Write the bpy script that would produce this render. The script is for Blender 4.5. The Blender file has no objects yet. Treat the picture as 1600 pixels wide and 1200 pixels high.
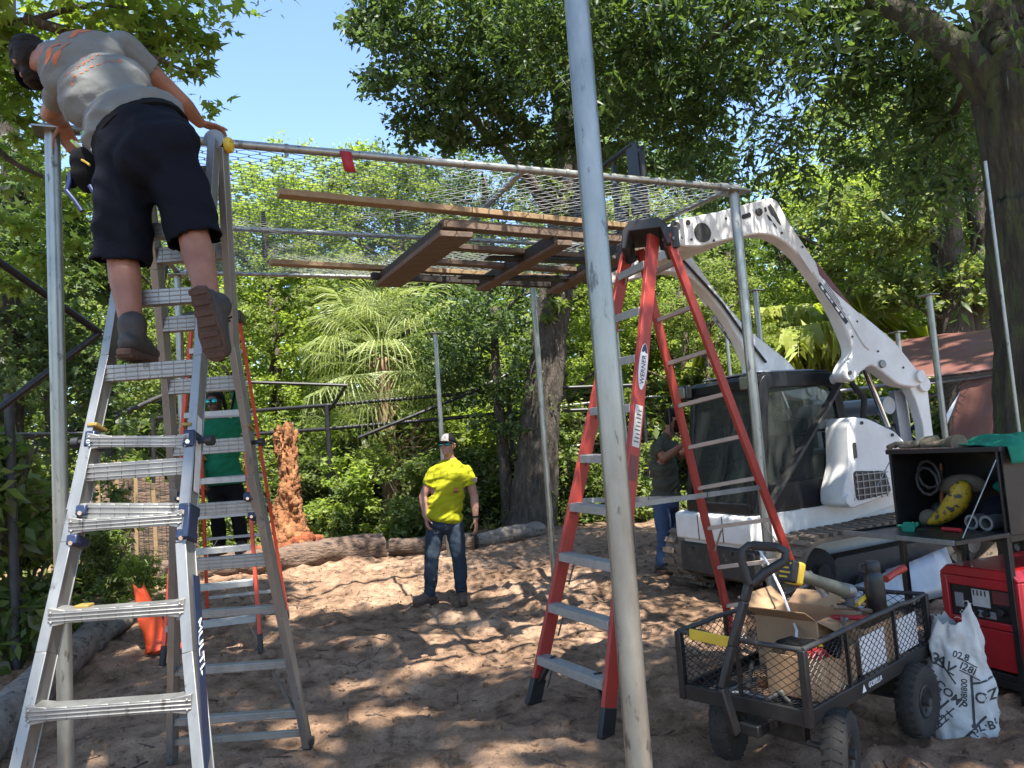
import bpy, bmesh, math, random
import numpy as np
from mathutils import Vector, Matrix, noise as mnoise
R = math.radians
V = Vector
rng = np.random.default_rng(7)
random.seed(7)
scene = bpy.context.scene
col = scene.collection

# ------------------------------------------------------------------ camera, sky, sun, exposure
FPX, CAMH, PITCH, ROLL = 1200.0, 1.6, R(4.75), R(4.1)
_f = V((0, math.cos(PITCH), math.sin(PITCH)))
_u = V((0, -math.sin(PITCH), math.cos(PITCH)))
_r = V((1, 0, 0))
CR = _r * math.cos(ROLL) - _u * math.sin(ROLL)
CU = _r * math.sin(ROLL) + _u * math.cos(ROLL)
CAM = V((0, 0, CAMH))
cd = bpy.data.cameras.new('camera')
cam = bpy.data.objects.new('camera', cd)
col.objects.link(cam)
M3 = Matrix((CR, CU, -_f)).transposed()
cam.matrix_world = Matrix.Translation(CAM) @ M3.to_4x4()
cd.sensor_width = 36
cd.lens = FPX / 1600 * 36
cd.clip_start = 0.05
cd.clip_end = 600
scene.camera = cam

SUN_EL, SUN_AZ = R(66), R(156)
SUNV = V((math.cos(SUN_EL) * math.sin(SUN_AZ), math.cos(SUN_EL) * math.cos(SUN_AZ), math.sin(SUN_EL)))
world = bpy.data.worlds.new('World')
scene.world = world
world.use_nodes = True
wn = world.node_tree
bg = wn.nodes['Background']
sky = wn.nodes.new('ShaderNodeTexSky')
sky.sky_type = 'NISHITA'
sky.sun_disc = False
sky.sun_elevation = SUN_EL
sky.sun_rotation = SUN_AZ
sky.air_density = 1.0
sky.dust_density = 0.4
sky.ozone_density = 3.0
wn.links.new(sky.outputs[0], bg.inputs[0])
bg.inputs[1].default_value = 0.125
sl = bpy.data.lights.new('sun', 'SUN')
sl.energy = 5.0
sl.angle = R(0.55)
sl.color = (1.0, 0.95, 0.86)
so = bpy.data.objects.new('sun', sl)
col.objects.link(so)
so.rotation_euler = SUNV.to_track_quat('Z', 'Y').to_euler()
so.location = (0, -10, 30)
vs = scene.view_settings
vs.view_transform = 'Standard'
vs.look = 'None'
vs.gamma = 1
vs.use_curve_mapping = False
vs.exposure = 1.72
scene.cycles.max_bounces = 6
scene.cycles.diffuse_bounces = 3
scene.cycles.transmission_bounces = 4
scene.cycles.transparent_max_bounces = 6


def ray(x, y):
    return _f + CR * ((x - 800) / FPX) - CU * ((y - 600) / FPX)


def at(x, y, Y):                       # point of the photograph's ray at world depth Y
    d = ray(x, y)
    return CAM + d * (Y / d.y)


def atz(x, y, z):                      # ... at world height z
    d = ray(x, y)
    return CAM + d * ((z - CAMH) / d.z)


# ------------------------------------------------------------------ object helpers
WM = {}


def tag(o, label=None, cat=None, group=None, kind=None):
    if label: o['label'] = label
    if cat: o['category'] = cat
    if group: o['group'] = group
    if kind: o['kind'] = kind
    return o


def thing(name, label, cat, loc=(0, 0, 0), rotz=0.0, group=None):
    o = bpy.data.objects.new(name, None)
    col.objects.link(o)
    o.empty_display_size = 0.1
    o.location = loc
    o.rotation_euler = (0, 0, rotz)
    WM[o.name] = Matrix.Translation(V(loc)) @ Matrix.Rotation(rotz, 4, 'Z')
    return tag(o, label, cat, group)


def link_mesh(name, me, mat=None, parent=None, world=True):
    o = bpy.data.objects.new(name, me)
    col.objects.link(o)
    if mat is not None and not me.materials:
        me.materials.append(mat)
    if parent is not None:
        o.parent = parent
        m = WM.get(parent.name, Matrix())
        if world:
            me.transform(m.inverted())
        WM[o.name] = m
    return o


def dup(o, loc=None, rotz=None, scale=None, label=None, group=None, parent=None):
    c = o.copy()
    col.objects.link(c)
    if parent is not None:
        c.parent = parent
    if loc is not None: c.location = loc
    if rotz is not None: c.rotation_euler = (0, 0, rotz)
    if scale is not None: c.scale = (scale,) * 3 if not hasattr(scale, '__len__') else scale
    if label: c['label'] = label
    if group: c['group'] = group
    for ch in list(o.children):
        dup(ch, parent=c)
    return c


def frame_from(d, up=(0, 0, 1)):
    d = V(d).normalized()
    up = V(up)
    if abs(d.dot(up.normalized())) > 0.98:
        up = V((0, 1, 0)) if abs(d.y) < 0.9 else V((1, 0, 0))
    s = d.cross(up).normalized()
    u = s.cross(d).normalized()
    return s, u, d


class MB:
    def __init__(s):
        s.v = []; s.f = []; s.mi = []; s.cur = 0

    def add(s, vs, fs):
        b = len(s.v)
        s.v += [tuple(p) for p in vs]
        for f in fs:
            s.f.append([i + b for i in f]); s.mi.append(s.cur)
        return s

    def box(s, c, size, m=None):
        c = V(c); hx, hy, hz = size[0] / 2, size[1] / 2, size[2] / 2
        ps = [V((x, y, z)) for z in (-hz, hz) for y in (-hy, hy) for x in (-hx, hx)]
        if m is not None: ps = [m @ p for p in ps]
        return s.add([p + c for p in ps], [(0, 2, 3, 1), (4, 5, 7, 6), (0, 1, 5, 4), (2, 6, 7, 3), (0, 4, 6, 2), (1, 3, 7, 5)])

    def beam(s, p0, p1, w, t, up=(0, 0, 1), w1=None, t1=None):
        p0, p1 = V(p0), V(p1)
        a, u, d = frame_from(p1 - p0, up)
        w1 = w if w1 is None else w1; t1 = t if t1 is None else t1
        ps = []
        for p, ww, tt in ((p0, w, t), (p1, w1, t1)):
            for sy in (-1, 1):
                for sx in (-1, 1):
                    ps.append(p + a * (sx * ww / 2) + u * (sy * tt / 2))
        return s.add(ps, [(0, 2, 3, 1), (4, 5, 7, 6), (0, 1, 5, 4), (2, 6, 7, 3), (0, 4, 6, 2), (1, 3, 7, 5)])

    def tube(s, pts, r, n=8, cap=True):
        pts = [V(p) for p in pts]
        rs = r if hasattr(r, '__len__') else [r] * len(pts)
        b = len(s.v)
        d = (pts[1] - pts[0]).normalized()
        a, u, _ = frame_from(d)
        for i, p in enumerate(pts):
            if i == 0: t = pts[1] - pts[0]
            elif i == len(pts) - 1: t = pts[-1] - pts[-2]
            else: t = (pts[i + 1] - p).normalized() + (p - pts[i - 1]).normalized()
            t = t.normalized() if t.length > 1e-9 else d
            a = (a - t * a.dot(t))
            a = a.normalized() if a.length > 1e-6 else frame_from(t)[0]
            u = t.cross(a)
            for k in range(n):
                th = 2 * math.pi * k / n
                s.v.append(tuple(p + (a * math.cos(th) + u * math.sin(th)) * rs[i]))
        for i in range(len(pts) - 1):
            for k in range(n):
                k2 = (k + 1) % n
                s.f.append([b + i * n + k, b + i * n + k2, b + (i + 1) * n + k2, b + (i + 1) * n + k]); s.mi.append(s.cur)
        if cap:
            s.f.append([b + k for k in range(n)][::-1]); s.mi.append(s.cur)
            e = b + (len(pts) - 1) * n
            s.f.append([e + k for k in range(n)]); s.mi.append(s.cur)
        return s

    def prism(s, poly, o, ex, ey, d0, d1, ez=None):
        o, ex, ey = V(o), V(ex), V(ey)
        ez = ex.cross(ey).normalized() if ez is None else V(ez)
        n = len(poly)
        ps = [o + ex * x + ey * y + ez * d0 for x, y in poly] + [o + ex * x + ey * y + ez * d1 for x, y in poly]
        fs = [tuple(range(n))[::-1], tuple(range(n, 2 * n))] + [(i, (i + 1) % n, n + (i + 1) % n, n + i) for i in range(n)]
        return s.add(ps, fs)

    def lathe(s, prof, o, axis, n=20, closed=False, ang=None):
        o = V(o)
        a, u, d = frame_from(axis)
        m = len(prof)
        ps = []
        for k in range(n):
            th = 2 * math.pi * k / n
            e = a * math.cos(th) + u * math.sin(th)
            for r, h in prof: ps.append(o + e * r + d * h)
        fs = []
        for k in range(n):
            k2 = (k + 1) % n
            for j in range(m if closed else m - 1):
                j2 = (j + 1) % m
                fs.append((k * m + j, k2 * m + j, k2 * m + j2, k * m + j2))
        return s.add(ps, fs)

    def ball(s, c, r, n=12, m=None):
        c = V(c); rr = r if hasattr(r, '__len__') else (r, r, r)
        h = n // 2
        ps = [V((0, 0, -rr[2]))]
        for j in range(1, h):
            ph = -math.pi / 2 + math.pi * j / h
            for k in range(n):
                th = 2 * math.pi * k / n
                ps.append(V((rr[0] * math.cos(ph) * math.cos(th), rr[1] * math.cos(ph) * math.sin(th), rr[2] * math.sin(ph))))
        ps.append(V((0, 0, rr[2])))
        if m is not None: ps = [m @ p for p in ps]
        fs = []
        for k in range(n):
            k2 = (k + 1) % n
            fs.append((0, 1 + k2, 1 + k))
            for j in range(h - 2):
                fs.append((1 + j * n + k, 1 + j * n + k2, 1 + (j + 1) * n + k2, 1 + (j + 1) * n + k))
            fs.append((len(ps) - 1, 1 + (h - 2) * n + k, 1 + (h - 2) * n + k2))
        return s.add([p + c for p in ps], fs)

    def capsule(s, p0, p1, r0, r1, n=12):
        p0, p1 = V(p0), V(p1)
        d = p1 - p0
        if d.length < 1e-6: return s.ball(p0, max(r0, r1), n)
        dn = d.normalized()
        pts, rs = [], []
        for k in range(4):
            t = math.pi / 2 * (1 - k / 4)
            pts.append(p0 - dn * r0 * math.sin(t)); rs.append(max(1e-4, r0 * math.cos(t)))
        pts.append(p0); rs.append(r0); pts.append(p1); rs.append(r1)
        for k in range(1, 5):
            t = math.pi / 2 * k / 4
            pts.append(p1 + dn * r1 * math.sin(t)); rs.append(max(1e-4, r1 * math.cos(t)))
        return s.tube(pts, rs, n)

    def mesh(s, name, mats=None):
        me = bpy.data.meshes.new(name)
        me.from_pydata([tuple(p) for p in s.v], [], s.f)
        if mats is not None:
            for m in (mats if isinstance(mats, (list, tuple)) else [mats]): me.materials.append(m)
            if isinstance(mats, (list, tuple)) and len(mats) > 1:
                me.polygons.foreach_set('material_index', s.mi)
        me.update()
        return me

    def build(s, name, mats, parent=None, bevel=0, smooth=35, world=True, seg=2):
        me = s.mesh(name, mats)
        o = link_mesh(name, me, None, parent, world)
        if bevel:
            b = o.modifiers.new('bevel', 'BEVEL')
            b.width = bevel; b.segments = seg; b.limit_method = 'ANGLE'; b.angle_limit = R(35)
        if smooth:
            me.polygons.foreach_set('use_smooth', [True] * len(me.polygons))
            me.set_sharp_from_angle(angle=R(smooth))
        return o


def one(fn, *a, **k):
    return getattr(MB(), fn)(*a, **k)


# ------------------------------------------------------------------ materials
def newmat(name):
    m = bpy.data.materials.new(name)
    m.use_nodes = True
    return m, m.node_tree, m.node_tree.nodes['Principled BSDF']


def N(nt, t, **kw):
    n = nt.nodes.new(t)
    for k, v in kw.items():
        if hasattr(n, k): setattr(n, k, v)
        else: n.inputs[k.replace('_', ' ')].default_value = v
    return n


def ramp(nt, fac, stops):
    r = nt.nodes.new('ShaderNodeValToRGB')
    els = r.color_ramp.elements
    while len(els) < len(stops): els.new(0.5)
    for e, (p, c) in zip(els, stops):
        e.position = p; e.color = (*c, 1) if len(c) == 3 else c
    nt.links.new(fac, r.inputs[0])
    return r.outputs[0]


def pm(name, c1, c2=None, scale=6, rough=0.6, metal=0.0, bump=0.0, bscale=60, c3=None, c3scale=25, c3amt=0.62, spec=0.5, stretch=None, rvar=0.12, coat=0.0, dist=0.0):
    """principled material: noise mix of two base colours, optional spots of a third (dirt, scratches), fine bump"""
    m, nt, p = newmat(name)
    tc = N(nt, 'ShaderNodeTexCoord')
    src = tc.outputs['Object']
    if stretch:
        mp = N(nt, 'ShaderNodeMapping')
        mp.inputs['Scale'].default_value = stretch
        nt.links.new(src, mp.inputs[0]); src = mp.outputs[0]
    n = N(nt, 'ShaderNodeTexNoise', Scale=scale, Detail=7, Roughness=0.62, Distortion=dist)
    nt.links.new(src, n.inputs['Vector'])
    c2 = c2 or tuple(x * 0.8 for x in c1)
    c = ramp(nt, n.outputs[0], [(0.32, c1), (0.68, c2)])
    if c3:
        n2 = N(nt, 'ShaderNodeTexNoise', Scale=c3scale, Detail=5, Roughness=0.65)
        nt.links.new(src, n2.inputs['Vector'])
        f = ramp(nt, n2.outputs[0], [(c3amt, (0, 0, 0)), (c3amt + 0.06, (1, 1, 1))])
        mx = N(nt, 'ShaderNodeMix', data_type='RGBA')
        nt.links.new(f, mx.inputs[0]); nt.links.new(c, mx.inputs[6]); mx.inputs[7].default_value = (*c3, 1)
        c = mx.outputs[2]
    nt.links.new(c, p.inputs['Base Color'])
    mr = N(nt, 'ShaderNodeMapRange')
    mr.inputs['To Min'].default_value = max(0.03, rough - rvar); mr.inputs['To Max'].default_value = min(1, rough + rvar)
    nt.links.new(n.outputs[0], mr.inputs[0]); nt.links.new(mr.outputs[0], p.inputs['Roughness'])
    p.inputs['Metallic'].default_value = metal
    p.inputs['Specular IOR Level'].default_value = spec
    p.inputs['Coat Weight'].default_value = coat
    if bump:
        nb = N(nt, 'ShaderNodeTexNoise', Scale=bscale, Detail=6, Roughness=0.6)
        nt.links.new(src, nb.inputs['Vector'])
        b = N(nt, 'ShaderNodeBump', Strength=min(1, bump), Distance=0.06 if bump > .8 else 0.02)
        nt.links.new(nb.outputs[0], b.inputs['Height']); nt.links.new(b.outputs[0], p.inputs['Normal'])
    return m


def leafmat(name, cols, trans=0.4, tint=(1.38, 1.4, 0.68), rough=0.45):
    m, nt, p = newmat(name)
    g = N(nt, 'ShaderNodeNewGeometry')
    stops = [(i / max(1, len(cols) - 1), c) for i, c in enumerate(cols)]
    c = ramp(nt, g.outputs['Random Per Island'], stops)
    nt.links.new(c, p.inputs['Base Color'])
    p.inputs['Roughness'].default_value = rough
    p.inputs['Specular IOR Level'].default_value = 0.4
    t = N(nt, 'ShaderNodeBsdfTranslucent')
    mx = N(nt, 'ShaderNodeMix', data_type='RGBA', blend_type='MULTIPLY')
    mx.inputs[0].default_value = 1
    nt.links.new(c, mx.inputs[6]); mx.inputs[7].default_value = (*tint, 1)
    nt.links.new(mx.outputs[2], t.inputs[0])
    ms = N(nt, 'ShaderNodeMixShader')
    ms.inputs[0].default_value = trans
    nt.links.new(p.outputs[0], ms.inputs[1]); nt.links.new(t.outputs[0], ms.inputs[2])
    nt.links.new(ms.outputs[0], nt.nodes['Material Output'].inputs[0])
    return m


M = {}
M['galv'] = pm('galvanised steel', (0.235, 0.24, 0.22), (0.345, 0.35, 0.32), 14, 0.38, 0.8, 0.02, 40, c3=(0.13, 0.125, 0.115), c3scale=22, c3amt=0.6, stretch=(1, 1, .35))
M['galv_dull'] = pm('dull galvanised steel', (0.18, 0.185, 0.185), (0.27, 0.275, 0.27), 20, 0.5, 0.7, 0.03, 60)
M['wire'] = pm('galvanised wire', (0.13, 0.135, 0.135), (0.19, 0.195, 0.19), 30, 0.55, 0.4)
M['alu'] = pm('worn aluminium', (0.225, 0.22, 0.208), (0.32, 0.315, 0.298), 9, 0.45, 0.7, 0.03, 70, c3=(0.13, 0.12, 0.11), c3scale=22, c3amt=0.63, stretch=(1, 1, .3))
M['alu_step'] = pm('grey aluminium step', (0.30, 0.30, 0.29), (0.40, 0.39, 0.37), 20, 0.5, 0.55, 0.05, 90, c3=(0.28, 0.24, 0.2), c3scale=30, c3amt=0.62)
M['red_fibre'] = pm('red fibreglass', (0.36, 0.04, 0.025), (0.29, 0.033, 0.022), 5, 0.5, 0, 0.02, 120, c3=(0.30, 0.10, 0.07), c3scale=18, c3amt=0.66)
M['orange_fibre'] = pm('orange red fibreglass', (0.62, 0.07, 0.03), (0.52, 0.06, 0.03), 5, 0.5, 0, 0.02, 120, c3=(0.35, 0.12, 0.08), c3scale=18, c3amt=0.68)
M['blackplastic'] = pm('black plastic', (0.010, 0.010, 0.011), (0.018, 0.018, 0.019), 12, 0.5, 0, 0.03, 90)
M['blackpaint'] = pm('black painted steel', (0.008, 0.008, 0.009), (0.018, 0.0175, 0.017), 14, 0.42, 0.1, 0.03, 80, c3=(0.07, 0.05, 0.04), c3scale=24, c3amt=0.7)
M['navy'] = pm('navy plastic', (0.010, 0.018, 0.045), (0.014, 0.024, 0.06), 12, 0.4)
M['yellow'] = pm('yellow plastic', (0.62, 0.42, 0.03), (0.52, 0.34, 0.03), 12, 0.5, 0, 0.02, c3=(0.2, 0.14, 0.04), c3scale=25, c3amt=0.68)
M['rubber'] = pm('dusty rubber', (0.010, 0.0095, 0.009), (0.03, 0.026, 0.022), 9, 0.85, 0, 0.15, 60, c3=(0.09, 0.065, 0.05), c3scale=12, c3amt=0.66)
M['trackrubber'] = pm('dirt covered track rubber', (0.13, 0.10, 0.075), (0.22, 0.165, 0.12), 7, 0.9, 0, 0.3, 40, c3=(0.05, 0.043, 0.04), c3scale=10, c3amt=0.6)
M['white'] = pm('scuffed white paint', (0.74, 0.735, 0.715), (0.62, 0.60, 0.565), 4, 0.42, 0, 0.02, 60, c3=(0.13, 0.10, 0.08), c3scale=17, c3amt=0.72, coat=0.15)
M['greyframe'] = pm('dusty dark grey steel', (0.025, 0.025, 0.026), (0.05, 0.047, 0.043), 8, 0.6, 0.2, 0.05, 60, c3=(0.13, 0.095, 0.07), c3scale=16, c3amt=0.62)
M['cabblack'] = pm('faded black cab paint', (0.009, 0.0095, 0.011), (0.016, 0.0165, 0.018), 5, 0.38, 0, 0.02, 50, c3=(0.05, 0.045, 0.04), c3scale=20, c3amt=0.68, spec=0.25)
M['chrome'] = pm('chrome rod', (0.6, 0.6, 0.6), (0.7, 0.7, 0.7), 6, 0.15, 1.0)
M['pine'] = pm('sawn pine', (0.30, 0.20, 0.105), (0.22, 0.14, 0.07), 3, 0.7, 0, 0.12, 30, c3=(0.15, 0.08, 0.04), c3scale=8, c3amt=0.68, stretch=(1, 9, 9), dist=.6)
M['oldwood'] = pm('weathered brown lumber', (0.165, 0.11, 0.072), (0.095, 0.063, 0.045), 3, 0.75, 0, 0.15, 30, c3=(0.04, 0.03, 0.025), c3scale=6, c3amt=0.62, stretch=(1, 9, 9), dist=.6)
M['darkwood'] = pm('dark stained lumber', (0.02, 0.016, 0.014), (0.04, 0.029, 0.023), 4, 0.7, 0, 0.12, 30, stretch=(1, 9, 9))
M['bark'] = pm('grey brown bark', (0.11, 0.085, 0.063), (0.035, 0.028, 0.022), 5, 0.9, 0, 0.9, 14, c3=(0.15, 0.135, 0.105), c3scale=9, c3amt=0.6, stretch=(3.2, 3.2, 0.7))
M['bark_moss'] = pm('mossy bark', (0.085, 0.07, 0.045), (0.03, 0.026, 0.018), 5, 0.9, 0, 0.9, 16, c3=(0.075, 0.085, 0.03), c3scale=4, c3amt=0.52, stretch=(3, 3, 0.6))
M['logwood'] = pm('weathered log', (0.20, 0.13, 0.09), (0.085, 0.058, 0.042), 5, 0.9, 0, 0.9, 9, c3=(0.035, 0.027, 0.022), c3scale=6, c3amt=0.56, stretch=(.7, 3, 4))
M['greylog'] = pm('grey weathered timber', (0.23, 0.19, 0.155), (0.10, 0.082, 0.068), 4, 0.85, 0, 0.5, 18, c3=(0.035, 0.03, 0.027), c3scale=6, c3amt=0.56, stretch=(1.2, 1.8, 4))
M['rotwood'] = pm('rotten orange stump wood', (0.36, 0.165, 0.065), (0.22, 0.08, 0.028), 5, 0.9, 0, 0.9, 22, c3=(0.13, 0.05, 0.025), c3scale=14, c3amt=0.6)
M['rotred'] = pm('crumbled red wood', (0.36, 0.10, 0.035), (0.24, 0.065, 0.025), 9, 0.95, 0, 1.0, 30, c3=(0.11, 0.03, 0.015), c3scale=22, c3amt=0.6)
M['tarp'] = pm('brown tarpaulin', (0.15, 0.062, 0.045), (0.12, 0.048, 0.036), 3, 0.45, 0, 0.25, 6, rvar=.08)
M['redpaint'] = pm('red painted sheet', (0.42, 0.012, 0.018), (0.34, 0.012, 0.016), 5, 0.38, 0, 0.02, 60, c3=(0.16, 0.07, 0.05), c3scale=14, c3amt=0.68, coat=0.2)
M['orangecloth'] = pm('orange plastic sheet', (0.75, 0.085, 0.012), (0.62, 0.06, 0.01), 6, 0.5, 0, 0.3, 14)
M['green_cloth'] = pm('teal green cloth', (0.02, 0.19, 0.12), (0.015, 0.14, 0.09), 9, 0.8, 0, 0.3, 30, spec=0.12)
M['bag'] = pm('white woven sack', (0.46, 0.47, 0.46), (0.37, 0.375, 0.36), 6, 0.6, 0, 0.5, 11, c3=(0.40, 0.35, 0.30), c3scale=6, c3amt=0.66)
M['ink'] = pm('black ink', (0.025, 0.025, 0.027), (0.045, 0.045, 0.045), 20, 0.7)
M['card'] = pm('brown cardboard', (0.36, 0.22, 0.115), (0.30, 0.18, 0.095), 6, 0.8, 0, 0.05, 40)
M['skin'] = pm('tanned skin', (0.28, 0.125, 0.075), (0.21, 0.088, 0.055), 9, 0.5, 0, 0.05, 80, spec=.4)
M['skin_pale'] = pm('fair skin', (0.38, 0.20, 0.145), (0.30, 0.14, 0.10), 9, 0.5, 0, 0.05, 80, spec=.4)
M['skin_dark'] = pm('dark skin', (0.10, 0.05, 0.033), (0.075, 0.038, 0.026), 9, 0.45, 0, 0.05, 80)
M['tee_grey'] = pm('grey cotton', (0.165, 0.168, 0.16), (0.135, 0.138, 0.13), 5, 0.85, 0, 0.5, 9, spec=0.12)
M['tee_yellow'] = pm('safety yellow cotton', (0.34, 0.335, 0.014), (0.28, 0.275, 0.012), 5, 0.8, 0, 0.5, 10, spec=0.12)
M['tee_green'] = pm('green cotton', (0.012, 0.15, 0.075), (0.01, 0.11, 0.055), 5, 0.85, 0, 0.5, 10, spec=0.12)
M['tee_olive'] = pm('olive cotton', (0.085, 0.083, 0.06), (0.065, 0.063, 0.046), 5, 0.85, 0, 0.5, 10, spec=0.12)
M['navycloth'] = pm('dark navy cloth', (0.0045, 0.005, 0.009), (0.007, 0.008, 0.013), 6, 0.85, 0, 0.5, 8, spec=0.12)
M['denim'] = pm('faded denim', (0.04, 0.055, 0.075), (0.02, 0.029, 0.042), 5, 0.85, 0, 0.4, 14, c3=(0.18, 0.18, 0.17), c3scale=6, c3amt=0.62, spec=0.12)
M['denim_blue'] = pm('blue denim', (0.07, 0.11, 0.20), (0.045, 0.07, 0.13), 5, 0.85, 0, 0.4, 14, spec=0.12)
M['blackcloth'] = pm('black cloth', (0.006, 0.006, 0.0065), (0.010, 0.010, 0.0105), 6, 0.9, 0, 0.3, 20, spec=0.12)
M['boot'] = pm('dark scuffed leather', (0.022, 0.018, 0.016), (0.045, 0.037, 0.032), 14, 0.65, 0, 0.2, 50, c3=(0.10, 0.075, 0.06), c3scale=20, c3amt=0.64)
M['bootbrown'] = pm('brown scuffed leather', (0.10, 0.062, 0.04), (0.065, 0.042, 0.03), 14, 0.7, 0, 0.2, 50)
M['sole'] = pm('dirty brown sole', (0.075, 0.038, 0.025), (0.05, 0.027, 0.018), 14, 0.8, 0, 0.3, 40)
M['hair'] = pm('dark hair', (0.012, 0.009, 0.007), (0.02, 0.014, 0.01), 30, 0.6, 0, 0.6, 90, spec=0.12)
M['capgrey'] = pm('pale grey cap cloth', (0.24, 0.23, 0.22), (0.19, 0.18, 0.175), 12, 0.85, 0, 0.2, 60)
M['ochre'] = pm('dull ochre band', (0.24, 0.16, 0.03), (0.18, 0.12, 0.025), 12, 0.6)
M['lens'] = pm('mirrored blue green lens', (0.02, 0.22, 0.32), (0.03, 0.35, 0.25), 20, 0.12, 0.8)
M['redtape'] = pm('red cloth strip', (0.36, 0.011, 0.016), (0.28, 0.010, 0.013), 9, 0.6)
M['green'] = pm('green plastic', (0.02, 0.26, 0.09), None, 9, 0.4)
M['lime'] = pm('lime plastic', (0.35, 0.5, 0.06), None, 9, 0.4)
M['bluepl'] = pm('blue rubber grip', (0.008, 0.02, 0.10), None, 9, 0.5)
M['orangeprint'] = pm('worn orange print', (0.44, 0.105, 0.035), (0.34, 0.12, 0.06), 40, 0.8)
M['khaki'] = pm('grey green tool body', (0.16, 0.16, 0.12), (0.10, 0.10, 0.08), 12, 0.6, 0.2, 0.1, 60)
M['paper'] = pm('worn paper label', (0.58, 0.55, 0.50), (0.46, 0.43, 0.39), 16, 0.7, c3=(0.25, 0.2, 0.17), c3scale=18, c3amt=0.62)
M['whiteplain'] = pm('white print', (0.75, 0.75, 0.74), None, 9, 0.5)
M['decalred'] = pm('dark red decal', (0.16, 0.03, 0.028), (0.12, 0.03, 0.028), 9, 0.5)
M['greysheet'] = pm('grey sheet steel', (0.33, 0.34, 0.36), (0.25, 0.26, 0.28), 4, 0.45, 0.4, 0.05, 30, c3=(0.15, 0.12, 0.1), c3scale=9, c3amt=0.66)
M['yellowbag'] = pm('yellow woven bag', (0.38, 0.26, 0.008), (0.28, 0.18, 0.008), 6, 0.6, 0, 0.4, 20, c3=(0.03, 0.028, 0.02), c3scale=26, c3amt=0.52)
M['glove'] = pm('muddy work glove', (0.13, 0.115, 0.075), (0.085, 0.07, 0.05), 12, 0.85, 0, 0.3, 30, c3=(0.22, 0.10, 0.08), c3scale=12, c3amt=0.62)
m, nt, p = newmat('dark tinted glass')
p.inputs['Base Color'].default_value = (0.26, 0.29, 0.27, 1); p.inputs['Roughness'].default_value = 0.03
p.inputs['Transmission Weight'].default_value = 0.9; p.inputs['Specular IOR Level'].default_value = 0.2; p.inputs['IOR'].default_value = 1.12
nz = N(nt, 'ShaderNodeTexNoise', Scale=3, Detail=5); mr = N(nt, 'ShaderNodeMapRange')
mr.inputs['To Min'].default_value = 0.02; mr.inputs['To Max'].default_value = 0.04
nt.links.new(nz.outputs[0], mr.inputs[0]); nt.links.new(mr.outputs[0], p.inputs['Roughness'])
M['glass'] = m

M['leaf_oak'] = leafmat('oak leaves', [(0.051, 0.085, 0.034), (0.076, 0.122, 0.043), (0.107, 0.16, 0.056), (0.092, 0.132, 0.078)], 0.5)
M['leaf_bright'] = leafmat('bright young leaves', [(0.173, 0.244, 0.054), (0.224, 0.301, 0.07), (0.286, 0.348, 0.085), (0.194, 0.254, 0.078)], 0.58)
M['leaf_star'] = leafmat('lobed leaves', [(0.122, 0.188, 0.046), (0.184, 0.263, 0.053), (0.245, 0.31, 0.07)], 0.55)
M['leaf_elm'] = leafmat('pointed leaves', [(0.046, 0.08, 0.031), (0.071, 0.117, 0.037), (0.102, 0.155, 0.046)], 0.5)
M['leaf_mid'] = leafmat('mid green leaves', [(0.112, 0.164, 0.054), (0.153, 0.211, 0.065), (0.204, 0.254, 0.085), (0.235, 0.254, 0.109)], 0.56)
M['leaf_under'] = leafmat('undergrowth leaves', [(0.071, 0.113, 0.034), (0.122, 0.179, 0.046), (0.173, 0.226, 0.062), (0.173, 0.16, 0.093)], 0.52)
M['palm'] = leafmat('palm blades', [(0.2, 0.26, 0.09), (0.27, 0.32, 0.125), (0.33, 0.36, 0.16)], 0.45)
M['palmyellow'] = leafmat('yellow green palm leaflets', [(0.3, 0.37, 0.06), (0.36, 0.41, 0.08), (0.38, 0.4, 0.1)], 0.55)
M['drypalm'] = pm('dry palm stalk', (0.26, 0.17, 0.09), (0.17, 0.11, 0.06), 9, 0.85, 0, 0.3, 30)
M['moss'] = leafmat('hanging moss', [(0.13, 0.14, 0.10), (0.18, 0.19, 0.14)], 0.3, (1, 1, .9))
M['litter'] = leafmat('dry leaf litter', [(0.16, 0.09, 0.05), (0.10, 0.06, 0.035), (0.22, 0.14, 0.08), (0.07, 0.045, 0.03)], 0.1, (1, 1, 1), .8)
# ------------------------------------------------------------------ noise and ground
def vnoise(x, y, s, seed=0):
    x = x / s; y = y / s
    xi = np.floor(x).astype(np.int64); yi = np.floor(y).astype(np.int64)
    fx = x - xi; fy = y - yi
    fx = fx * fx * (3 - 2 * fx); fy = fy * fy * (3 - 2 * fy)
    def hsh(a, b):
        h = (a * 374761393 + b * 668265263 + seed * 974711) & 0x7fffffff
        h = ((h ^ (h >> 13)) * 1274126177) & 0x7fffffff
        return ((h ^ (h >> 16)) & 0xffff) / 65535.0
    a = hsh(xi, yi); b = hsh(xi + 1, yi); c = hsh(xi, yi + 1); d = hsh(xi + 1, yi + 1)
    return (a * (1 - fx) + b * fx) * (1 - fy) + (c * (1 - fx) + d * fx) * fy - 0.5


def smooth01(t):
    t = np.clip(t, 0, 1)
    return t * t * (3 - 2 * t)


def gbase(x, y):
    x = np.asarray(x, float); y = np.asarray(y, float)
    return 0.12 * smooth01((y - 7) / 3.5) + 0.25 * smooth01((y - 14) / 10)


_fr = random.Random(21)
FEET = []
for k in range(16):                      # walked lines of boot prints over the loose dirt
    fx_, fy_, fa = _fr.uniform(-3.5, 3), _fr.uniform(3, 10), _fr.uniform(0, 6.28)
    for j in range(7):
        fa += _fr.uniform(-.2, .2); fx_ += math.cos(fa) * .38; fy_ += math.sin(fa) * .38; s_ = .1 if j % 2 else -.1
        FEET.append((fx_ - math.sin(fa) * s_, fy_ + math.cos(fa) * s_, math.cos(fa), math.sin(fa)))


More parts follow.
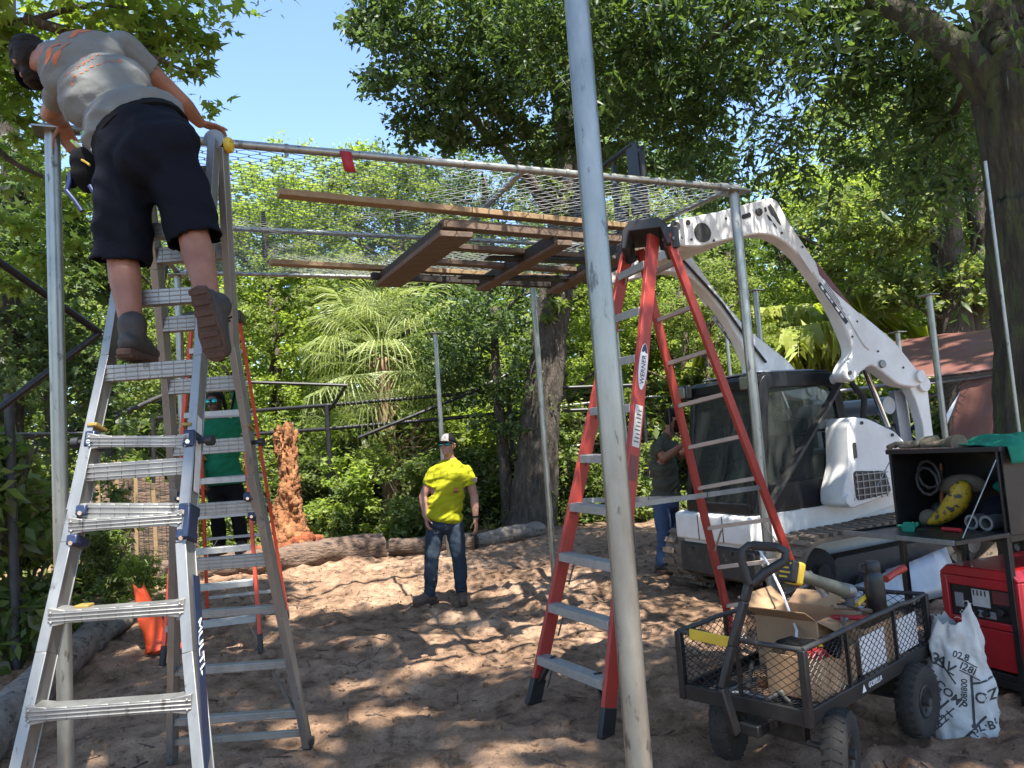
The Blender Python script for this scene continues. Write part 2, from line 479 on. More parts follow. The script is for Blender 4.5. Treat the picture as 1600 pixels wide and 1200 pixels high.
def gheight(x, y):
    x = np.asarray(x, float); y = np.asarray(y, float)
    z = gbase(x, y)
    near = 1 - smooth01((np.hypot(x, y - 6) - 9) / 8)
    wx = x + .12 * vnoise(x, y, .5, 5); wy = y + .12 * vnoise(x, y, .5, 6)
    l = 0.08 * vnoise(wx, wy, 0.9, 1) + 0.085 * vnoise(wx, wy * 1.3, 0.36, 2)
    r = np.abs(vnoise(wx, wy * 1.4, 0.17, 3))
    l += -0.075 * (0.5 - r) * smooth01((vnoise(x, y, 1.4, 9) + .25) / .3) + 0.042 * vnoise(wx, wy, 0.11, 4) + 0.018 * vnoise(x, y, 0.05, 14)
    fp = np.zeros_like(z)
    for cx, cy, ca, sa in FEET:
        dx, dy = x - cx, y - cy
        m_ = (np.abs(dx) < .3) & (np.abs(dy) < .3)
        u = (dx * ca + dy * sa) / .15; v = (-dx * sa + dy * ca) / .065
        d = np.sqrt(u * u + v * v)
        fp += np.where(m_, -.042 * np.exp(-d ** 4) + .020 * np.exp(-((d - 1.25) / .28) ** 2), 0)
    return z + (l + fp) * near


def axis_coords(a, b, step, lo, hi, k=1.16):
    mid = list(np.arange(a, b + 1e-6, step))
    s = step; v = b; up = []
    while v < hi:
        s *= k; v += s; up.append(v)
    s = step; v = a; dn = []
    while v > lo:
        s *= k; v -= s; dn.append(v)
    return np.array(dn[::-1] + mid + up)


gx = axis_coords(-5.5, 5.0, .032, -220, 220)
gy = axis_coords(1.6, 12.5, .032, -120, 300)
GX, GY = np.meshgrid(gx, gy)
GZ = gheight(GX, GY)
nx, ny = len(gx), len(gy)
me = bpy.data.meshes.new('ground')
me.vertices.add(nx * ny)
me.vertices.foreach_set('co', np.stack([GX, GY, GZ], -1).astype(np.float32).ravel())
ii = np.arange((nx - 1) * (ny - 1))
r_, c_ = ii // (nx - 1), ii % (nx - 1)
a_ = r_ * nx + c_
quads = np.stack([a_, a_ + 1, a_ + nx + 1, a_ + nx], -1)
me.loops.add(quads.size)
me.loops.foreach_set('vertex_index', quads.ravel().astype(np.int32))
me.polygons.add(len(quads))
me.polygons.foreach_set('loop_start', (np.arange(len(quads)) * 4).astype(np.int32))
me.polygons.foreach_set('loop_total', np.full(len(quads), 4, np.int32))
me.polygons.foreach_set('use_smooth', np.ones(len(quads), bool))
me.update()
m, nt, p = newmat('red brown sandy dirt')
tc = N(nt, 'ShaderNodeTexCoord')
n1 = N(nt, 'ShaderNodeTexNoise', Scale=0.9, Detail=8, Roughness=0.68)
n2 = N(nt, 'ShaderNodeTexNoise', Scale=7, Detail=8, Roughness=0.7)
n3 = N(nt, 'ShaderNodeTexNoise', Scale=60, Detail=6, Roughness=0.7)
for n in (n1, n2, n3): nt.links.new(tc.outputs['Object'], n.inputs['Vector'])
ca = ramp(nt, n1.outputs[0], [(0.30, (0.165, 0.105, 0.068)), (0.5, (0.28, 0.186, 0.124)), (0.68, (0.40, 0.285, 0.20))])
cb = ramp(nt, n2.outputs[0], [(0.34, (0.36, 0.31, 0.28)), (0.48, (0.82, 0.78, 0.75)), (0.68, (1.18, 1.13, 1.08))])
mx = N(nt, 'ShaderNodeMix', data_type='RGBA', blend_type='MULTIPLY'); mx.inputs[0].default_value = 1
nt.links.new(ca, mx.inputs[6]); nt.links.new(cb, mx.inputs[7])
cc = ramp(nt, n3.outputs[0], [(0.28, (0.5, 0.48, 0.46)), (0.5, (1, 1, 1)), (0.75, (1.2, 1.18, 1.14))])
mx2 = N(nt, 'ShaderNodeMix', data_type='RGBA', blend_type='MULTIPLY'); mx2.inputs[0].default_value = 0.8
nt.links.new(mx.outputs[2], mx2.inputs[6]); nt.links.new(cc, mx2.inputs[7])
# beyond the logs the dirt turns to dark leaf mould
sx = N(nt, 'ShaderNodeSeparateXYZ'); nt.links.new(tc.outputs['Object'], sx.inputs[0])
mr = N(nt, 'ShaderNodeMapRange'); mr.inputs['From Min'].default_value = 13.2; mr.inputs['From Max'].default_value = 15.5
nt.links.new(sx.outputs['Y'], mr.inputs[0])
mx3 = N(nt, 'ShaderNodeMix', data_type='RGBA'); nt.links.new(mr.outputs[0], mx3.inputs[0])
nt.links.new(mx2.outputs[2], mx3.inputs[6]); mx3.inputs[7].default_value = (0.07, 0.055, 0.032, 1)
nt.links.new(mx3.outputs[2], p.inputs['Base Color'])
p.inputs['Roughness'].default_value = 0.95
p.inputs['Specular IOR Level'].default_value = 0.2
b = N(nt, 'ShaderNodeBump', Strength=0.7, Distance=0.02)
ad = N(nt, 'ShaderNodeMath', operation='ADD')
nt.links.new(n2.outputs[0], ad.inputs[0]); nt.links.new(n3.outputs[0], ad.inputs[1])
nt.links.new(ad.outputs[0], b.inputs['Height']); nt.links.new(b.outputs[0], p.inputs['Normal'])
tag(link_mesh('ground', me, m), kind='structure')


def gz(x, y):
    return float(gheight(x, y))


# ------------------------------------------------------------------ leaf clouds
OVAL = (np.array([(0, 0, 0), (.27, .42, .05), (0, 1, -.04), (-.27, .42, .05)]), [(0, 1, 2), (0, 2, 3)])
LONG = (np.array([(0, 0, 0), (.17, .38, .04), (0, 1, -.10), (-.17, .38, .04)]), [(0, 1, 2), (0, 2, 3)])
_st = [(0, 0)]
for a_deg, rr in ((118, .42), (96, .22), (62, .68), (38, .30), (0, 1.0), (-38, .30), (-62, .68), (-96, .22), (-118, .42)):
    _st.append((math.sin(R(a_deg)) * rr * .8, .28 + math.cos(R(a_deg)) * rr * .72))
STAR = (np.array([(x, y, -.12 * (x * x * 2 + (y - .3) ** 2)) for x, y in _st]), [tuple(range(len(_st)))])


def leaf_mesh(name, pos, size, shape, mat, up=0.6, droop=0.35, seed=0, dirs=None):
    g = np.random.default_rng(seed)
    n = len(pos)
    tv, tf = shape
    d = g.normal(size=(n, 3)) if dirs is None else dirs + g.normal(size=(n, 3)) * .45
    d[:, 2] = d[:, 2] * .6 - droop
    d /= np.linalg.norm(d, axis=1, keepdims=True) + 1e-9
    nn = g.normal(size=(n, 3)) * (1 - up * .6); nn[:, 2] += up * 1.6
    nn -= d * (nn * d).sum(1, keepdims=True)
    nn /= np.linalg.norm(nn, axis=1, keepdims=True) + 1e-9
    s = np.cross(d, nn)
    sz = (size * g.uniform(.45, 1.45, n))[:, None, None]
    co = pos[:, None, :] + sz * (tv[None, :, 0:1] * s[:, None] + tv[None, :, 1:2] * d[:, None] + tv[None, :, 2:3] * nn[:, None])
    k = len(tv)
    me = bpy.data.meshes.new(name)
    me.vertices.add(n * k)
    me.vertices.foreach_set('co', co.astype(np.float32).ravel())
    tl = np.concatenate([np.array(f) for f in tf]); lens = np.array([len(f) for f in tf])
    L = len(tl)
    loops = (np.arange(n)[:, None] * k + tl[None]).ravel()
    me.loops.add(len(loops)); me.loops.foreach_set('vertex_index', loops.astype(np.int32))
    st = (np.arange(n)[:, None] * L + np.concatenate([[0], np.cumsum(lens)[:-1]])[None]).ravel()
    me.polygons.add(n * len(tf))
    me.polygons.foreach_set('loop_start', st.astype(np.int32))
    me.polygons.foreach_set('loop_total', np.tile(lens, n).astype(np.int32))
    me.update()
    me.materials.append(mat)
    return me


def cloud(blobs, seed=0, sub=.28, per=90):
    """blobs: (centre, radii, n). leaves in clumps through the volume, so gaps show between clumps"""
    g = np.random.default_rng(seed)
    out = []
    for c, r, n in blobs:
        r = np.array(r if hasattr(r, '__len__') else (r, r, r), float)
        k = max(1, int(n / per))
        q = g.normal(size=(k, 3)); q /= np.linalg.norm(q, axis=1, keepdims=True)
        q *= (g.uniform(0.12, 1, (k, 1)) ** 0.45)
        ctr = np.array(c)[None] + q * r
        w = g.uniform(.4, 1.6, k); w /= w.sum()
        idx = g.choice(k, n, p=w)
        ss = sub * min(1.4, max(.35, r.mean() / 1.6)) * g.uniform(.6, 1.4, k)[idx][:, None]
        out.append(ctr[idx] + g.normal(size=(n, 3)) * ss * np.array([1, 1, .62]))
    return np.concatenate(out)


def limb(mb, pts, r0, r1, n=10, wob=.04, seed=0, sub=4):
    rd = random.Random(seed)
    P = [V(p) for p in pts]
    out = []
    for i in range(len(P) - 1):
        p0 = P[max(0, i - 1)]; p1 = P[i]; p2 = P[i + 1]; p3 = P[min(len(P) - 1, i + 2)]
        for k in range(sub):
            t = k / sub
            out.append(0.5 * ((2 * p1) + (p2 - p0) * t + (2 * p0 - 5 * p1 + 4 * p2 - p3) * t * t + (3 * p1 - p0 - 3 * p2 + p3) * t ** 3))
    out.append(P[-1])
    m_ = len(out)
    rs = [r0 + (r1 - r0) * (i / (m_ - 1)) for i in range(m_)]
    out = [p + V((rd.uniform(-1, 1), rd.uniform(-1, 1), 0)) * wob * (0 < i < m_ - 1) for i, p in enumerate(out)]
    mb.tube(out, rs, n)
    return out


def roughen(me, amp, scale, seed=0, vstretch=.3):
    n = len(me.vertices)
    co = np.empty(n * 3, np.float32); me.vertices.foreach_get('co', co)
    no = np.empty(n * 3, np.float32); me.vertices.foreach_get('normal', no)
    co = co.reshape(-1, 3); no = no.reshape(-1, 3)
    d = np.array([mnoise.fractal(V((p[0] * scale + seed, p[1] * scale, p[2] * scale * vstretch)), .8, 2.1, 4) for p in co])
    co += no * (d * amp)[:, None].astype(np.float32)
    me.vertices.foreach_set('co', co.ravel()); me.update()


def trunk_obj(name, pts, r0, r1, mat, parent, seed=0, flare=0.0, amp=.03, n=28, sub=14):
    mb = MB()
    P = limb(MB(), pts, r0, r1, 8, 0.003, seed, sub)
    m_ = len(P)
    rs = []
    for i in range(m_):
        t = i / (m_ - 1)
        rs.append(r0 + (r1 - r0) * t + flare * math.exp(-t * 9))
    mb.tube(P, rs, n)
    o = mb.build(name, mat, parent, smooth=180)
    roughen(o.data, amp, 5, seed, .22)
    roughen(o.data, amp * .7, 17, seed + 2, .18)
    return o


def wire_grid(corners, pitch, q, r, nu=None, sag=0.0, n=3, flat=0.0):
    """chain link between four corners: zigzag wires that meet their neighbours at every bend"""
    A, B, C_, D = [V(c) for c in corners]       # A-B across, D-C beyond
    wlen = ((B - A).length + (C_ - D).length) / 2; hlen = ((D - A).length + (C_ - B).length) / 2
    nu = max(2, int(wlen / pitch)); nv = max(2, int(hlen / q))
    vs, fs = [], []
    nrm = (B - A).cross(D - A).normalized()
    for i in range(nu):
        prev = None
        for j, jv in [(j, j + e) for j in range(nv + 1) for e in ((-flat, flat) if flat else (0,))]:
            u = (i + .5 + (.53 if (i + j) % 2 else -.53)) / nu
            v = min(1, max(0, jv / nv))
            p = (A * (1 - u) + B * u) * (1 - v) + (D * (1 - u) + C_ * u) * v
            p = p - V((0, 0, 1)) * sag * (4 * u * (1 - u) * 4 * v * (1 - v)) + nrm * (r * (1 if (i + j) % 2 else -1))
            b = len(vs)
            if n == 3:
                vs += [p + V((r, 0, -r * .6)), p + V((-r, 0, -r * .6)), p + V((0, r * .3, r))] if abs(nrm.z) > .5 else [p + nrm * r, p - nrm * r * .5 + V((0, 0, r)), p - nrm * r * .5 - V((0, 0, r))]
            if prev is not None:
                for k in range(3):
                    k2 = (k + 1) % 3
                    fs.append((prev + k, prev + k2, b + k2, b + k))
            prev = b
    return vs, fs
OVN = 9800
OVER = [(6.4, 3.9, 0.3, 'tall tree beside the site on the right, out of the picture'), (-4.3, 1.6, 1.7, 'tall tree beside the site on the left, out of the picture'), (1.6, -2.0, 2.9, 'tall tree straight behind the camera, out of the picture'), (6.2, -2.4, 4.0, 'tall tree behind the camera on the right, out of the picture'), (-2.8, -5.2, 5.1, 'tall tree behind the camera on the left, out of the picture'), (9.8, 7.4, 0.9, 'tall tree right of the big near tree, out of the picture')]
# ------------------------------------------------------------------ woodland
def unit_crown(name, seed, mat, n=15000, leaf=.0105, wide=1.0, low=.25, shape=OVAL):
    g = np.random.default_rng(seed)
    bl = []
    for k in range(11):
        h = low + (0.93 - low) * (k + .5) / 11
        sp = wide * .21 * math.sin(math.pi * min(1, (h - low + .12) / (1.06 - low))) ** .7
        a = g.uniform(0, 6.28); q = sp * g.uniform(.3, 1.0)
        rr = wide * g.uniform(.10, .17)
        bl.append(((math.cos(a) * q, math.sin(a) * q, h), (rr, rr, rr * .75), n // 11))
    return leaf_mesh(name, cloud(bl, seed, .034 / .28 * .28, 55), leaf, shape, mat, seed=seed)


crowns = [unit_crown('crown_leaves', 11, M['leaf_mid'], 27000), unit_crown('crown_leaves', 12, M['leaf_oak'], 27000, wide=1.15),
          unit_crown('crown_leaves', 13, M['leaf_bright'], 27000, wide=1.1, low=.15), unit_crown('crown_leaves', 14, M['leaf_mid'], 27000, wide=.9, low=.12)]
utr = []
for k in range(3):
    mb = MB()
    P = limb(mb, [(0, 0, -.03), (.012, .01, .25), (-.015, .02, .55), (.02, -.01, .85)], .022, .006, 10, .003, k)
    rd = random.Random(k)
    for j in range(6):
        z = .3 + .08 * j; a = rd.uniform(0, 6.28)
        b0 = V((0, 0, z)); limb(mb, [b0, b0 + V((math.cos(a) * .08, math.sin(a) * .08, .07)), b0 + V((math.cos(a) * .17, math.sin(a) * .17, .1))], .008, .002, 6, .003, j)
    me = mb.mesh('trunk', M['bark']); me.polygons.foreach_set('use_smooth', [True] * len(me.polygons))
    utr.append(me)

WOOD = [  # pixel column, distance, height, crown, what tells it apart
    (-60, 13.5, 7.5, 0, 'tall green tree at the far left edge of the wood'),
    (70, 15, 8.0, 3, 'mid green tree behind the galvanised post of the tall left corner'),
    (170, 21, 10.5, 1, 'dark tree far back behind the man on the ladder'),
    (265, 17.5, 8.2, 0, 'leafy tree behind the aluminium ladder'),
    (345, 24, 10.2, 2, 'bright tree far back right beside the aluminium ladder'),
    (425, 19.5, 9.3, 2, 'bright yellow green tree seen through the wire mesh, nearest the ladder'),
    (495, 23, 11.2, 2, 'tall bright tree under the open sky, seen through the wire mesh'),
    (575, 25, 11.6, 2, 'bright tree far back behind the fan palm'),
    (640, 19, 9.2, 0, 'mid green tree right behind the fan palm'),
    (705, 24, 12, 1, 'tall dark tree behind the yellow shirted man'),
    (780, 19.5, 10, 1, 'dark tree left of the leaning oak trunk'),
    (930, 20, 10, 3, 'mid green tree behind the near steel pole'),
    (1000, 25, 13, 0, 'tall tree behind the red step ladder'),
    (1075, 17.5, 7.4, 3, 'low tree behind the raised loader arms'),
    (1150, 24, 11.5, 1, 'dark tree behind the front corner post'),
    (1240, 25, 9.6, 2, 'bright tree below the gap of sky on the right'),
    (1330, 21, 9.5, 2, 'bright tree right of the gap of sky'),
    (1405, 25, 13, 0, 'tall tree left of the twin trunks'),
    (1560, 22, 13, 1, 'tall dark tree behind the brown tarpaulin'),
    (1660, 17, 10, 0, 'tree at the far right edge of the wood'),
    (1120, 15.5, 5.2, 0, 'small green tree behind the loader cab'),
    (890, 16.5, 6.4, 2, 'bright small tree right of the leaning oak trunk'),
    (1010, 19, 7.0, 2, 'bright small tree behind the red ladder rungs'),
]
for i, (px, Y, H, k, lab) in enumerate(WOOD):
    p = at(px, 640, Y)
    t = thing('woodland_tree', lab, 'tree', (p.x, p.y, gz(p.x, p.y) - .05), rng.uniform(0, 6.28), 'trees of the wood behind the site')
    s = H
    for nm, me in (('trunk', utr[i % 3]), ('crown', crowns[k])):
        o = link_mesh(nm, me, None, t, False); o.scale = (s * (1.0 if nm == 'trunk' else 1.12),) * 2 + (s,)

# shrubs of the understorey
def unit_shrub(seed, mat, n=5200, leaf=.055, shape=OVAL):
    g = np.random.default_rng(seed)
    bl = []
    for k in range(9):
        a = g.uniform(0, 6.28); q = g.uniform(0, .32); h = g.uniform(.12, .82)
        rr = g.uniform(.13, .24)
        bl.append(((math.cos(a) * q, math.sin(a) * q, h), (rr, rr, rr * .8), n // 9))
    return leaf_mesh('shrub_leaves', cloud(bl, seed, .12, 40), leaf, shape, mat, seed=seed)


shrubs = [unit_shrub(31, M['leaf_under']), unit_shrub(32, M['leaf_mid']), unit_shrub(33, M['leaf_under'], 4200, .075, LONG), unit_shrub(34, M['leaf_bright'], 4200, .05)]
mb = MB()
for j in range(6):
    a = j * 1.05; limb(mb, [(0, 0, 0), (math.cos(a) * .07, math.sin(a) * .07, .3), (math.cos(a) * .22, math.sin(a) * .22, .7)], .014, .004, 5, .01, j, 3)
ustem = mb.mesh('stem', M['bark'])
sh = []
for px in range(-120, 1750, 62):
    sh.append((px + rng.uniform(-20, 20), rng.uniform(14.6, 15.6), rng.uniform(1.3, 2.1)))
    sh.append((px + 31 + rng.uniform(-20, 20), rng.uniform(16.5, 18.5), rng.uniform(2.2, 3.4)))
places = ['at the left edge of the wood', 'behind the aluminium ladder', 'by the rotten stump', 'below the fan palm', 'behind the man in yellow', 'beside the leaning oak trunk', 'behind the red step ladder', 'behind the loader', 'behind the brown tarpaulin']
sorts = ['dark broad leaved', 'mid green', 'narrow leaved', 'bright green']
used = {}
for i, (px, Y, H) in enumerate(sorted(sh)):
    k = int(rng.choice([0, 0, 1, 2, 3], 1)[0])
    if 1000 < px < 1330 and Y < 15.6: continue
    p = at(px, 700, Y)
    lab = f"{sorts[k]} {'low' if Y < 16 else 'tall'} shrub {places[max(0, min(8, int((px + 100) / 200)))]}"
    used[lab] = used.get(lab, 0) + 1
    lab += ('', ', the one further right', ', third from the left', ', fourth from the left', ', fifth from the left')[used[lab] - 1]
    t = thing('shrub', lab or f"{sorts[k]} {'low' if Y < 16 else 'tall'} shrub {places[max(0, min(8, int((px + 100) / 200)))]}", 'shrub', (p.x, p.y, gz(p.x, p.y) - .04), rng.uniform(0, 6.28), f"{sorts[k]} {'low' if Y < 16 else 'tall'} shrubs {places[max(0, min(8, int((px + 100) / 200)))]}")
    for nm, me in (('foliage', shrubs[k]), ('stem', ustem)):
        o = link_mesh(nm, me, None, t, False); o.scale = (H * 1.1, H * 1.1, H)
for i, (px, py, Y, H, k, lab) in enumerate([
    (170, 930, 9.4, 1.0, 2, 'leafy sapling clump on the ground left behind the ladder feet'),
    (225, 930, 9.0, .75, 3, 'bright fern like clump beside the orange sheet'),
    (120, 880, 10, 1.7, 0, 'dark shrub between the corner post and the aluminium ladder'),
    (40, 900, 8.2, 2.2, 0, 'dark shrub left of the corner post'),
    (-40, 800, 7.0, 2.9, 0, 'tall dark shrub cut by the left edge'),
    (300, 880, 13.3, 1.3, 3, 'bright shrub behind the orange red ladder'),
    (520, 850, 14.3, 1.2, 1, 'shrub at the foot of the black fence post'),
    (730, 840, 14.6, 1.1, 0, 'low dark shrub between yellow shirted man and oak'),
    (880, 830, 15.2, .8, 3, 'low bright plants at the foot of the oak')]):
    p = at(px, py, Y)
    t = thing('shrub', lab, 'shrub', (p.x, p.y, gz(p.x, p.y) - .03), i * 1.3, 'small plants at the edge of the clearing')
    for nm, me in (('foliage', shrubs[k]), ('stem', ustem)):
        o = link_mesh(nm, me, None, t, False); o.scale = (H * .9, H * .9, H)

# ground cover and the far wood: nobody could count these
g = np.random.default_rng(5)
n = 42000
xx = g.uniform(-17, 17, n); yy = 13.6 + g.uniform(0, 1, n) ** 1.4 * 12
keep = (yy > 13.9 + .25 * np.abs(xx - 1) * .0) & ~((xx > 1.5) & (xx < 9) & (yy < 15))
xx, yy = xx[keep], yy[keep]
hz = gheight(xx, yy) + g.uniform(0, 1, len(xx)) ** 2 * .55 * (.35 + 1.3 * (vnoise(xx, yy, 1.6, 8) + .5))
tag(link_mesh('ground_cover', leaf_mesh('ground_cover', np.stack([xx, yy, hz], 1), .13, OVAL, M['leaf_under'], .9, 0, 3)), kind='stuff')
n = 7000
xx = g.uniform(-9, -3.6, n); yy = g.uniform(6.5, 13.8, n)
kp = xx < -4.55 + .09 * (yy - 7) - .3
xx, yy = xx[kp], yy[kp]
tag(link_mesh('weeds', leaf_mesh('weeds', np.stack([xx, yy, gheight(xx, yy) + g.uniform(0, .35, len(xx)) ** 1.5], 1), .10, LONG, M['leaf_under'], .7, 0, 4)), kind='stuff')
n = 70000
th = g.uniform(-1.05, 1.05, n); rr = g.uniform(29, 40, n)
xx, yy = np.sin(th) * rr, np.cos(th) * rr
zz = .3 + g.uniform(0, 1, n) * (9.2 + 4.5 * (vnoise(xx, yy, 6, 21)) + 2 * vnoise(xx, yy, 2, 22))
tag(link_mesh('far_wood', leaf_mesh('far_wood', np.stack([xx, yy, zz], 1), .5, OVAL, M['leaf_mid'], .6, .2, 5)), kind='stuff')

# leaf litter and twigs strewn over the dirt
n = 5200
xx = g.uniform(-5.2, 5, n); yy = g.uniform(2.2, 12, n)
tag(link_mesh('leaf_litter', leaf_mesh('leaf_litter', np.stack([xx, yy, gheight(xx, yy) + .010], 1), .032, OVAL, M['litter'], 1.4, 0, 6)), kind='stuff')
mb = MB()
for k in range(420):
    x, y = g.uniform(-4.5, 4.5), g.uniform(2.5, 11); a = g.uniform(0, 6.28); L = g.uniform(.04, .16)
    p0 = V((x, y, gz(x, y) + .006)); x1, y1 = x + math.cos(a) * L, y + math.sin(a) * L
    mb.tube([p0, V((x1, y1, gz(x1, y1) + .010))], g.uniform(.002, .005), 4)
tag(mb.build('twig_litter', M['bark']), kind='stuff')
mb = MB()
for k in range(2600):
    x, y = g.uniform(-4.5, 4.5), g.uniform(2.3, 11); s = .006 + .03 * g.uniform(0, 1) ** 4
    mb.ball((x, y, gz(x, y) + s * .2), (s * g.uniform(.8, 1.4), s * g.uniform(.8, 1.3), s * .7), 6, Matrix.Rotation(g.uniform(0, 3), 3, 'Z'))
o = tag(mb.build('dirt_clods', m), kind='stuff')

# leaning oak behind the clearing
p = at(830, 838, 14.2)
oak = thing('oak_tree', 'leaning oak with dark bark and fern tufts behind the man in yellow', 'tree', (p.x, p.y, gz(p.x, p.y) - .1))
tp = [at(828, 850, 14.2), at(838, 720, 14.2), at(852, 590, 14.2), at(866, 470, 14.2), at(880, 360, 14.1), at(890, 240, 14), at(900, 120, 13.9)]
trunk_obj('trunk', tp, .37, .24, M['bark'], oak, 3, .16, .05, 64, 20)
for s_, pts in enumerate([[tp[4], at(800, 250, 13.2), at(720, 170, 11.8), at(640, 120, 10.6)], [tp[5], at(960, 170, 12.6), at(1040, 110, 11)], [tp[5], at(850, 100, 12.4), at(780, 20, 11)], [tp[4], at(930, 260, 12.8), at(990, 220, 11.4)]]):
    mb = MB(); limb(mb, pts, .13, .03, 8, .05, s_); mb.build('limb', M['bark'], oak, smooth=180)
bl = []
for px, py, Y, r, n in [(580, 40, 13, 0.55, 1500), (640, 110, 12.8, 1.0, 4200), (620, 20, 13, .8, 2600), (720, 40, 13, 1.5, 7500), (730, 160, 13, 1.0, 4600), (640, 195, 13, .45, 1200), (810, 110, 13.4, 1.3, 6500), (840, 215, 13.4, .8, 3000), (930, 120, 13, 1.2, 5000), (960, 240, 13, .8, 2200), (870, 10, 13, 1.6, 6000), (1050, 90, 12.6, 1.3, 5000), (700, -90, 12, 2, 6000), (900, -140, 12, 2.2, 6000), (690, 215, 13, .5, 1200), (1080, 220, 13, .8, 2200)]:
    Y -= 2.4; r *= .82
    bl.append((tuple(at(px, py, Y)), (r, r, r * .75), n))
link_mesh('crown', leaf_mesh('oak_crown', cloud([(c_, r_, int(n_ * .62)) for c_, r_, n_ in bl], 3, .21, 50), .095, OVAL, M['leaf_oak'], .5, .3, 8), None, oak)['kind'] = 'stuff'
q = cloud([(tuple(at(868, 455, 13.8)), (.42, .42, .55), 900), (tuple(at(880, 330, 13.8)), (.36, .36, .5), 500), (tuple(at(850, 240, 13.7)), (.3, .3, .8), 600)], 9, .12, 60)
link_mesh('fern_tuft', leaf_mesh('fern_tuft', q, .16, LONG, M['leaf_under'], .3, .7, 9), None, oak)['kind'] = 'stuff'

# slim tree with split bark beside the oak, and a grey mossy trunk on the left
p = at(790, 838, 14.4)
t = thing('young_tree', 'slim grey trunk standing just left of the leaning oak', 'tree', (p.x, p.y, gz(p.x, p.y) - .05))
trunk_obj('trunk', [at(797, 845, 14.4), at(788, 720, 14.4), at(776, 600, 14.4), at(772, 480, 14.5)], .13, .07, M['bark'], t, 5, .05, .02, 14, 8)
bl = [(tuple(at(770, 560, 14.3)), (1.2, .8, .9), 3000), (tuple(at(720, 500, 14.5)), (1.0, .8, .8), 2600), (tuple(at(790, 640, 14.2)), (.9, .6, .7), 1800), (tuple(at(690, 570, 14.6)), (.7, .6, .5), 1200)]
link_mesh('crown', leaf_mesh('young_crown', cloud(bl, 6, .25, 60), .10, OVAL, M['leaf_oak'], .6, .3, 12), None, t)['kind'] = 'stuff'
p = at(18, 780, 9.5)
t = thing('mossy_tree', 'grey tree hung with moss at the left edge behind the corner post', 'tree', (p.x, p.y, gz(p.x, p.y) - .05))
trunk_obj('trunk', [at(24, 860, 9.5), at(18, 600, 9.5), at(18, 400, 9.5), at(14, 180, 9.5), at(10, -40, 9.4)], .13, .09, M['bark'], t, 6, .05, .02, 14, 8)
q = cloud([(tuple(at(22, 300, 9.4)), (.16, .16, .9), 1500), (tuple(at(200, 60, 7)), (.5, .3, .4), 500), (tuple(at(16, 450, 9.4)), (.12, .12, .5), 600)], 4, .07, 60)
link_mesh('hanging_moss', leaf_mesh('moss', q, .14, LONG, M['moss'], 0, 2.0, 13), None, t)['kind'] = 'stuff'
bl = [(tuple(at(30, 480, 9)), (1.0, .9, 1.2), 2600), (tuple(at(90, 620, 9.6)), (1.0, .7, 1.0), 2200), (tuple(at(60, 330, 9.2)), (.7, .7, .8), 1500), (tuple(at(130, 400, 10)), (.5, .6, .8), 1000)]
link_mesh('crown', leaf_mesh('mossy_crown', cloud(bl, 14, .25, 40), .13, STAR, M['leaf_oak'], .6, .3, 14), None, t)['kind'] = 'stuff'

# lobed-leaf tree reaching in at the top left
p = at(-330, 700, 6.4)
lob = thing('sweetgum_tree', 'bright lobed leaf tree reaching in over the man on the ladder', 'tree', (p.x, p.y, gz(p.x, p.y) - .05))
trunk_obj('trunk', [(p.x, p.y, -.1), (p.x + .05, p.y, 2), (p.x, p.y, 4), (p.x + .1, p.y, 6.5)], .2, .12, M['bark'], lob, 7, .08, .02, 14, 6)
for s_, pts in enumerate([[V((p.x, p.y, 4.2)), at(-90, 75, 6.4), at(40, 30, 6.4), at(150, 8, 6.5), at(260, 20, 6.6)], [V((p.x, p.y, 4.4)), at(-40, 10, 6.6), at(80, -30, 6.6), at(200, -20, 6.7)], [at(40, 30, 6.4), at(140, 60, 6.6), at(240, 90, 6.7), at(310, 120, 6.8)], [V((p.x, p.y, 3.4)), at(-60, 240, 7), at(30, 260, 7), at(90, 290, 7.2)]]):
    mb = MB(); limb(mb, pts, .055, .008, 8, .03, s_); mb.build('limb', M['bark'], lob, smooth=180)
bl = [(tuple(at(70, 20, 6.5)), (1.0, .8, .32), 900), (tuple(at(230, 30, 6.6)), (.55, .5, .25), 420), (tuple(at(285, 105, 6.7)), (.16, .3, .30), 120), (tuple(at(325, 40, 6.7)), (.16, .3, .2), 70), (tuple(at(15, 220, 7)), (.35, .5, .7), 480), (tuple(at(0, 90, 6.8)), (.4, .5, .4), 350),
      (tuple(at(335, 185, 7.2)), (.05, .1, .10), 20), (tuple(at(105, 320, 7.6)), (.3, .4, .6), 300), (tuple(at(40, 380, 7.4)), (.4, .4, .5), 380), (tuple(at(100, -170, 6)), (2, 2, .6), 1800), (tuple(at(-150, 100, 6)), (.8, 1, 1), 700), (tuple(at(180, 75, 6.8)), (.5, .3, .2), 180)]
link_mesh('crown', leaf_mesh('lobed_crown', cloud([(c_, r_, int(n_ * .85)) for c_, r_, n_ in bl], 5, .2, 18), .135, STAR, M['leaf_star'], .8, .25, 15), None, lob)['kind'] = 'stuff'

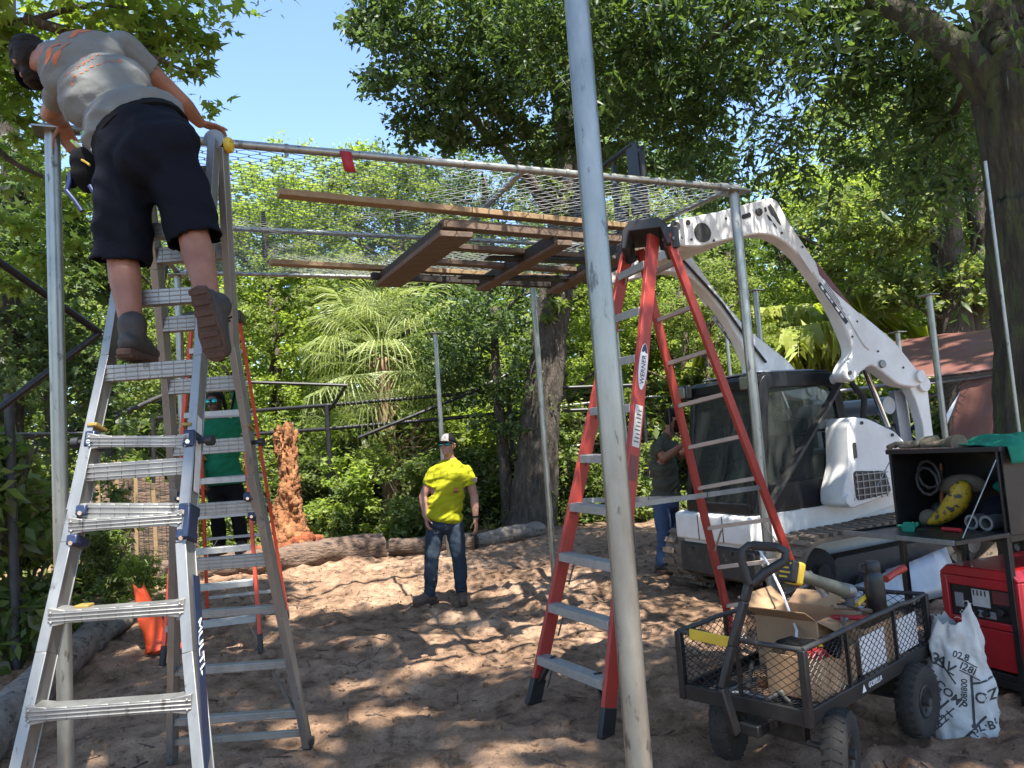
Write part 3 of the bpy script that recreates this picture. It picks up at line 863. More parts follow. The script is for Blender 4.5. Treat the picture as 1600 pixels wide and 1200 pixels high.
# big near tree on the right: trunk, limb, dark overhang, hanging sprays
p = at(1622, 640, 5.4)
big = thing('shade_tree', 'big near tree at the right edge with thick bark and dark overhanging branches', 'tree', (p.x, p.y, gz(p.x, p.y) - .1))
f0 = at(1590, 170, 5.4)
trunk_obj('trunk', [V((p.x + .02, p.y, -.15)), V((p.x, p.y, .9)), at(1618, 400, 5.4), f0, at(1578, 40, 5.5), at(1560, -200, 5.6), at(1550, -500, 5.4)], .30, .23, M['bark_moss'], big, 8, .12, .035, 80, 34)
trunk_obj('limb', [at(1590, 200, 5.42), at(1525, 105, 5.45), at(1450, 45, 5.6), at(1365, -12, 5.9), at(1250, -90, 6.4), at(1080, -120, 7)], .135, .06, M['bark_moss'], big, 9, .04, .02, 40, 20)
mb = MB()
for s_, pts in enumerate([[at(1250, -90, 6.4), at(1150, 20, 7), at(1080, 90, 7.6)], [at(1365, -15, 5.9), at(1340, 60, 6.6), at(1330, 140, 7)], [at(1080, -120, 7), at(960, -20, 8), at(880, 60, 8.6)], [at(1580, 60, 5.5), at(1500, 160, 6.3), at(1440, 240, 7)], [at(1080, -120, 7), at(1020, 60, 8), at(1000, 170, 8.4)]]):
    mb = MB(); limb(mb, pts, .05, .008, 7, .04, s_); mb.build('bough', M['bark_moss'], big, smooth=180)
bl = []
for px, py, Y, r, n in [(1100, 30, 8, (1.4, 1.2, .55), 7000), (960, 20, 8.5, (1.2, 1.1, .7), 6000), (860, 60, 9, (.9, 1, .7), 4200), (760, 0, 9.5, (.9, 1, .5), 2600), (1260, 15, 7, (.9, .9, .4), 4200), (1010, 150, 8.5, (.75, .8, .6), 4200), (1130, 140, 8.2, (.5, .6, .6), 2600), (1420, 150, 7, (.7, .8, .55), 3200),
                        (1460, 270, 7.4, (.45, .5, .45), 1500), (1350, 80, 6.6, (.7, .6, .35), 2200), (1090, 250, 8.6, (.3, .4, .3), 700), (1330, 200, 8, (.35, .4, .5), 800), (1500, 120, 6.4, (.45, .5, .5), 1400), (1000, -150, 7.5, (2.4, 2, .6), 7000), (1300, -150, 6, (1.8, 1.6, .6), 6000), (1500, -40, 6.6, (.8, .8, .3), 1500), (1600, -200, 4, (2, 2, .8), 5000), (1400, -500, 4, (2.5, 2.5, .9), 7000)]:
    bl.append((tuple(at(px, py, Y)), r, n))
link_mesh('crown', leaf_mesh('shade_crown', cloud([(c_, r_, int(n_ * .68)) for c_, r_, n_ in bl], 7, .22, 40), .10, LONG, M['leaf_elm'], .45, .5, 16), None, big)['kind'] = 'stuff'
sprays = []
for k in range(4):
    g2 = np.random.default_rng(60 + k)
    pos, drs = [], []
    mb = MB(); L = .38 + .08 * k
    tw = [V((0, 0, 0)), V((.06, .02, -L * .35)), V((.08, -.02, -L * .7)), V((.10, .02, -L))]
    for j in range(14):
        t = j / 13; i0 = min(2, int(t * 3)); f_ = t * 3 - i0
        q = tw[i0].lerp(tw[i0 + 1], f_); pos.append(tuple(q)); s_ = 1 if j % 2 else -1
        drs.append((s_ * .9, .25 * g2.normal(), -.6))
    me = leaf_mesh('leaf_spray', np.array(pos), .095, LONG, M['leaf_elm'], .35, .2, 70 + k, np.array(drs))
    bm = bmesh.new(); bm.from_mesh(me)
    tmp = MB().tube(tw, .003, 4).mesh('t'); bm.from_mesh(tmp); bm.to_mesh(me); bm.free()
    sprays.append(me)
g3 = np.random.default_rng(77)
for k in range(240):
    u = g3.uniform()
    if u < .34: px, py, Y = g3.normal(1225, 45), g3.normal(175, 60), g3.uniform(7.2, 8.4)
    elif u < .55: px, py, Y = g3.normal(1130, 60), g3.normal(240, 40), g3.uniform(7.6, 8.8)
    elif u < .75: px, py, Y = g3.normal(1420, 60), g3.normal(220, 60), g3.uniform(6.2, 7.5)
    else: px, py, Y = g3.uniform(820, 1500), g3.uniform(-10, 120), g3.uniform(6.6, 8.4)
    o = link_mesh('leaf_spray', sprays[k % 4], None, big, False)
    o.location = WM[big.name].inverted() @ at(px, py, Y); o.rotation_euler = (g3.normal() * .35, g3.normal() * .35, g3.uniform(0, 6.28)); s_ = g3.uniform(.75, 1.25); o.scale = (s_,) * 3

# twin trunks behind the tarpaulin
p = at(1500, 640, 14)
t = thing('twin_tree', 'tree with two dark trunks behind the brown tarpaulin', 'tree', (p.x, p.y, gz(p.x, p.y) - .1))
trunk_obj('trunk', [V((p.x, p.y, -.1)), at(1492, 500, 14), at(1480, 380, 14), at(1468, 260, 14), at(1462, 100, 13.8)], .32, .22, M['bark'], t, 10, .1, .04, 20, 8)
trunk_obj('trunk', [V((p.x + .35, p.y + .3, -.1)), at(1522, 500, 14.3), at(1535, 400, 14.3), at(1522, 300, 14.3), at(1500, 240, 14.2)], .26, .14, M['bark'], t, 11, .1, .04, 18, 8)
mb = MB()
for s_, pts in enumerate([[at(1480, 400, 14), at(1430, 350, 13.7), at(1380, 330, 13.5)], [at(1492, 500, 14), at(1450, 490, 13.8), at(1410, 470, 13.6)], [at(1530, 380, 14.2), at(1560, 300, 13.8)]]):
    mb = MB(); limb(mb, pts, .06, .012, 7, .05, s_); mb.build('limb', M['bark'], t, smooth=180)
bl = [(tuple(at(1390, 330, 13.5)), (.9, .8, .7), 2600), (tuple(at(1460, 200, 13.5)), (1.2, 1, .8), 3400), (tuple(at(1410, 450, 13.8)), (.9, .7, .5), 1800), (tuple(at(1540, 440, 13.6)), (.7, .6, .7), 1800), (tuple(at(1340, 400, 14.4)), (.9, .8, .8), 2200), (tuple(at(1500, 330, 15)), (1.2, .8, 1), 2600), (tuple(at(1300, 330, 15)), (.8, .8, .6), 1500)]
link_mesh('crown', leaf_mesh('twin_crown', cloud(bl, 15, .25, 45), .12, OVAL, M['leaf_mid'], .5, .3, 17), None, t)['kind'] = 'stuff'

# tall trees standing outside the frame, behind and beside the camera: their crowns shade the site
def overstory(seed, n):
    g = np.random.default_rng(seed)
    bl = []
    for k in range(17):
        a = g.uniform(0, 6.28); q = 4.4 * g.uniform(.05, 1) ** .5
        r = g.uniform(.7, 1.25)
        bl.append(((math.cos(a) * q, math.sin(a) * q, 12.6 + g.uniform(-.8, 2.0)), (r, r, r * .6), n // 17))
    return leaf_mesh('high_crown', cloud(bl, seed, .3, 60), .24, OVAL, M['leaf_oak'], .8, .2, seed)


ov = [overstory(41, OVN), overstory(42, OVN)]
mb = MB(); limb(mb, [(0, 0, -.2), (.1, 0, 3), (0, .1, 7), (.1, 0, 13.5)], .30, .1, 12, .04, 1)
for j in range(6):
    a = j * 1.05; limb(mb, [(0, 0, 8.5 + .5 * j), (math.cos(a) * 1.6, math.sin(a) * 1.6, 11.4), (math.cos(a) * 3.4, math.sin(a) * 3.4, 12.8)], .1, .02, 6, .05, j)
ovt = mb.mesh('trunk', M['bark'])
for i, (x, y, rz, lab) in enumerate(OVER):
    t = thing('tall_tree', lab, 'tree', (x, y, 0), rz, 'tall trees around the camera')
    link_mesh('trunk', ovt, None, t, False); link_mesh('crown', ov[i % 2], None, t, False)

# fan palm
def fan_frond(seed):
    g = random.Random(seed)
    mb = MB()
    Lp = 1.15
    mb.tube([(0, 0, 0), (Lp * .5, 0, .10), (Lp, 0, .06)], [.018, .013, .010], 5)
    mb.cur = 1
    nb = 32
    for k in range(nb):
        a = R(-118 + 236 * k / (nb - 1)); L = (.95 - .28 * abs(a) / R(118)) * g.uniform(.85, 1.1)
        dx, dy = math.cos(a), math.sin(a)
        b = V((Lp, 0, .06)); hang = g.uniform(.10, .34)
        m1 = b + V((dx * L * .5, dy * L * .5, .07 - .10 * (1 - dx))); m2 = b + V((dx * L * .8, dy * L * .8, -.10 * L - hang * .35)); e = b + V((dx * L * .93, dy * L * .93, -.32 * L - hang))
        w = V((-dy, dx, .6 * (-1) ** k)) * .0095
        mb.add([b, m1 + w, m2 + w * .8, e, m2 - w * .8, m1 - w], [(0, 1, 5), (1, 2, 4, 5), (2, 3, 4)])
    return mb.mesh('frond', [M['palm'], M['palm']])


fan = [fan_frond(k) for k in range(3)]
pc = at(596, 560, 16)
palm = thing('fan_palm', 'cabbage palm with pale fan fronds behind the black fence', 'palm', (pc.x, pc.y, gz(pc.x, pc.y) - .05))
trunk_obj('trunk', [V((pc.x + .08, pc.y, -.1)), V((pc.x + .05, pc.y, 1.2)), V((pc.x, pc.y, pc.z))], .19, .15, M['drypalm'], palm, 12, .05, .04, 16, 8)
mb = MB()
for k in range(46):
    a = k * 2.4; z = pc.z - 1.9 + k * .045
    mb.beam(V((pc.x + math.cos(a) * .13, pc.y + math.sin(a) * .13, z)), V((pc.x + math.cos(a) * .34, pc.y + math.sin(a) * .34, z + .3)), .06, .025, (math.cos(a), math.sin(a), .3), .02, .01)
mb.build('frond_stubs', M['drypalm'], palm)
inv = WM[palm.name].inverted()
for k in range(38):
    o = link_mesh('frond', fan[k % 3], None, palm, False)
    el = R(72 - 125 * (k / 37) + random.uniform(-8, 8))
    o.location = inv @ (pc + V((0, 0, .15)))
    o.rotation_euler = Matrix.Rotation(k * 2.399, 4, 'Z').to_3x3().to_euler()
    o.rotation_euler = (Matrix.Rotation(k * 2.399, 3, 'Z') @ Matrix.Rotation(-el, 3, 'Y')).to_euler()
    s_ = random.uniform(.85, 1.2); o.scale = (s_, s_, s_)
mb = MB()
for k in range(16):
    e = at(random.uniform(650, 735), random.uniform(640, 800), 15.2 + random.uniform(0, 1)); s0 = V((pc.x, pc.y, random.uniform(.3, 1.6)))
    md = (s0 + e) / 2 + V((0, 0, .18))
    mb.tube([s0, md, e], [.022, .017, .01], 5)
mb.build('bare_stalk', M['drypalm'], palm)

# feather palm, yellow green, weeping
def feather(seed):
    g = random.Random(seed); mb = MB(); pts = []
    for k in range(15):
        t = k / 14; pts.append(V((1.9 * t ** .9, 0, 1.5 * t - 2.0 * t ** 2.4)))
    mb.tube(pts, [.018 * (1 - .8 * k / 14) for k in range(15)], 5)
    mb.cur = 1
    for k in range(30):
        t = .10 + .89 * k / 30; i0 = min(13, int(t * 14)); p = pts[i0].lerp(pts[i0 + 1], t * 14 - i0)
        for s_ in (-1, 1):
            L = .75 * math.sin(math.pi * (.18 + .74 * t)) * g.uniform(.7, 1.2)
            m1 = p + V((.08 + g.uniform(-.05, .05), s_ * L * g.uniform(.25, .5), -.02)); e = p + V((.16 + g.uniform(-.12, .12), s_ * L * g.uniform(.3, .75), -L * g.uniform(.7, 1.1)))
            w = V((.0062, 0, 0)); mb.add([p, m1 + w, e, m1 - w], [(0, 1, 2), (0, 2, 3)])
    return mb.mesh('frond', [M['palmyellow'], M['palmyellow']])


fea = [feather(k) for k in range(2)]
for (px, py, Y, ns, sc, lab) in [(1268, 560, 16, 15, 1.15, 'yellow green feather palm with weeping fronds between the loader arms'), (1215, 545, 17.5, 10, .9, 'smaller feather palm left of the weeping one, behind the far loader arm')]:
    pc = at(px, py, Y)
    t = thing('feather_palm', lab, 'palm', (pc.x, pc.y, gz(pc.x, pc.y) - .05))
    trunk_obj('trunk', [V((pc.x, pc.y, -.1)), V((pc.x, pc.y, pc.z))], .12, .09, M['drypalm'], t, 13, .02, .01, 12, 6)
    inv = WM[t.name].inverted()
    for k in range(ns):
        o = link_mesh('frond', fea[k % 2], None, t, False); o.location = inv @ pc
        o.rotation_euler = (Matrix.Rotation(k * 2.399, 3, 'Z') @ Matrix.Rotation(-R(random.uniform(-15, 35)), 3, 'Y')).to_euler(); s_ = sc * random.uniform(.85, 1.2); o.scale = (s_,) * 3
# ------------------------------------------------------------------ steel posts and the mesh roof frame
CA, CC, CD, CB = V((-2.31, 3.89, 3.44)), V((1.78, 5.69, 3.44)), V((.33, 8.93, 3.54)), V((-3.12, 7.22, 3.50))


def post(x, y, z1, r, lab, tilt=(0, 0), plate=True, yaw=.41, z0=None):
    z0 = gz(x, y) - .12 if z0 is None else z0
    t = thing('steel_post', lab, 'post', (x, y, 0), 0, 'galvanised posts of the new enclosure')
    top = V((x + tilt[0], y + tilt[1], z1))
    MB().tube([V((x, y, z0)), top], r, 20).build('tube', M['galv'], t, smooth=60)
    if plate:
        MB().box(top + V((0, 0, .006)), (.17, .17, .012), Matrix.Rotation(yaw, 3, 'Z')).build('top_plate', M['galv'], t, .002)
    return t


post(CA.x, CA.y, 3.41, .037, 'tall galvanised post at the left, where the crouching man leans over its top')
post(CC.x, CC.y, 3.40, .037, 'galvanised corner post carrying the right end of the roof rail, before the loader')
post(CD.x, CD.y + .1, 3.49, .036, 'galvanised back corner post in front of the leaning oak')
post(CB.x, CB.y, 3.46, .036, 'galvanised back post seen through the aluminium ladder')
post(.28, 2.24, 3.44, .0375, 'nearest thick galvanised pole crossing the whole picture in front of the red ladder', plate=True)
p = at(680, 522, 10.9); post(p.x, p.y, p.z, .035, 'slim galvanised post rising behind the man in yellow')
p = at(1180, 455, 10.2); post(p.x, p.y, p.z, .04, 'galvanised post with flat plate showing above the loader far arm')
p = at(1402, 520, 10.6); post(p.x, p.y, p.z, .035, 'galvanised post with flat plate just right of the near loader arm')
p = at(1451, 462, 9.2); post(p.x, p.y, p.z, .038, 'galvanised post with flat plate in front of the brown tarpaulin')
p = at(1558, 400, 5.0); post(p.x, p.y, at(1541, 252, 5.0).z, .011, 'thin galvanised pipe standing against the big near tree trunk', plate=False)
p = at(963, 518, 10.7); post(p.x, p.y, p.z, .032, 'thin galvanised post seen between the rails of the red step ladder')
p = at(1130, 470, 12.5); post(p.x, p.y, p.z - .3, .03, 'farthest thin post behind the raised loader arm')

roof = thing('roof_frame', 'galvanised pipe roof frame covered with chain link mesh, over the clearing', 'roof frame', (CA.x, CA.y, 0))
def lerp(a, b, t): return a + (b - a) * t
cr0, cr1 = lerp(CA, CC, .61), lerp(CB, CD, .61)
for a, b, r in ((CA + (CA - CC) * .01, CC + (CC - CA) * .012, .025), (CC, CD, .022), (CA, CB, .022), (CB, CD, .021), (lerp(CA, CB, .52), lerp(CC, CD, .52), .021), (cr0, cr1, .021)):
    MB().tube([a, b], r, 14).build('rail', M['galv'], roof, smooth=60)
dr = (CC - CA).normalized()
for k in range(11):
    c = lerp(CA, CC, .10 + .083 * k)
    mb = MB(); mb.tube([c - dr * .011, c + dr * .011], .029, 14); mb.box(c + V((0, 0, -.034)), (.02, .012, .026))
    mb.build('clamp', M['galv_dull'], roof)
for c in (CC,):
    mb = MB(); mb.tube([c - dr * .14, c + dr * .05], .031, 14); mb.build('end_sleeve', M['galv_dull'], roof)
    MB().box(c + dr * .02 + V((0, 0, -.03)), (.22, .10, .008), Matrix.Rotation(.41, 3, 'Z')).build('bracket', M['galv_dull'], roof, .002)
mv, mf = wire_grid([CA, CC, CD, CB], .060, .052, .0026, sag=.06, flat=.22)
o = MB().add(mv, mf).build('wire_mesh', M['wire'], roof, smooth=0); o['kind'] = 'stuff'
p = at(530, 234, 4.5)
mb = MB(); q = lerp(CA, CC, .345)
pts = [q + V((0, 0, .028)), q + V((.0, -.03, 0)), q + V((.01, -.034, -.06)), q + V((.022, -.03, -.125))]
w = dr * .034
vs = []
for a in pts: vs += [a - w, a + w]
mb.add(vs, [(0, 1, 3, 2), (2, 3, 5, 4), (4, 5, 7, 6)])
o = mb.build('cloth_strip', M['redtape'], None, smooth=60); o.modifiers.new('thick', 'SOLIDIFY').thickness = .003
tag(o, 'red cloth strip tied on the front roof rail', 'strip')

# lumber frame lifted under the mesh by the loader forks
lum = thing('lumber_frame', 'brown lumber frame of long boards and cross boards lifted under the mesh roof', 'wooden frame', (0, 6.2, 3.1))
zb = 3.27
b1a, b1b = atz(435, 302, zb), atz(1003, 357, zb)
b2a, b2b = atz(422, 410, zb), atz(920, 440, zb)
ub = (b1b - b1a).normalized()
b1b = b1a + ub * 2.95; 
u2 = ub
b2b = b2a + u2 * 3.1
def board(a, b, w, t, mat, up=(0, 0, 1)):
    me = MB().beam((0, -0, 0), (0, (b - a).length, 0), w, t).mesh('board', mat)
    for v_ in me.vertices: v_.co = V((v_.co.y, v_.co.x, v_.co.z))
    o = bpy.data.objects.new('board', me); col.objects.link(o); o.parent = lum
    s, u, d = frame_from(b - a, up)
    Mx = Matrix((d, s, u)).transposed().to_4x4(); Mx.translation = a
    me.transform(WM[lum.name].inverted() @ Mx)
    me.flip_normals()
    bv = o.modifiers.new('bevel', 'BEVEL'); bv.width = .003; bv.segments = 1
    return o
dz = V((0, 0, -.046))
board(b1a, b1b, .09, .04, M['pine'])
board(lerp(b1a, b1b, .36) + dz * 2.1 + V((.02, .05, 0)), b1b + dz * 2.1 + V((.02, .05, 0)), .10, .06, M['oldwood'])
board(b2a, b2b, .09, .04, M['pine'])
board(lerp(b2a, b2b, .28) + dz * 1.6, lerp(b2a, b2b, .98) + dz * 1.6, .06, .06, M['darkwood'])
for t1, t2, w, mt in ((.40, .335, .24, 'oldwood'), (.70, .64, .12, 'oldwood'), (.93, .90, .14, 'oldwood')):
    a, b = lerp(b1a, b1b, t1) + dz * 4.0, lerp(b2a, b2b, t2) + dz * 2.9
    d = (b - a).normalized()
    board(a - d * .06, b + d * .08, w, .038, M[mt])
    board(a - d * .02 + V((-.09 if w > .2 else -.05, 0, .05)), b + d * .03 + V((-.09 if w > .2 else -.05, 0, .05)), .035, .085, M['darkwood'])
for s_, k in ((.35, .45), (.62, .5)):
    a = lerp(b1a, b2a, s_) + ub * 1.2 + dz * 1.9; board(a, a + ub * 1.55, .09, .04, M['oldwood'])

# ------------------------------------------------------------------ fences behind
def pipe_fence(name, lab, pts, z0, z1, r, mat, wiremat, pitch=.06, rails=(1.0,), cat='fence', wire=True, postr=None, wr=.0018):
    t = thing(name, lab, cat, (pts[0].x, pts[0].y, 0))
    for q in pts:
        MB().tube([V((q.x, q.y, gz(q.x, q.y) - .1)), V((q.x, q.y, gz(q.x, q.y) + z1))], postr or r * 1.3, 10).build('post', mat, t, smooth=60)
    for a, b in zip(pts[:-1], pts[1:]):
        ga, gb = gz(a.x, a.y), gz(b.x, b.y)
        for f in rails:
            MB().tube([V((a.x, a.y, ga + z0 + (z1 - z0) * f)), V((b.x, b.y, gb + z0 + (z1 - z0) * f))], r, 10).build('rail', mat, t, smooth=60)
        if wire:
            vs, fs = wire_grid([V((a.x, a.y, ga + z0)), V((b.x, b.y, gb + z0)), V((b.x, b.y, gb + z1)), V((a.x, a.y, ga + z1))], pitch, pitch * .8, wr)
            MB().add(vs, fs).build('wire_mesh', wiremat, t, smooth=0)['kind'] = 'stuff'
    return t


def g2(px, py, Y):
    q = at(px, py, Y); return V((q.x, q.y, 0))


bf = pipe_fence('chain_link_fence', 'black chain link fence with tall post in front of the fan palm', [g2(240, 700, 15), g2(514, 700, 14.6), g2(800, 700, 14.9), g2(1010, 700, 15.2)], .05, 2.55, .038, M['blackpaint'], M['blackpaint'], .09, (1.0, .82), wr=.003)
q = at(516, 640, 14.6); q2 = at(541, 602, 13.9); q3 = at(385, 597, 13.6)
MB().tube([q, q2], .03, 8).build('arm', M['blackpaint'], bf); MB().tube([q3, q2 + (q2 - q3) * .01], .03, 8).build('rail', M['blackpaint'], bf)
q = at(560, 684, 13.9); q2 = at(738, 612, 14.2); q3 = at(806, 578, 14.6)
MB().tube([q, q2, q3], .033, 8).build('brace', M['blackpaint'], bf)
pipe_fence('chain_link_fence', 'galvanised chain link fence low behind the red step ladder', [g2(860, 700, 16), g2(1010, 700, 16), g2(1128, 700, 16), g2(1250, 700, 16)], .05, 2.3, .026, M['galv_dull'], M['wire'], .07, (1.0, .62), wr=.0025)
pipe_fence('chain_link_fence', 'galvanised chain link panel with rails just behind the loader engine', [g2(1300, 700, 11.5), g2(1420, 700, 11.2), g2(1480, 700, 11)], .1, 2.05, .03, M['galv_dull'], M['wire'], .07, (1.0, .9, .5), wr=.0022)
# netted black frame of the older cage at the left
oc = thing('old_cage_frame', 'black pipe frame of an older cage meeting in a point behind the left post', 'cage frame', tuple(g2(155, 700, 6.6)))
k0, k1, k2 = at(-60, 368, 5.6), at(156, 520, 6.8), at(-40, 668, 6.2)
for a, b in ((k0, k1), (k1, k2)):
    MB().tube([a, b], .032, 10).build('rail', M['blackpaint'], oc, smooth=60)
MB().tube([at(-20, 692, 8.5), at(140, 668, 9.6), at(300, 598, 11.2)], .03, 8).build('rail', M['greyframe'], oc, smooth=60)
mb = MB(); vs, fs = wire_grid([at(-20, 690, 8.5), at(300, 598, 11.2), at(300, 645, 11.2), at(-20, 740, 8.5)], .03, .024, .0022); MB().add(vs, fs).build('netting', M['greyframe'], oc, smooth=0)['kind'] = 'stuff'
vs, fs = wire_grid([at(-60, 368, 5.6), k1, at(120, 640, 6.8), at(-60, 640, 5.6)], .06, .05, .0015); MB().add(vs, fs).build('netting', M['blackpaint'], oc, smooth=0)['kind'] = 'stuff'
q = atz(26, 1045, .0); MB().tube([V((q.x, q.y, -.1)), at(14, 615, q.y)], .04, 12).build('post', M['greyframe'], oc, smooth=60)
q = atz(45, 1025, .0); MB().tube([V((q.x, q.y, -.1)), at(28, 900, q.y)], .032, 10).build('stub', M['greyframe'], oc, smooth=60)
MB().tube([at(-20, 678, 6.7), at(152, 676, 7.4)], .009, 8).build('thin_rail', M['galv_dull'], oc)

# tan board fence half hidden behind the ladders
bd = thing('board_fence', 'weathered tan board fence half overgrown, seen through the ladder on the left', 'fence', tuple(g2(200, 800, 12)))
rd = random.Random(4)
for k in range(26):
    px = 128 + k * 7.2; q = at(px, 850, 12.2); h = rd.uniform(1.25, 1.75)
    MB().box((q.x, q.y + rd.uniform(-.01, .01), h / 2 + gz(q.x, q.y)), (.062, .02, h), Matrix.Rotation(rd.uniform(-.03, .03), 3, 'Y')).build('board', M['logwood' if k % 4 else 'pine'], bd)
q, q2 = at(120, 760, 12.25), at(320, 760, 12.25)
MB().beam(q, q2, .03, .08).build('cross_rail', M['oldwood'], bd)

# brown tarpaulin hung over a fence line
q = [(1378, 538, 12.6), (1450, 526, 12.2), (1520, 518, 11.8), (1640, 502, 11.2), (1980, 455, 10.2)]
tp_ = thing('tarpaulin', 'brown tarpaulin sloping over the fence right of the loader', 'tarp', tuple(g2(1500, 700, 11)))
def sheet(name, top, bot, nu, nv, amp, mat, parent, seed=0):
    vs, fs = [], []
    for j in range(nv + 1):
        for i in range(nu + 1):
            u, v = i / nu * (len(top) - 1), j / nv
            i0 = min(len(top) - 2, int(u)); f = u - i0
            a = top[i0].lerp(top[i0 + 1], f); b = bot[i0].lerp(bot[i0 + 1], f)
            pnt = a.lerp(b, v)
            d = mnoise.fractal(pnt * 1.7 + V((seed, 0, 0)), 1, 2, 3) * amp
            vs.append(pnt + V((0, -d, d * .5)))
    for j in range(nv):
        for i in range(nu):
            k = j * (nu + 1) + i; fs.append((k, k + 1, k + nu + 2, k + nu + 1))
    o = MB().add(vs, fs).build(name, mat, parent, smooth=180)
    o.modifiers.new('thick', 'SOLIDIFY').thickness = .004
    return o
T = [at(*a) for a in q]; Bm = [at(1400, 598, 10.6), at(1455, 588, 10.3), at(1525, 580, 10), at(1650, 566, 9.5), at(2000, 520, 8.6)]
sheet('roof_sheet', T, Bm, 60, 16, .05, M['tarp'], tp_)
T2 = [at(1500, 596, 10.2), at(1560, 588, 9.9), at(1660, 574, 9.4), at(2010, 528, 8.5)]; B2 = [at(1465, 790, 10.2), at(1560, 790, 9.9), at(1680, 790, 9.4), at(2010, 770, 8.5)]
sheet('hanging_sheet', T2, B2, 48, 24, .05, M['tarp'], tp_, 5)
for a, b in ((Bm[0] + V((0, 0, -.02)), Bm[4] + V((0, 0, -.02))), (Bm[0] + V((0, -.05, -.07)), Bm[4] + V((0, -.05, -.07)))):
    MB().tube([a, b], .022, 8).build('rail', M['galv_dull'], tp_)
vs, fs = wire_grid([at(1455, 592, 10.35), at(1520, 586, 10.05), at(1500, 640, 10.1), at(1455, 650, 10.3)], .05, .04, .002); MB().add(vs, fs).build('wire_mesh', M['greyframe'], tp_, smooth=0)['kind'] = 'stuff'
mb = MB(); mb.add([at(1473, 655, 10), at(1500, 612, 10), at(1478, 668, 9.98), at(1473, 690, 10)], [(0, 1, 2, 3)]); o = mb.build('white_flap', M['whiteplain'], tp_); o.modifiers.new('thick', 'SOLIDIFY').thickness = .004

# ------------------------------------------------------------------ logs, stump, orange sheet
def log(lab, a, b, r0, r1, mat, seed, name='log'):
    mb = MB()
    P = [V(a).lerp(V(b), k / 44) + V((0, 0, .012 * math.sin(k * .2 + seed))) for k in range(45)]
    mb.tube(P, [r0 + (r1 - r0) * k / 44 for k in range(45)], 26)
    o = mb.build(name, mat, None, smooth=40); roughen(o.data, .19 * r0 * (1 if mat is M['logwood'] else .6), 5, seed, 1); roughen(o.data, .08 * r0, 16, seed + 3, 1); tag(o, lab, 'log', 'logs edging the clearing'); return o


def gl(px, py, r):
    q = atz(px, py, .1); return V((q.x, q.y, gz(q.x, q.y) + r * .72))


log('long weathered log below the rotten stump, its sawn end by the gap', gl(240, 915, .2), gl(598, 868, .2), .17, .22, M['logwood'], 1)
log('grey log behind the man in yellow, right of the gap in the edging', gl(610, 866, .15), gl(742, 857, .15), .13, .15, M['logwood'], 2)
log('grey log running to the foot of the leaning oak', gl(742, 856, .13), gl(846, 838, .13), .13, .13, M['greylog'], 3)
log('big grey timber at the lower left corner', atz(-60, 1190, .12), atz(150, 985, .12), .15, .13, M['greylog'], 4)
log('thin dark log continuing behind the left corner post', atz(140, 1010, .08), atz(215, 955, .08), .09, .07, M['greylog'], 5)

q = atz(455, 866, .12)
st = thing('tree_stump', 'tall rotten orange stump with crumbling red foot behind the log', 'stump', (q.x, q.y, gz(q.x, q.y)))
mb = MB(); P = [V((q.x, q.y, gz(q.x, q.y) - .05 + 2.16 * k / 30)) + V((-.06 * (k / 30), 0, 0)) for k in range(31)]
P = [P[0].lerp(P[-1], k / 70) for k in range(71)]
rs = [.36 * math.exp(-k / 13) + .225 - .125 * (k / 70) ** .8 for k in range(71)]
mb.tube(P, rs, 60); o = mb.build('snag', M['rotwood'], st, smooth=50); roughen(o.data, .12, 2.6, 3, .5); roughen(o.data, .07, 9, 5, .10); roughen(o.data, .05, 26, 4, .12); roughen(o.data, .02, 40, 8, 1)
for v_ in o.data.vertices:
    if v_.co.z > 2.05: v_.co.z += .16 * mnoise.noise(V((v_.co.x * 9, v_.co.y * 9, 3)))
mb = MB(); rd = random.Random(9)
for k in range(60):
    a = rd.uniform(0, 6.28); r_2 = rd.uniform(.3, .72); s_ = rd.uniform(.05, .15)
    mb.ball((q.x + math.cos(a) * r_2, q.y + math.sin(a) * r_2 * .8, gz(q.x, q.y) + max(0, .42 - r_2 * .6) + s_ * .3), (s_, s_, s_ * .8), 8)
o = mb.build('crumbled_foot', M['rotred'], st, smooth=60); roughen(o.data, .03, 14, 6, 1)

q = atz(243, 1016, .02)
oc_ = thing('orange_sheet', 'crumpled bright orange plastic sheet standing by the foot of the red ladder', 'plastic sheet', (q.x, q.y, 0))
vs, fs = [], []
nu, nv = 24, 18
for j in range(nv + 1):
    v = j / nv
    for i in range(nu):
        a = i / nu * 6.283
        c = V((q.x - .13 * v + .03 * (1 - v), q.y, .0 + v * .60))
        rr = (.062 * (1 - v) ** .7 + .048) * (1 + .35 * math.sin(a * 3 + v * 4) * .5) + .02 * mnoise.noise(V((math.cos(a) * 2, math.sin(a) * 2, v * 5)))
        vs.append(c + V((math.cos(a) * rr, math.sin(a) * rr * .5, .025 * math.sin(a * 2 + 1) * v)))
for j in range(nv):
    for i in range(nu):
        fs.append((j * nu + i, j * nu + (i + 1) % nu, (j + 1) * nu + (i + 1) % nu, (j + 1) * nu + i))
o = MB().add(vs, fs).build('upright_fold', M['orangecloth'], oc_, smooth=50); o.modifiers.new('thick', 'SOLIDIFY').thickness = .004
vs, fs = [], []
for j in range(11):
    for i in range(11):
        u, v = i / 10 - .5, j / 10 - .5
        vs.append(V((q.x + .12 + u * .36, q.y + .05 + v * .3, .10 + .10 * mnoise.noise(V((u * 5, v * 5, 2))) - .15 * (u * u + v * v))))
for j in range(10):
    for i in range(10): fs.append((j * 11 + i, j * 11 + i + 1, j * 11 + i + 12, j * 11 + i + 11))
o = MB().add(vs, fs).build('slumped_fold', M['orangecloth'], oc_, smooth=50); o.modifiers.new('thick', 'SOLIDIFY').thickness = .004
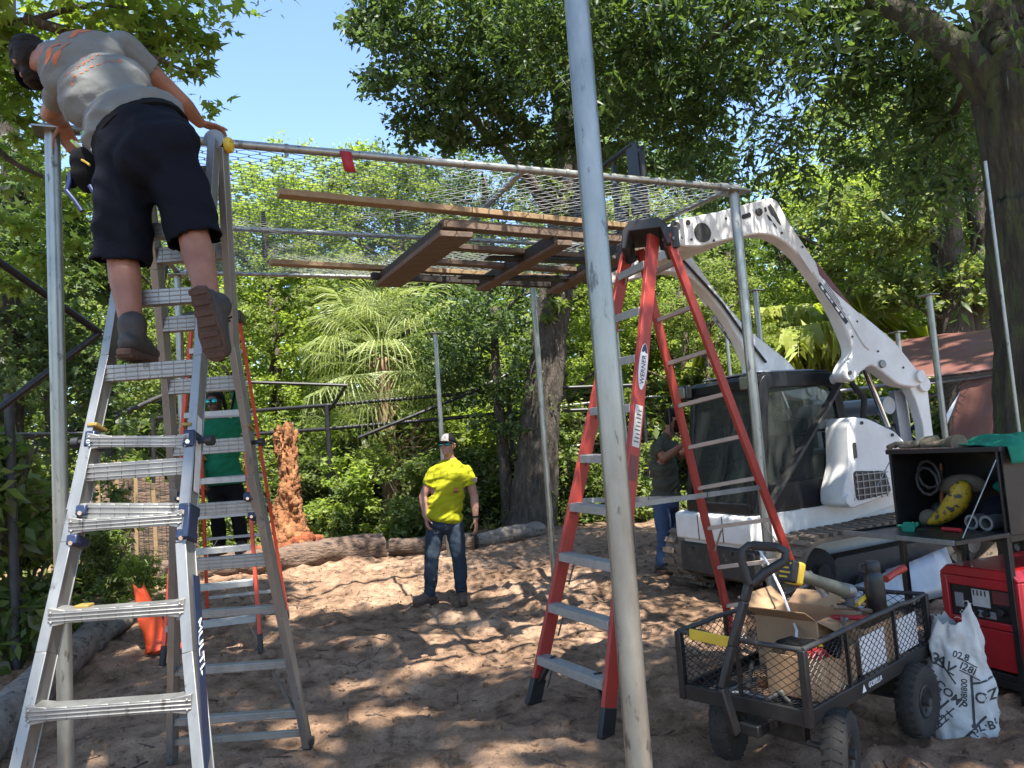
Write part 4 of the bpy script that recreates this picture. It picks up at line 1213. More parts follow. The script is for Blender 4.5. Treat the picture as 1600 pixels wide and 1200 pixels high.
# ------------------------------------------------------------------ lettering
def text_mesh(body, size, ext=.0015, align='CENTER', res=3, shear=0.0, bold=0.0):
    c = bpy.data.curves.new('txt', 'FONT'); c.body = body; c.size = size; c.extrude = ext
    c.align_x = align; c.align_y = 'CENTER'; c.resolution_u = res; c.shear = shear; c.offset = bold
    o = bpy.data.objects.new('txt', c); col.objects.link(o)
    bpy.context.view_layer.update()
    me = bpy.data.meshes.new_from_object(o.evaluated_get(bpy.context.evaluated_depsgraph_get()))
    bpy.data.objects.remove(o); bpy.data.curves.remove(c)
    return me


def text(name, body, size, o, ex, ey, mat, parent, ext=.0012, **k):
    me = text_mesh(body, size, ext, **k)
    ex, ey = V(ex).normalized(), V(ey).normalized(); ez = ex.cross(ey)
    Mx = Matrix((ex, ey, ez)).transposed().to_4x4(); Mx.translation = V(o)
    me.transform(Mx); me.materials.append(mat)
    return link_mesh(name, me, None, parent)


def oval(w, h, n=24): return [(math.cos(6.2832 * k / n) * w, math.sin(6.2832 * k / n) * h) for k in range(n)]


# ------------------------------------------------------------------ aluminium multi-position ladder
KF, KB = .297, .385
def pl(px, py, k):
    d = ray(px, py)      # plane Y = 3.25 + k*(3.02 - z)
    t = (3.25 + k * (3.02 - CAMH)) / (d.y + k * d.z)
    return CAM + d * t
def pf(px, py): return pl(px, py, -KF)
def pb(px, py): return pl(px, py, KB)
ml = thing('aluminium_ladder', 'tall folding aluminium ladder with navy lock brackets, carrying the man in grey', 'ladder', (-1.4, 3.3, 0))
def foot(p0, p1): # extend a rail line down to the ground
    d = (p1 - p0); return p0 + d * ((gz(p1.x, p1.y) - .01 - p0.z) / d.z)
ftl, ftr = pf(222, 240), pf(335, 222)
fl = [ftl, pf(170, 560), pf(118, 800)]; fr = [ftr, pf(314, 560), pf(296, 800)]
ol = [pf(146, 690), pf(112, 850), pf(74, 1020)]; orr = [pf(303, 690), pf(290, 850), pf(301, 1020)]
ol.append(foot(ol[1], ol[2])); orr.append(foot(orr[1], pf(320, 1190)))
btl, btr = pb(226, 262), pb(347, 230)
bl_ = [btl, pb(246, 420), pb(262, 600), pb(277, 800)]; br_ = [btr, pb(365, 540), pb(390, 690), pb(402, 790)]
bol = [pb(276, 760), pb(272, 1000)]; bol.append(foot(bol[0], bol[1]))
bor = [pb(394, 740), pb(410, 810), pb(440, 960)]; bor.append(foot(bor[1], bor[2]))
up_f = V((0, 1, -KF)).normalized()
def rail_poly(nm, P, w, t, mat=None):
    mb = MB()
    for a, b in zip(P[:-1], P[1:]):
        mb.beam(a, b, w, t, (0, 1, 0))
    # lips of the channel section
    for a, b in zip(P[:-1], P[1:]):
        s, u, d = frame_from(b - a, (0, 1, 0))
        for e in (-1, 1):
            mb.beam(a + u * e * (t / 2 + .002), b + u * e * (t / 2 + .002), w * 1.25, .006, (0, 1, 0))
    return mb.build(nm, mat or M['alu'], ml, .002)
rail_poly('inner_rail', fl, .026, .06); rail_poly('inner_rail', fr, .026, .06)
rail_poly('outer_rail', ol, .03, .07); rail_poly('outer_rail', orr, .03, .07)
rail_poly('inner_rail', bl_, .026, .06); rail_poly('inner_rail', br_, .026, .06)
rail_poly('outer_rail', bol, .03, .066); rail_poly('outer_rail', bor, .03, .066)
def on(P, z):
    for a, b in zip(P[:-1], P[1:]):
        if min(a.z, b.z) - 1e-6 <= z <= max(a.z, b.z) + 1e-6:
            return a.lerp(b, (z - a.z) / (b.z - a.z))
    return P[0] if z > P[0].z else P[-1]
def rung(PL, PR, z, h=.042, dpt=.055, wide=False, off=V()):
    a, b = on(PL, z) + off, on(PR, z) + off
    mb = MB(); d = (b - a).normalized()
    n = 8
    for k in range(n):
        t0, t1 = k / n, (k + 1) / n
        f = lambda t: (1.0 + (.55 * max(0, abs(t - .5) - .36) / .14 if wide else 0))
        mb.beam(a.lerp(b, t0), a.lerp(b, t1), dpt, h * f(t0), (0, 0, 1), dpt, h * f(t1))
    for e in (-.3, .0, .3):     # ribs of the tread
        mb.beam(a + V((0, -dpt / 2 - .001, h * e)), b + V((0, -dpt / 2 - .001, h * e)), .004, .005)
    if wide:
        for q in (a + d * .012, b - d * .012):
            for e in (-.016, .016): mb.ball(q + V((0, -dpt / 2 - .003, e)), .006, 6)
    return mb.build('rung', M['alu'], ml, .002)
zs = [on(ol, pf(50, y).z).z for y in (1112, 964, 826, 694)]
for z in zs: rung(ol, orr, z, .042, .07, True, V((0, -.012, 0)))
for z in [1.30, 1.62, 1.995, 2.30, 2.60, 2.86]:
    rung(fl, fr, z, .062, .05)
zb_ = [pb(370, y).z for y in (290, 392, 500, 598, 695)]
for z in zb_: rung(bl_, br_, z, .07, .05)
for y in (790, 875, 953, 1040, 1118):
    rung(bol if y > 780 else bl_, bor if y > 780 else br_, pb(400, y).z, .062 if y < 900 else .04, .05)
z = pb(400, 1150).z
for q, s_ in ((bor, -1),):
    a = on(q, pb(440, 1040).z); b = on(q, z); MB().beam(a + V((-.10, 0, -.03)), b + V((0, 0, .02)), .02, .01).build('brace', M['alu'], ml)
MB().beam(on(bol, z), on(bor, z), .03, .035).build('stay', M['alu'], ml, .002)
def lock(p, s=(.05, .10, .075)):
    mb = MB(); mb.box(p, s, Matrix.Rotation(-.29, 3, 'X')); o = mb.build('lock_bracket', M['navy'], ml, .006)
    mb = MB()
    mb.tube([p + V((0, -s[1] / 2 - .004, 0)), p + V((0, -s[1] / 2 + .004, 0))], .008, 8); mb.build('rivet', M['chrome'], o)
    return o
for px, py in ((149, 690), (136, 800), (122, 846)): lock(pf(px, py), (.038, .09, .036 if py != 690 else .06))
for px, py in ((302, 690), (296, 798), (292, 838)): lock(pf(px, py), (.042, .095, .038 if py != 690 else .065))
MB().box(pf(296, 818) + V((.012, -.02, 0)), (.022, .08, .11), Matrix.Rotation(-.29, 3, 'X')).build('lock_bracket', M['navy'], ml, .005)
for px, py in ((392, 778), (398, 806), (285, 778), (282, 600)): 
    if px != 282: lock(pb(px, py), (.045, .09, .04))
for px, py, k, s_ in ((149, 690, 'f', -1), (302, 690, 'f', 1), (388, 692, 'b', 1)):
    c = pf(px, py) if k == 'f' else pb(px, py)
    mb = MB(); mb.tube([c, c + V((s_ * .06, -.01, 0))], .011, 10); mb.tube([c + V((s_ * .055, -.01, 0)), c + V((s_ * .08, -.012, 0))], .02, 12); mb.build('lock_knob', M['blackplastic'], ml)
for px, py, k in ((298, 668, 'f'), (152, 668, 'f'), (388, 668, 'b')):
    c = pf(px, py) if k == 'f' else pb(px, py); MB().box(c, (.036, .082, .014), Matrix.Rotation(-.29, 3, 'X')).build('yellow_band', M['ochre'], ml, .003)
MB().box(pf(118, 948) + V((.03, 0, 0)), (.05, .045, .014)).build('yellow_band', M['ochre'], ml, .004)
for a in (ftl, ftr):
    MB().tube([a + V((0, -.01, .01)), a + V((0, .06, .01))], .045, 18).build('hinge', M['alu'], ml, .003)
mb = MB(); mb.lathe([(.0, 0), (.02, .0), (.034, .008), (.036, .02), (.03, .034), (.0, .038)], ftr + V((.035, .02, -.01)), (1, 0, 0), 14); mb.build('hinge_knob', M['yellow'], ml, smooth=50)
for q in (ol[-1], orr[-1], bol[-1], bor[-1]): MB().box(q + V((0, 0, .025)), (.05, .09, .05)).build('rubber_foot', M['rubber'], ml, .006)
a, b = pf(301, 1010), pf(309, 1130)      # navy sticker with white letters down the right front rail
dn = (b - a).normalized(); a0 = pf(297, 900)
MB().beam(a0 + V((.021, 0, 0)), b + dn * .3 + V((.021, 0, 0)), .055, .003, (1, 0, 0)).build('sticker', M['navy'], ml)
text('letters', 'MULTI-', .058, a0.lerp(b, .5) + V((.0245, -.002, 0)), dn, V((0, 1, .297)), M['whiteplain'], ml)
MB().beam(pf(306, 640) + V((.016, 0, 0)), pf(299, 770) + V((.018, 0, 0)), .045, .002, (1, 0, 0)).build('sticker', M['paper'], ml)

# ------------------------------------------------------------------ fibreglass step ladders
def stepladder(t, FL, FR, TFL, TFR, BL, BR, TBL, TBR, n, mat, bars):
    wd = (FR - FL).normalized()
    for a, b in ((TFL, FL), (TFR, FR)):
        MB().beam(a, b, .092, .03, wd).build('front_rail', mat, t, .003)
        d = (b - a).normalized()
        o = MB().beam(b - d * .16, b + d * .0, .10, .04, wd).build('foot_pad', M['blackplastic'], t, .006)
    for a, b in ((TBL, BL), (TBR, BR)):
        MB().beam(a, b, .062, .028, wd).build('rear_rail', mat, t, .003)
        d = (b - a).normalized(); MB().beam(b - d * .10, b, .068, .036, wd).build('foot_pad', M['blackplastic'], t, .005)
    dep = ((BL + BR) / 2 - (FL + FR) / 2); dep.z = 0; dep.normalize()
    for i in range(1, n + 1):
        z = i * .302
        f = (z - FL.z) / (TFL.z - FL.z)
        if f > .985: break
        a, b = FL.lerp(TFL, f), FR.lerp(TFR, f)
        mb = MB(); mb.beam(a + wd * .012 - dep * .012, b - wd * .012 - dep * .012, .085, .026)
        mb.beam(a + wd * .012 - dep * .055 + V((0, 0, -.012)), b - wd * .012 - dep * .055 + V((0, 0, -.012)), .006, .05)
        for e in (-.3, -.1, .1, .3): mb.beam(a + wd * .014 + dep * (e * .085 - .012) + V((0, 0, .0145)), b - wd * .014 + dep * (e * .085 - .012) + V((0, 0, .0145)), .006, .004)
        mb.build('step', M['alu_step'], t, .002)
        for q, s_ in ((a, 1), (b, -1)):       # knee braces under the step
            L = .19 if i < 4 else .06
            MB().beam(q + wd * s_ * .02 + V((0, 0, -L)) * 1 - (TFL - FL).normalized() * 0 , q + wd * s_ * (L * .55) + V((0, 0, -.015)), .012, .004).build('step_brace', M['alu'], t)
        f2 = (z - BL.z) / (TBL.z - BL.z)
        if f2 < .96:
            a, b = BL.lerp(TBL, f2), BR.lerp(TBR, f2)
            mb = MB(); mb.beam(a, b, .034, .028); mb.build('rear_rung', bars, t, .002)
            if i in (1, 3):
                for q, s_ in ((a, 1), (b, -1)):
                    MB().beam(q + wd * s_ * .13, q + (TBL - BL).normalized() * -.18 + wd * s_ * .02, .014, .005).build('rear_brace', bars, t)
    f = .42
    for a, b, c, d in ((FL, TFL, BL, TBL), (FR, TFR, BR, TBR)):
        p0, p1 = a.lerp(b, f), c.lerp(d, f); md = p0.lerp(p1, .55) + V((0, 0, -.0))
        MB().beam(p0, md, .006, .032).build('spreader', M['alu'], t); MB().beam(md + V((.008, 0, 0)), p1 + V((.008, 0, 0)), .006, .032).build('spreader', M['alu'], t)
    return wd, dep


zt = 2.90
FL, FR = atz(833, 1108, .0), atz(946, 1152, .0)
FL.z = gz(FL.x, FL.y) - .01; FR.z = gz(FR.x, FR.y) - .01
TFL, TFR = atz(981, 392, zt), atz(1021, 369, zt)
TBL, TBR = atz(1000, 390, zt), atz(1042, 366, zt)
BL, BR = atz(1152, 1003, 0), atz(1290, 1022, 0)
BL.z = gz(BL.x, BL.y) - .01; BR.z = gz(BR.x, BR.y) - .01
c = (FL + FR + BL + BR) / 4
rl = thing('step_ladder', 'red fibreglass step ladder with grey steps standing open in front of the loader', 'ladder', (c.x, c.y, 0))
tanbar = pm('tan grey bar', (0.46, 0.36, 0.29), (0.38, 0.30, 0.25), 14, .5, .35)
wd, dep = stepladder(rl, FL, FR, TFL, TFR, BL, BR, TBL, TBR, 9, M['red_fibre'], tanbar)
ct = (TFL + TFR + TBL + TBR) / 4; W_ = (TFR - TFL).length / 2
mb = MB()
dp = ((TBL + TBR) / 2 - (TFL + TFR) / 2); dl = max(.16, dp.length / 2 + .06); dpn = V((dp.x, dp.y, 0)).normalized(); wdn = V((wd.x, wd.y, 0)).normalized()
sec = [(-dl, -.10), (-dl * .9, .02), (-dl * .55, .085), (dl * .55, .085), (dl * .9, .02), (dl, -.10), (dl * .8, -.10), (dl * .62, .01), (-dl * .62, .01), (-dl * .8, -.10)]
mb.prism(sec, ct + V((0, 0, .02)), dpn, V((0, 0, 1)), -W_ - .055, W_ + .055)
mb.build('top_cap', M['blackplastic'], rl, .008)
for s_ in (-1, 1):
    MB().box(ct + wdn * s_ * (W_ + .02) + V((0, 0, -.02)), (.1, .05, .15), Matrix((dpn, wdn, V((0, 0, 1)))).transposed()).build('cap_cheek', M['blackplastic'], rl, .01)
    mb = MB(); q = ct + wdn * s_ * (W_ + .048)
    for e in (-.06, 0, .06): mb.tube([q + dpn * e + V((0, 0, -.03)), q + dpn * e + wdn * s_ * .01 + V((0, 0, -.03))], .012, 8)
    mb.build('cap_bolt', M['galv_dull'], rl)
text('cap_mark', '12', .05, ct + V((0, 0, .1075)) , wdn, dpn, M['galv_dull'], rl)
# marks on the right front rail, read down the rail's outer web
ax = (FR - TFR).normalized(); nrm = wdn * 1; side = ax.cross(nrm).normalized()
def on_rail(f): return TFR.lerp(FR, f) + nrm * .0165
o_ = on_rail(.295); vis = nrm if nrm.dot(CAM - o_) > 0 else -nrm
side = vis.cross(-ax).normalized()
def on_face(f): return TFR.lerp(FR, f) + vis * .0165
MB().prism(oval(.15, .036), on_face(.295), -ax, side, 0, .002, ez=vis).build('name_plate', M['whiteplain'], rl)
MB().prism([(.15 * .97 * math.cos(a), .036 * .9 * math.sin(a)) for a in [i * .1 - .9 for i in range(19)]], on_face(.295), -ax, side, .002, .003, ez=vis).build('plate_tip', M['navy'], rl)
MB().prism(oval(.075 * 1.55, .023), on_face(.301), -ax, side, .002, .0035, ez=vis).build('plate_field', M['whiteplain'], rl)
text('letters', 'WERNER', .047, on_face(.302) + vis * .0045, -ax, vis.cross(-ax), M['ink'], rl)
MB().prism([(-.13, -.03), (.13, -.03), (.13, .03), (-.13, .03)], on_face(.42), -ax, side, 0, .0015, ez=vis).build('paper_label', M['paper'], rl)
MB().prism([(-.075, -.03), (.075, -.03), (.075, .03), (-.075, .03)], on_face(.505), -ax, side, 0, .0015, ez=vis).build('dark_label', M['decalred'], rl)
mb = MB()
for k in range(9): mb.prism([(-.10 + .024 * k, -.024), (-.093 + .024 * k, -.024), (-.093 + .024 * k, .02 - .008 * (k % 3)), (-.10 + .024 * k, .02 - .008 * (k % 3))], on_face(.42), -ax, side, .0015, .0022, ez=vis)
mb.build('fine_print', M['greyframe'], rl)
for q in (FL, FR):   # black knee guards at the lowest step
    s_ = 1 if q is FL else -1
    MB().beam(q + V((0, 0, .13)) + wd * s_ * .02 + dep * .05, q + V((0, 0, .30)) + wd * s_ * .13 + dep * .09, .05, .02).build('knee_guard', M['blackplastic'], rl, .004)

FL, FR = atz(254, 1040, .0), atz(408, 1020, .0)
TFL, TFR = atz(300, 503, 3.0), atz(369, 498, 3.0)
sp = V((-.20, 1.45, 0)); BL, BR = FL + sp, FR + sp; TBL, TBR = TFL + V((-.02, .15, 0)), TFR + V((-.02, .15, 0))
c = (FL + FR + BL + BR) / 4
ol_ = thing('step_ladder', 'orange red step ladder behind the aluminium ladder, with the man in green on it', 'ladder', (c.x, c.y, 0))
stepladder(ol_, FL, FR, TFL, TFR, BL, BR, TBL, TBR, 9, M['orange_fibre'], M['alu_step'])
GL = (FL, FR, TFL, TFR, BL, BR, TBL, TBR)
ct = (TFL + TFR + TBL + TBR) / 4
MB().box(ct + V((0, 0, .03)), (.5, .28, .1), Matrix.Rotation(.18, 3, 'Z')).build('top_cap', M['blackplastic'], ol_, .01)
# ------------------------------------------------------------------ compact track loader (local: x forward, y to its left, z up)
HV = V((-.92, -.39, 0)).normalized(); WV = V((-HV.y, HV.x, 0))
LO = V((1.9, 7.33, .03))
ld = thing('track_loader', 'white compact track loader with black cab and raised arms, holding the lumber up', 'loader', LO, math.atan2(HV.y, HV.x))
EX, EY, EZ = V((1, 0, 0)), V((0, 1, 0)), V((0, 0, 1))
def B(mb, nm, mat, par=ld, bevel=0, smooth=35): return mb.build(nm, mat, par, bevel, smooth, world=False)
def side(mb, poly, y0, y1): return mb.prism(poly, (0, 0, 0), EX, EZ, -y1, -y0)   # prism across the machine
def round_poly(poly, r=.03, n=3):
    out = []
    m_ = len(poly)
    for i in range(m_):
        p0, p1, p2 = V(poly[i - 1]).to_2d() if False else V((*poly[i - 1], 0)), V((*poly[i], 0)), V((*poly[(i + 1) % m_], 0))
        d0, d1 = p0 - p1, p2 - p1
        k = min(r, d0.length * .4, d1.length * .4)
        a, b = p1 + d0.normalized() * k, p1 + d1.normalized() * k
        for j in range(n + 1):
            t = j / n; q = a * (1 - t) ** 2 + p1 * 2 * t * (1 - t) + b * t * t; out.append((q.x, q.y))
    return out

# --- tracks
def track_path(n=110):
    c1, r1 = (-.30, .33), .29; c2, r2 = (-2.16, .38), .30
    pts = []
    top = math.atan2(c2[1] + r2 - c1[1] - r1, c2[0] - c1[0])
    segs = []
    for k in range(15):
        a = R(-90 + 180 * k / 14); segs.append((c1[0] + math.cos(a) * r1, c1[1] + math.sin(a) * r1))
    for k in range(1, 12): segs.append((c1[0] + (c2[0] - c1[0]) * k / 12, c1[1] + r1 + (c2[1] + r2 - c1[1] - r1) * k / 12 - .0))
    for k in range(15):
        a = R(90 + 180 * k / 14); segs.append((c2[0] + math.cos(a) * r2, c2[1] + math.sin(a) * r2))
    for k in range(1, 12): segs.append((c2[0] + (c1[0] - c2[0]) * k / 12, c2[1] - r2 + (c1[1] - r1 - c2[1] + r2) * k / 12))
    L = [0]
    for i in range(len(segs)):
        a, b = segs[i], segs[(i + 1) % len(segs)]; L.append(L[-1] + math.dist(a, b))
    out = []
    for k in range(n):
        d = L[-1] * k / n; i = max(j for j in range(len(segs)) if L[j] <= d)
        a, b = segs[i], segs[(i + 1) % len(segs)]; t = (d - L[i]) / (L[i + 1] - L[i] + 1e-9)
        out.append((a[0] + (b[0] - a[0]) * t, a[1] + (b[1] - a[1]) * t))
    return out
TP = track_path()
lug = MB(); lug.box((0, 0, 0), (.052, .19, .034)); lug.box((.03, 0, -.008), (.02, .12, .018)); lugm = lug.mesh('track_lug', M['trackrubber'])
for (y0, y1) in ((.50, .93), (-1.06, -.62)):
    mb = MB(); n = len(TP)
    vs, fs = [], []
    for i in range(n):
        a, b, c_ = TP[i - 1], TP[i], TP[(i + 1) % n]
        tx, tz = c_[0] - a[0], c_[1] - a[1]; l = math.hypot(tx, tz); nx_, nz_ = tz / l, -tx / l
        for rr in (0, -.035):
            vs.append((b[0] + nx_ * rr, y0, b[1] + nz_ * rr)); vs.append((b[0] + nx_ * rr, y1, b[1] + nz_ * rr))
    for i in range(n):
        j = (i + 1) % n
        fs += [(i * 4, j * 4, j * 4 + 1, i * 4 + 1), (i * 4 + 2, i * 4 + 3, j * 4 + 3, j * 4 + 2), (i * 4, i * 4 + 2, j * 4 + 2, j * 4), (i * 4 + 1, j * 4 + 1, j * 4 + 3, i * 4 + 3)]
    mb.add(vs, fs); tr = B(mb, 'track', M['trackrubber'])
    for i in range(0, n, 2):
        a, b, c_ = TP[i - 1], TP[i], TP[(i + 1) % n]
        tx, tz = c_[0] - a[0], c_[1] - a[1]; l = math.hypot(tx, tz)
        if b[1] < .06 and -2.0 < b[0] < -.4: continue
        for s_ in (0, 1):
            if s_ and i % 4: pass
            o = link_mesh('track_lug', lugm, None, tr, False)
            ex = V((tx / l, 0, tz / l)); ez = V((tz / l, 0, -tx / l)); ey = ez.cross(ex)
            Mx = Matrix((ex, ey, ez)).transposed().to_4x4()
            yy = y0 + .105 if s_ == 0 else y1 - .105
            off = 0 if s_ == 0 else .035
            Mx.translation = V((b[0], yy, b[1])) + ez * .018 + ex * off
            o.matrix_local = Mx
    mb = MB(); ym = (y0 + y1) / 2
    mb.tube([(-.30, y0 + .10, .33), (-.30, y1 - .10, .33)], .20, 24); mb.tube([(-.30, y0 + .03, .33), (-.30, y1 - .03, .33)], .07, 12)
    B(mb, 'idler_wheel', M['rubber'], bevel=.01)
    mb = MB()
    for k in range(16):
        a = k * 6.2832 / 16; mb.box((-2.16 + math.cos(a) * .235, ym, .38 + math.sin(a) * .235), (.05, .06, .03), Matrix.Rotation(-a, 3, 'Y'))
    mb.tube([(-2.16, ym - .05, .38), (-2.16, ym + .05, .38)], .22, 24); mb.tube([(-2.16, y0 + .05, .38), (-2.16, y1 - .05, .38)], .10, 16)
    B(mb, 'drive_sprocket', M['greyframe'])
    mb = MB()
    side(mb, [(-.35, .14), (-.30, .30), (-.55, .42), (-1.9, .46), (-2.0, .30), (-1.7, .14)], ym - .09, ym + .09)
    B(mb, 'track_frame', M['greyframe'], bevel=.01)
    for x in (-.75, -1.1, -1.45, -1.8):
        B(MB().tube([(x, y0 + .07, .16), (x, y1 - .07, .16)], .09, 16), 'roller', M['greyframe'])

# --- body
mb = MB(); side(mb, round_poly([(.02, .36), (.06, .62), (.02, .82), (-1.2, .82), (-2.45, .95), (-2.55, .5), (-2.3, .36)], .04), -.60, .49); B(mb, 'chassis', M['white'], bevel=.012)
mb = MB(); side(mb, [(.03, .20), (.10, .24), (.10, .50), (.03, .52)], -.60, .50); B(mb, 'front_bumper', M['greyframe'], bevel=.008)
mb = MB(); side(mb, round_poly([(.04, .54), (.115, .56), (.115, .80), (.0, .83)], .02), -.62, .50); B(mb, 'front_step', M['white'], bevel=.006)
for y in (-.40, -.12, .2, .42):
    B(MB().tube([(.10, y, .47), (.112, y, .47)], .017, 10), 'bolt', M['greyframe'])
mb = MB()
for y in (-.25, .12): mb.box((.117, y, .68), (.004, .010, .235))
B(mb, 'bumper_seam', M['greyframe'])
for s_ in (1, -1):
    # fender strip above the track and the big engine side panel
    yo = .50 * s_
    mb = MB(); side(mb, round_poly([(.10, .60), (.06, .82), (-.68, .84), (-1.3, .92), (-1.85, .98), (-2.3, .92), (-2.0, .80), (-1.5, .76), (-.9, .66), (-.2, .55)], .02), min(yo, yo + s_ * .05), max(yo, yo + s_ * .05)); B(mb, 'side_skirt', M['white'], bevel=.006)
    ya, yb = sorted((s_ * .52, s_ * .80))
    pan = round_poly([(-.69, .86), (-.70, .98), (-.80, 1.2), (-.84, 1.56), (-.90, 1.63), (-.98, 1.62), (-1.10, 1.60), (-1.40, 1.47), (-1.52, 1.36), (-1.62, .98), (-1.45, .93), (-.78, .82)], .03)
    mb = MB(); side(mb, pan, ya, yb); B(mb, 'engine_panel', M['white'], bevel=.012)
    yf = s_ * .803
    y0_, y1_ = sorted((yf, yf + s_ * .006))
    mb = MB(); side(mb, round_poly([(-.83, 1.15), (-1.22, 1.12), (-1.27, .92), (-.84, .88)], .05, 4), y0_, y1_); gr = B(mb, 'grille', M['blackplastic'])
    mb = MB()
    for k in range(6): x = -.86 - .07 * k; mb.box((x, yf + s_ * .010, 1.01), (.009, .008, .24))
    for k in range(4): mb.box((-1.04, yf + s_ * .013, .93 + .06 * k), (.40, .008, .009))
    B(mb, 'grille_bar', M['galv_dull'], gr)
    mb = MB(); side(mb, round_poly([(-.86, 1.40), (-.90, 1.40), (-.90, 1.26), (-.86, 1.26)], .018, 3), y0_, y1_); B(mb, 'handle_slot', M['blackplastic'])
    for x, z in ((-.80, .90), (-1.5, .99), (-1.0, 1.57), (-1.36, 1.44)): B(MB().tube([(x, yf, z), (x, yf + s_ * .008, z)], .016, 10), 'bolt', M['greyframe'])
    B(MB().tube([(-.74, s_ * .76, .90), (-.74, s_ * .83, .90)], .05, 16), 'pivot_boss', M['white'], bevel=.005)
mb = MB(); side(mb, round_poly([(-1.5, .8), (-1.45, 1.34), (-2.2, 1.30), (-2.5, 1.15), (-2.55, .7)], .04), -.5, .5); B(mb, 'engine_cover', M['white'], bevel=.015)
mb = MB(); side(mb, round_poly([(-2.45, .45), (-2.45, 1.2), (-2.62, 1.15), (-2.65, .5)], .04), -.72, .72); B(mb, 'tailgate', M['white'], bevel=.015)

# --- cab
def frame_side(y0, y1):
    mb = MB()
    out = [(-.13, 1.98), (-.20, 2.07), (-.98, 2.07), (-1.08, 2.0), (-1.17, 1.45), (-1.08, .84), (-.62, .815), (.06, .815), (-.02, 1.05)]
    inn = [(-.235, 1.92), (-.26, 1.95), (-.94, 1.95), (-1.00, 1.90), (-1.05, 1.45), (-.96, 1.13), (-.92, 1.10), (-.14, 1.08), (-.11, 1.12)]
    # quads between the outer outline and the window opening
    op = round_poly(out, .05, 3); ip = round_poly(inn, .05, 3)
    n = len(op)
    ps = [(x, y, z) for y in (y0, y1) for (x, z) in op] + [(x, y, z) for y in (y0, y1) for (x, z) in ip]
    fs = []
    for i in range(n):
        j = (i + 1) % n
        fs += [(i, j, n * 2 + j, n * 2 + i), (n + j, n + i, n * 3 + i, n * 3 + j), (j, i, n + i, n + j), (n * 2 + i, n * 2 + j, n * 3 + j, n * 3 + i)]
    mb.add(ps, fs)
    return mb, ip
for s_ in (1, -1):
    a, b = sorted((s_ * .46, s_ * .51))
    mb, ip = frame_side(a, b); cs = B(mb, 'cab_side', M['cabblack'], bevel=.006)
    mb = MB(); side(mb, ip, s_ * .485 - .004, s_ * .485 + .004); B(mb, 'window_glass', M['glass'], cs)
    mb = MB()
    for k in range(9): mb.box((-.30 - .08 * k, s_ * .455, 1.55), (.006, .006, .78))
    for k in range(10): mb.box((-.6, s_ * .455, 1.2 + .08 * k), (.75, .006, .006))
    if s_ < 0: B(mb, 'window_grid', M['galv_dull'])
    B(MB().beam((-.20, s_ * .478, 1.50), (-1.02, s_ * .478, 1.54), .012, .022), 'window_rail', M['cabblack'], cs)
mb = MB(); side(mb, round_poly([(-.10, 2.00), (-.14, 2.075), (-.30, 2.095), (-.95, 2.095), (-1.09, 2.03), (-1.06, 1.98)], .03), -.50, .50); B(mb, 'cab_roof', M['cabblack'], bevel=.02)
mb = MB(); side(mb, [(-.2, 2.097), (-.9, 2.097), (-.9, 2.115), (-.2, 2.115)], -.40, .40); B(mb, 'roof_plate', M['greysheet'], bevel=.006)
# front door frame and glass
dz0, dz1 = .86, 1.98
def fx(z): return .03 - .18 * (z - .83) / 1.2
for y in (-.46, .44): B(MB().beam((fx(dz0), y, dz0), (fx(dz1), y, dz1), .07, .07, EY), 'door_post', M['cabblack'], bevel=.01)
B(MB().beam((fx(2.0), -.48, 2.0), (fx(2.0), .46, 2.0), .08, .09), 'door_head', M['cabblack'], bevel=.01)
B(MB().beam((fx(.87), -.48, .87), (fx(.87), .46, .87), .07, .10), 'door_sill', M['cabblack'], bevel=.01)
mb = MB(); g0, g1 = fx(.91), fx(1.95)
mb.add([(g0 + .01, -.43, .91), (g0 + .01, .41, .91), (g1 + .01, .41, 1.95), (g1 + .01, -.43, 1.95), (g0, -.43, .91), (g0, .41, .91), (g1, .41, 1.95), (g1, -.43, 1.95)], [(0, 1, 2, 3), (7, 6, 5, 4), (0, 4, 5, 1), (2, 6, 7, 3), (1, 5, 6, 2), (0, 3, 7, 4)])
B(mb, 'windscreen', M['glass'])
B(MB().tube([(fx(1.0) + .03, -.05, .95), (fx(1.2) + .03, .10, 1.2), (fx(1.5) + .03, .16, 1.62)], .009, 6), 'wiper', M['blackplastic'])
for y in (-.50, .48):
    mb = MB(); mb.box((-.04, y, 2.0), (.08, .17, .15)); hl = B(mb, 'headlight', M['blackplastic'], bevel=.02)
    B(MB().box((.004, y, 2.0), (.012, .13, .11)), 'lens', M['galv'], hl, .01)
B(MB().tube([(-.05, -.55, 1.9), (.08, -.62, 1.85), (.08, -.62, 1.62), (-.0, -.55, 1.55)], .012, 6), 'mirror_bracket', M['blackplastic'])
# inside of the cab
mb = MB(); mb.box((-.72, 0, 1.02), (.42, .46, .12)); mb.box((-.93, 0, 1.35), (.12, .44, .62), Matrix.Rotation(-.12, 3, 'Y')); B(mb, 'seat', M['blackcloth'], bevel=.04)
mb = MB()
for y in (-.3, .3): mb.box((-.45, y, 1.02), (.5, .11, .16)); mb.tube([(-.28, y, 1.1), (-.26, y * .95, 1.32)], .02, 8); mb.ball((-.26, y * .95, 1.34), .035, 10)
B(mb, 'control_arm', M['blackplastic'], bevel=.01)
mb = MB(); mb.box((-1.02, 0, 1.08), (.03, .9, .45)); B(mb, 'rear_bulkhead', M['cabblack'])
mb = MB(); mb.box((-.5, 0, .84), (1.0, .9, .03)); B(mb, 'cab_floor', M['cabblack'])
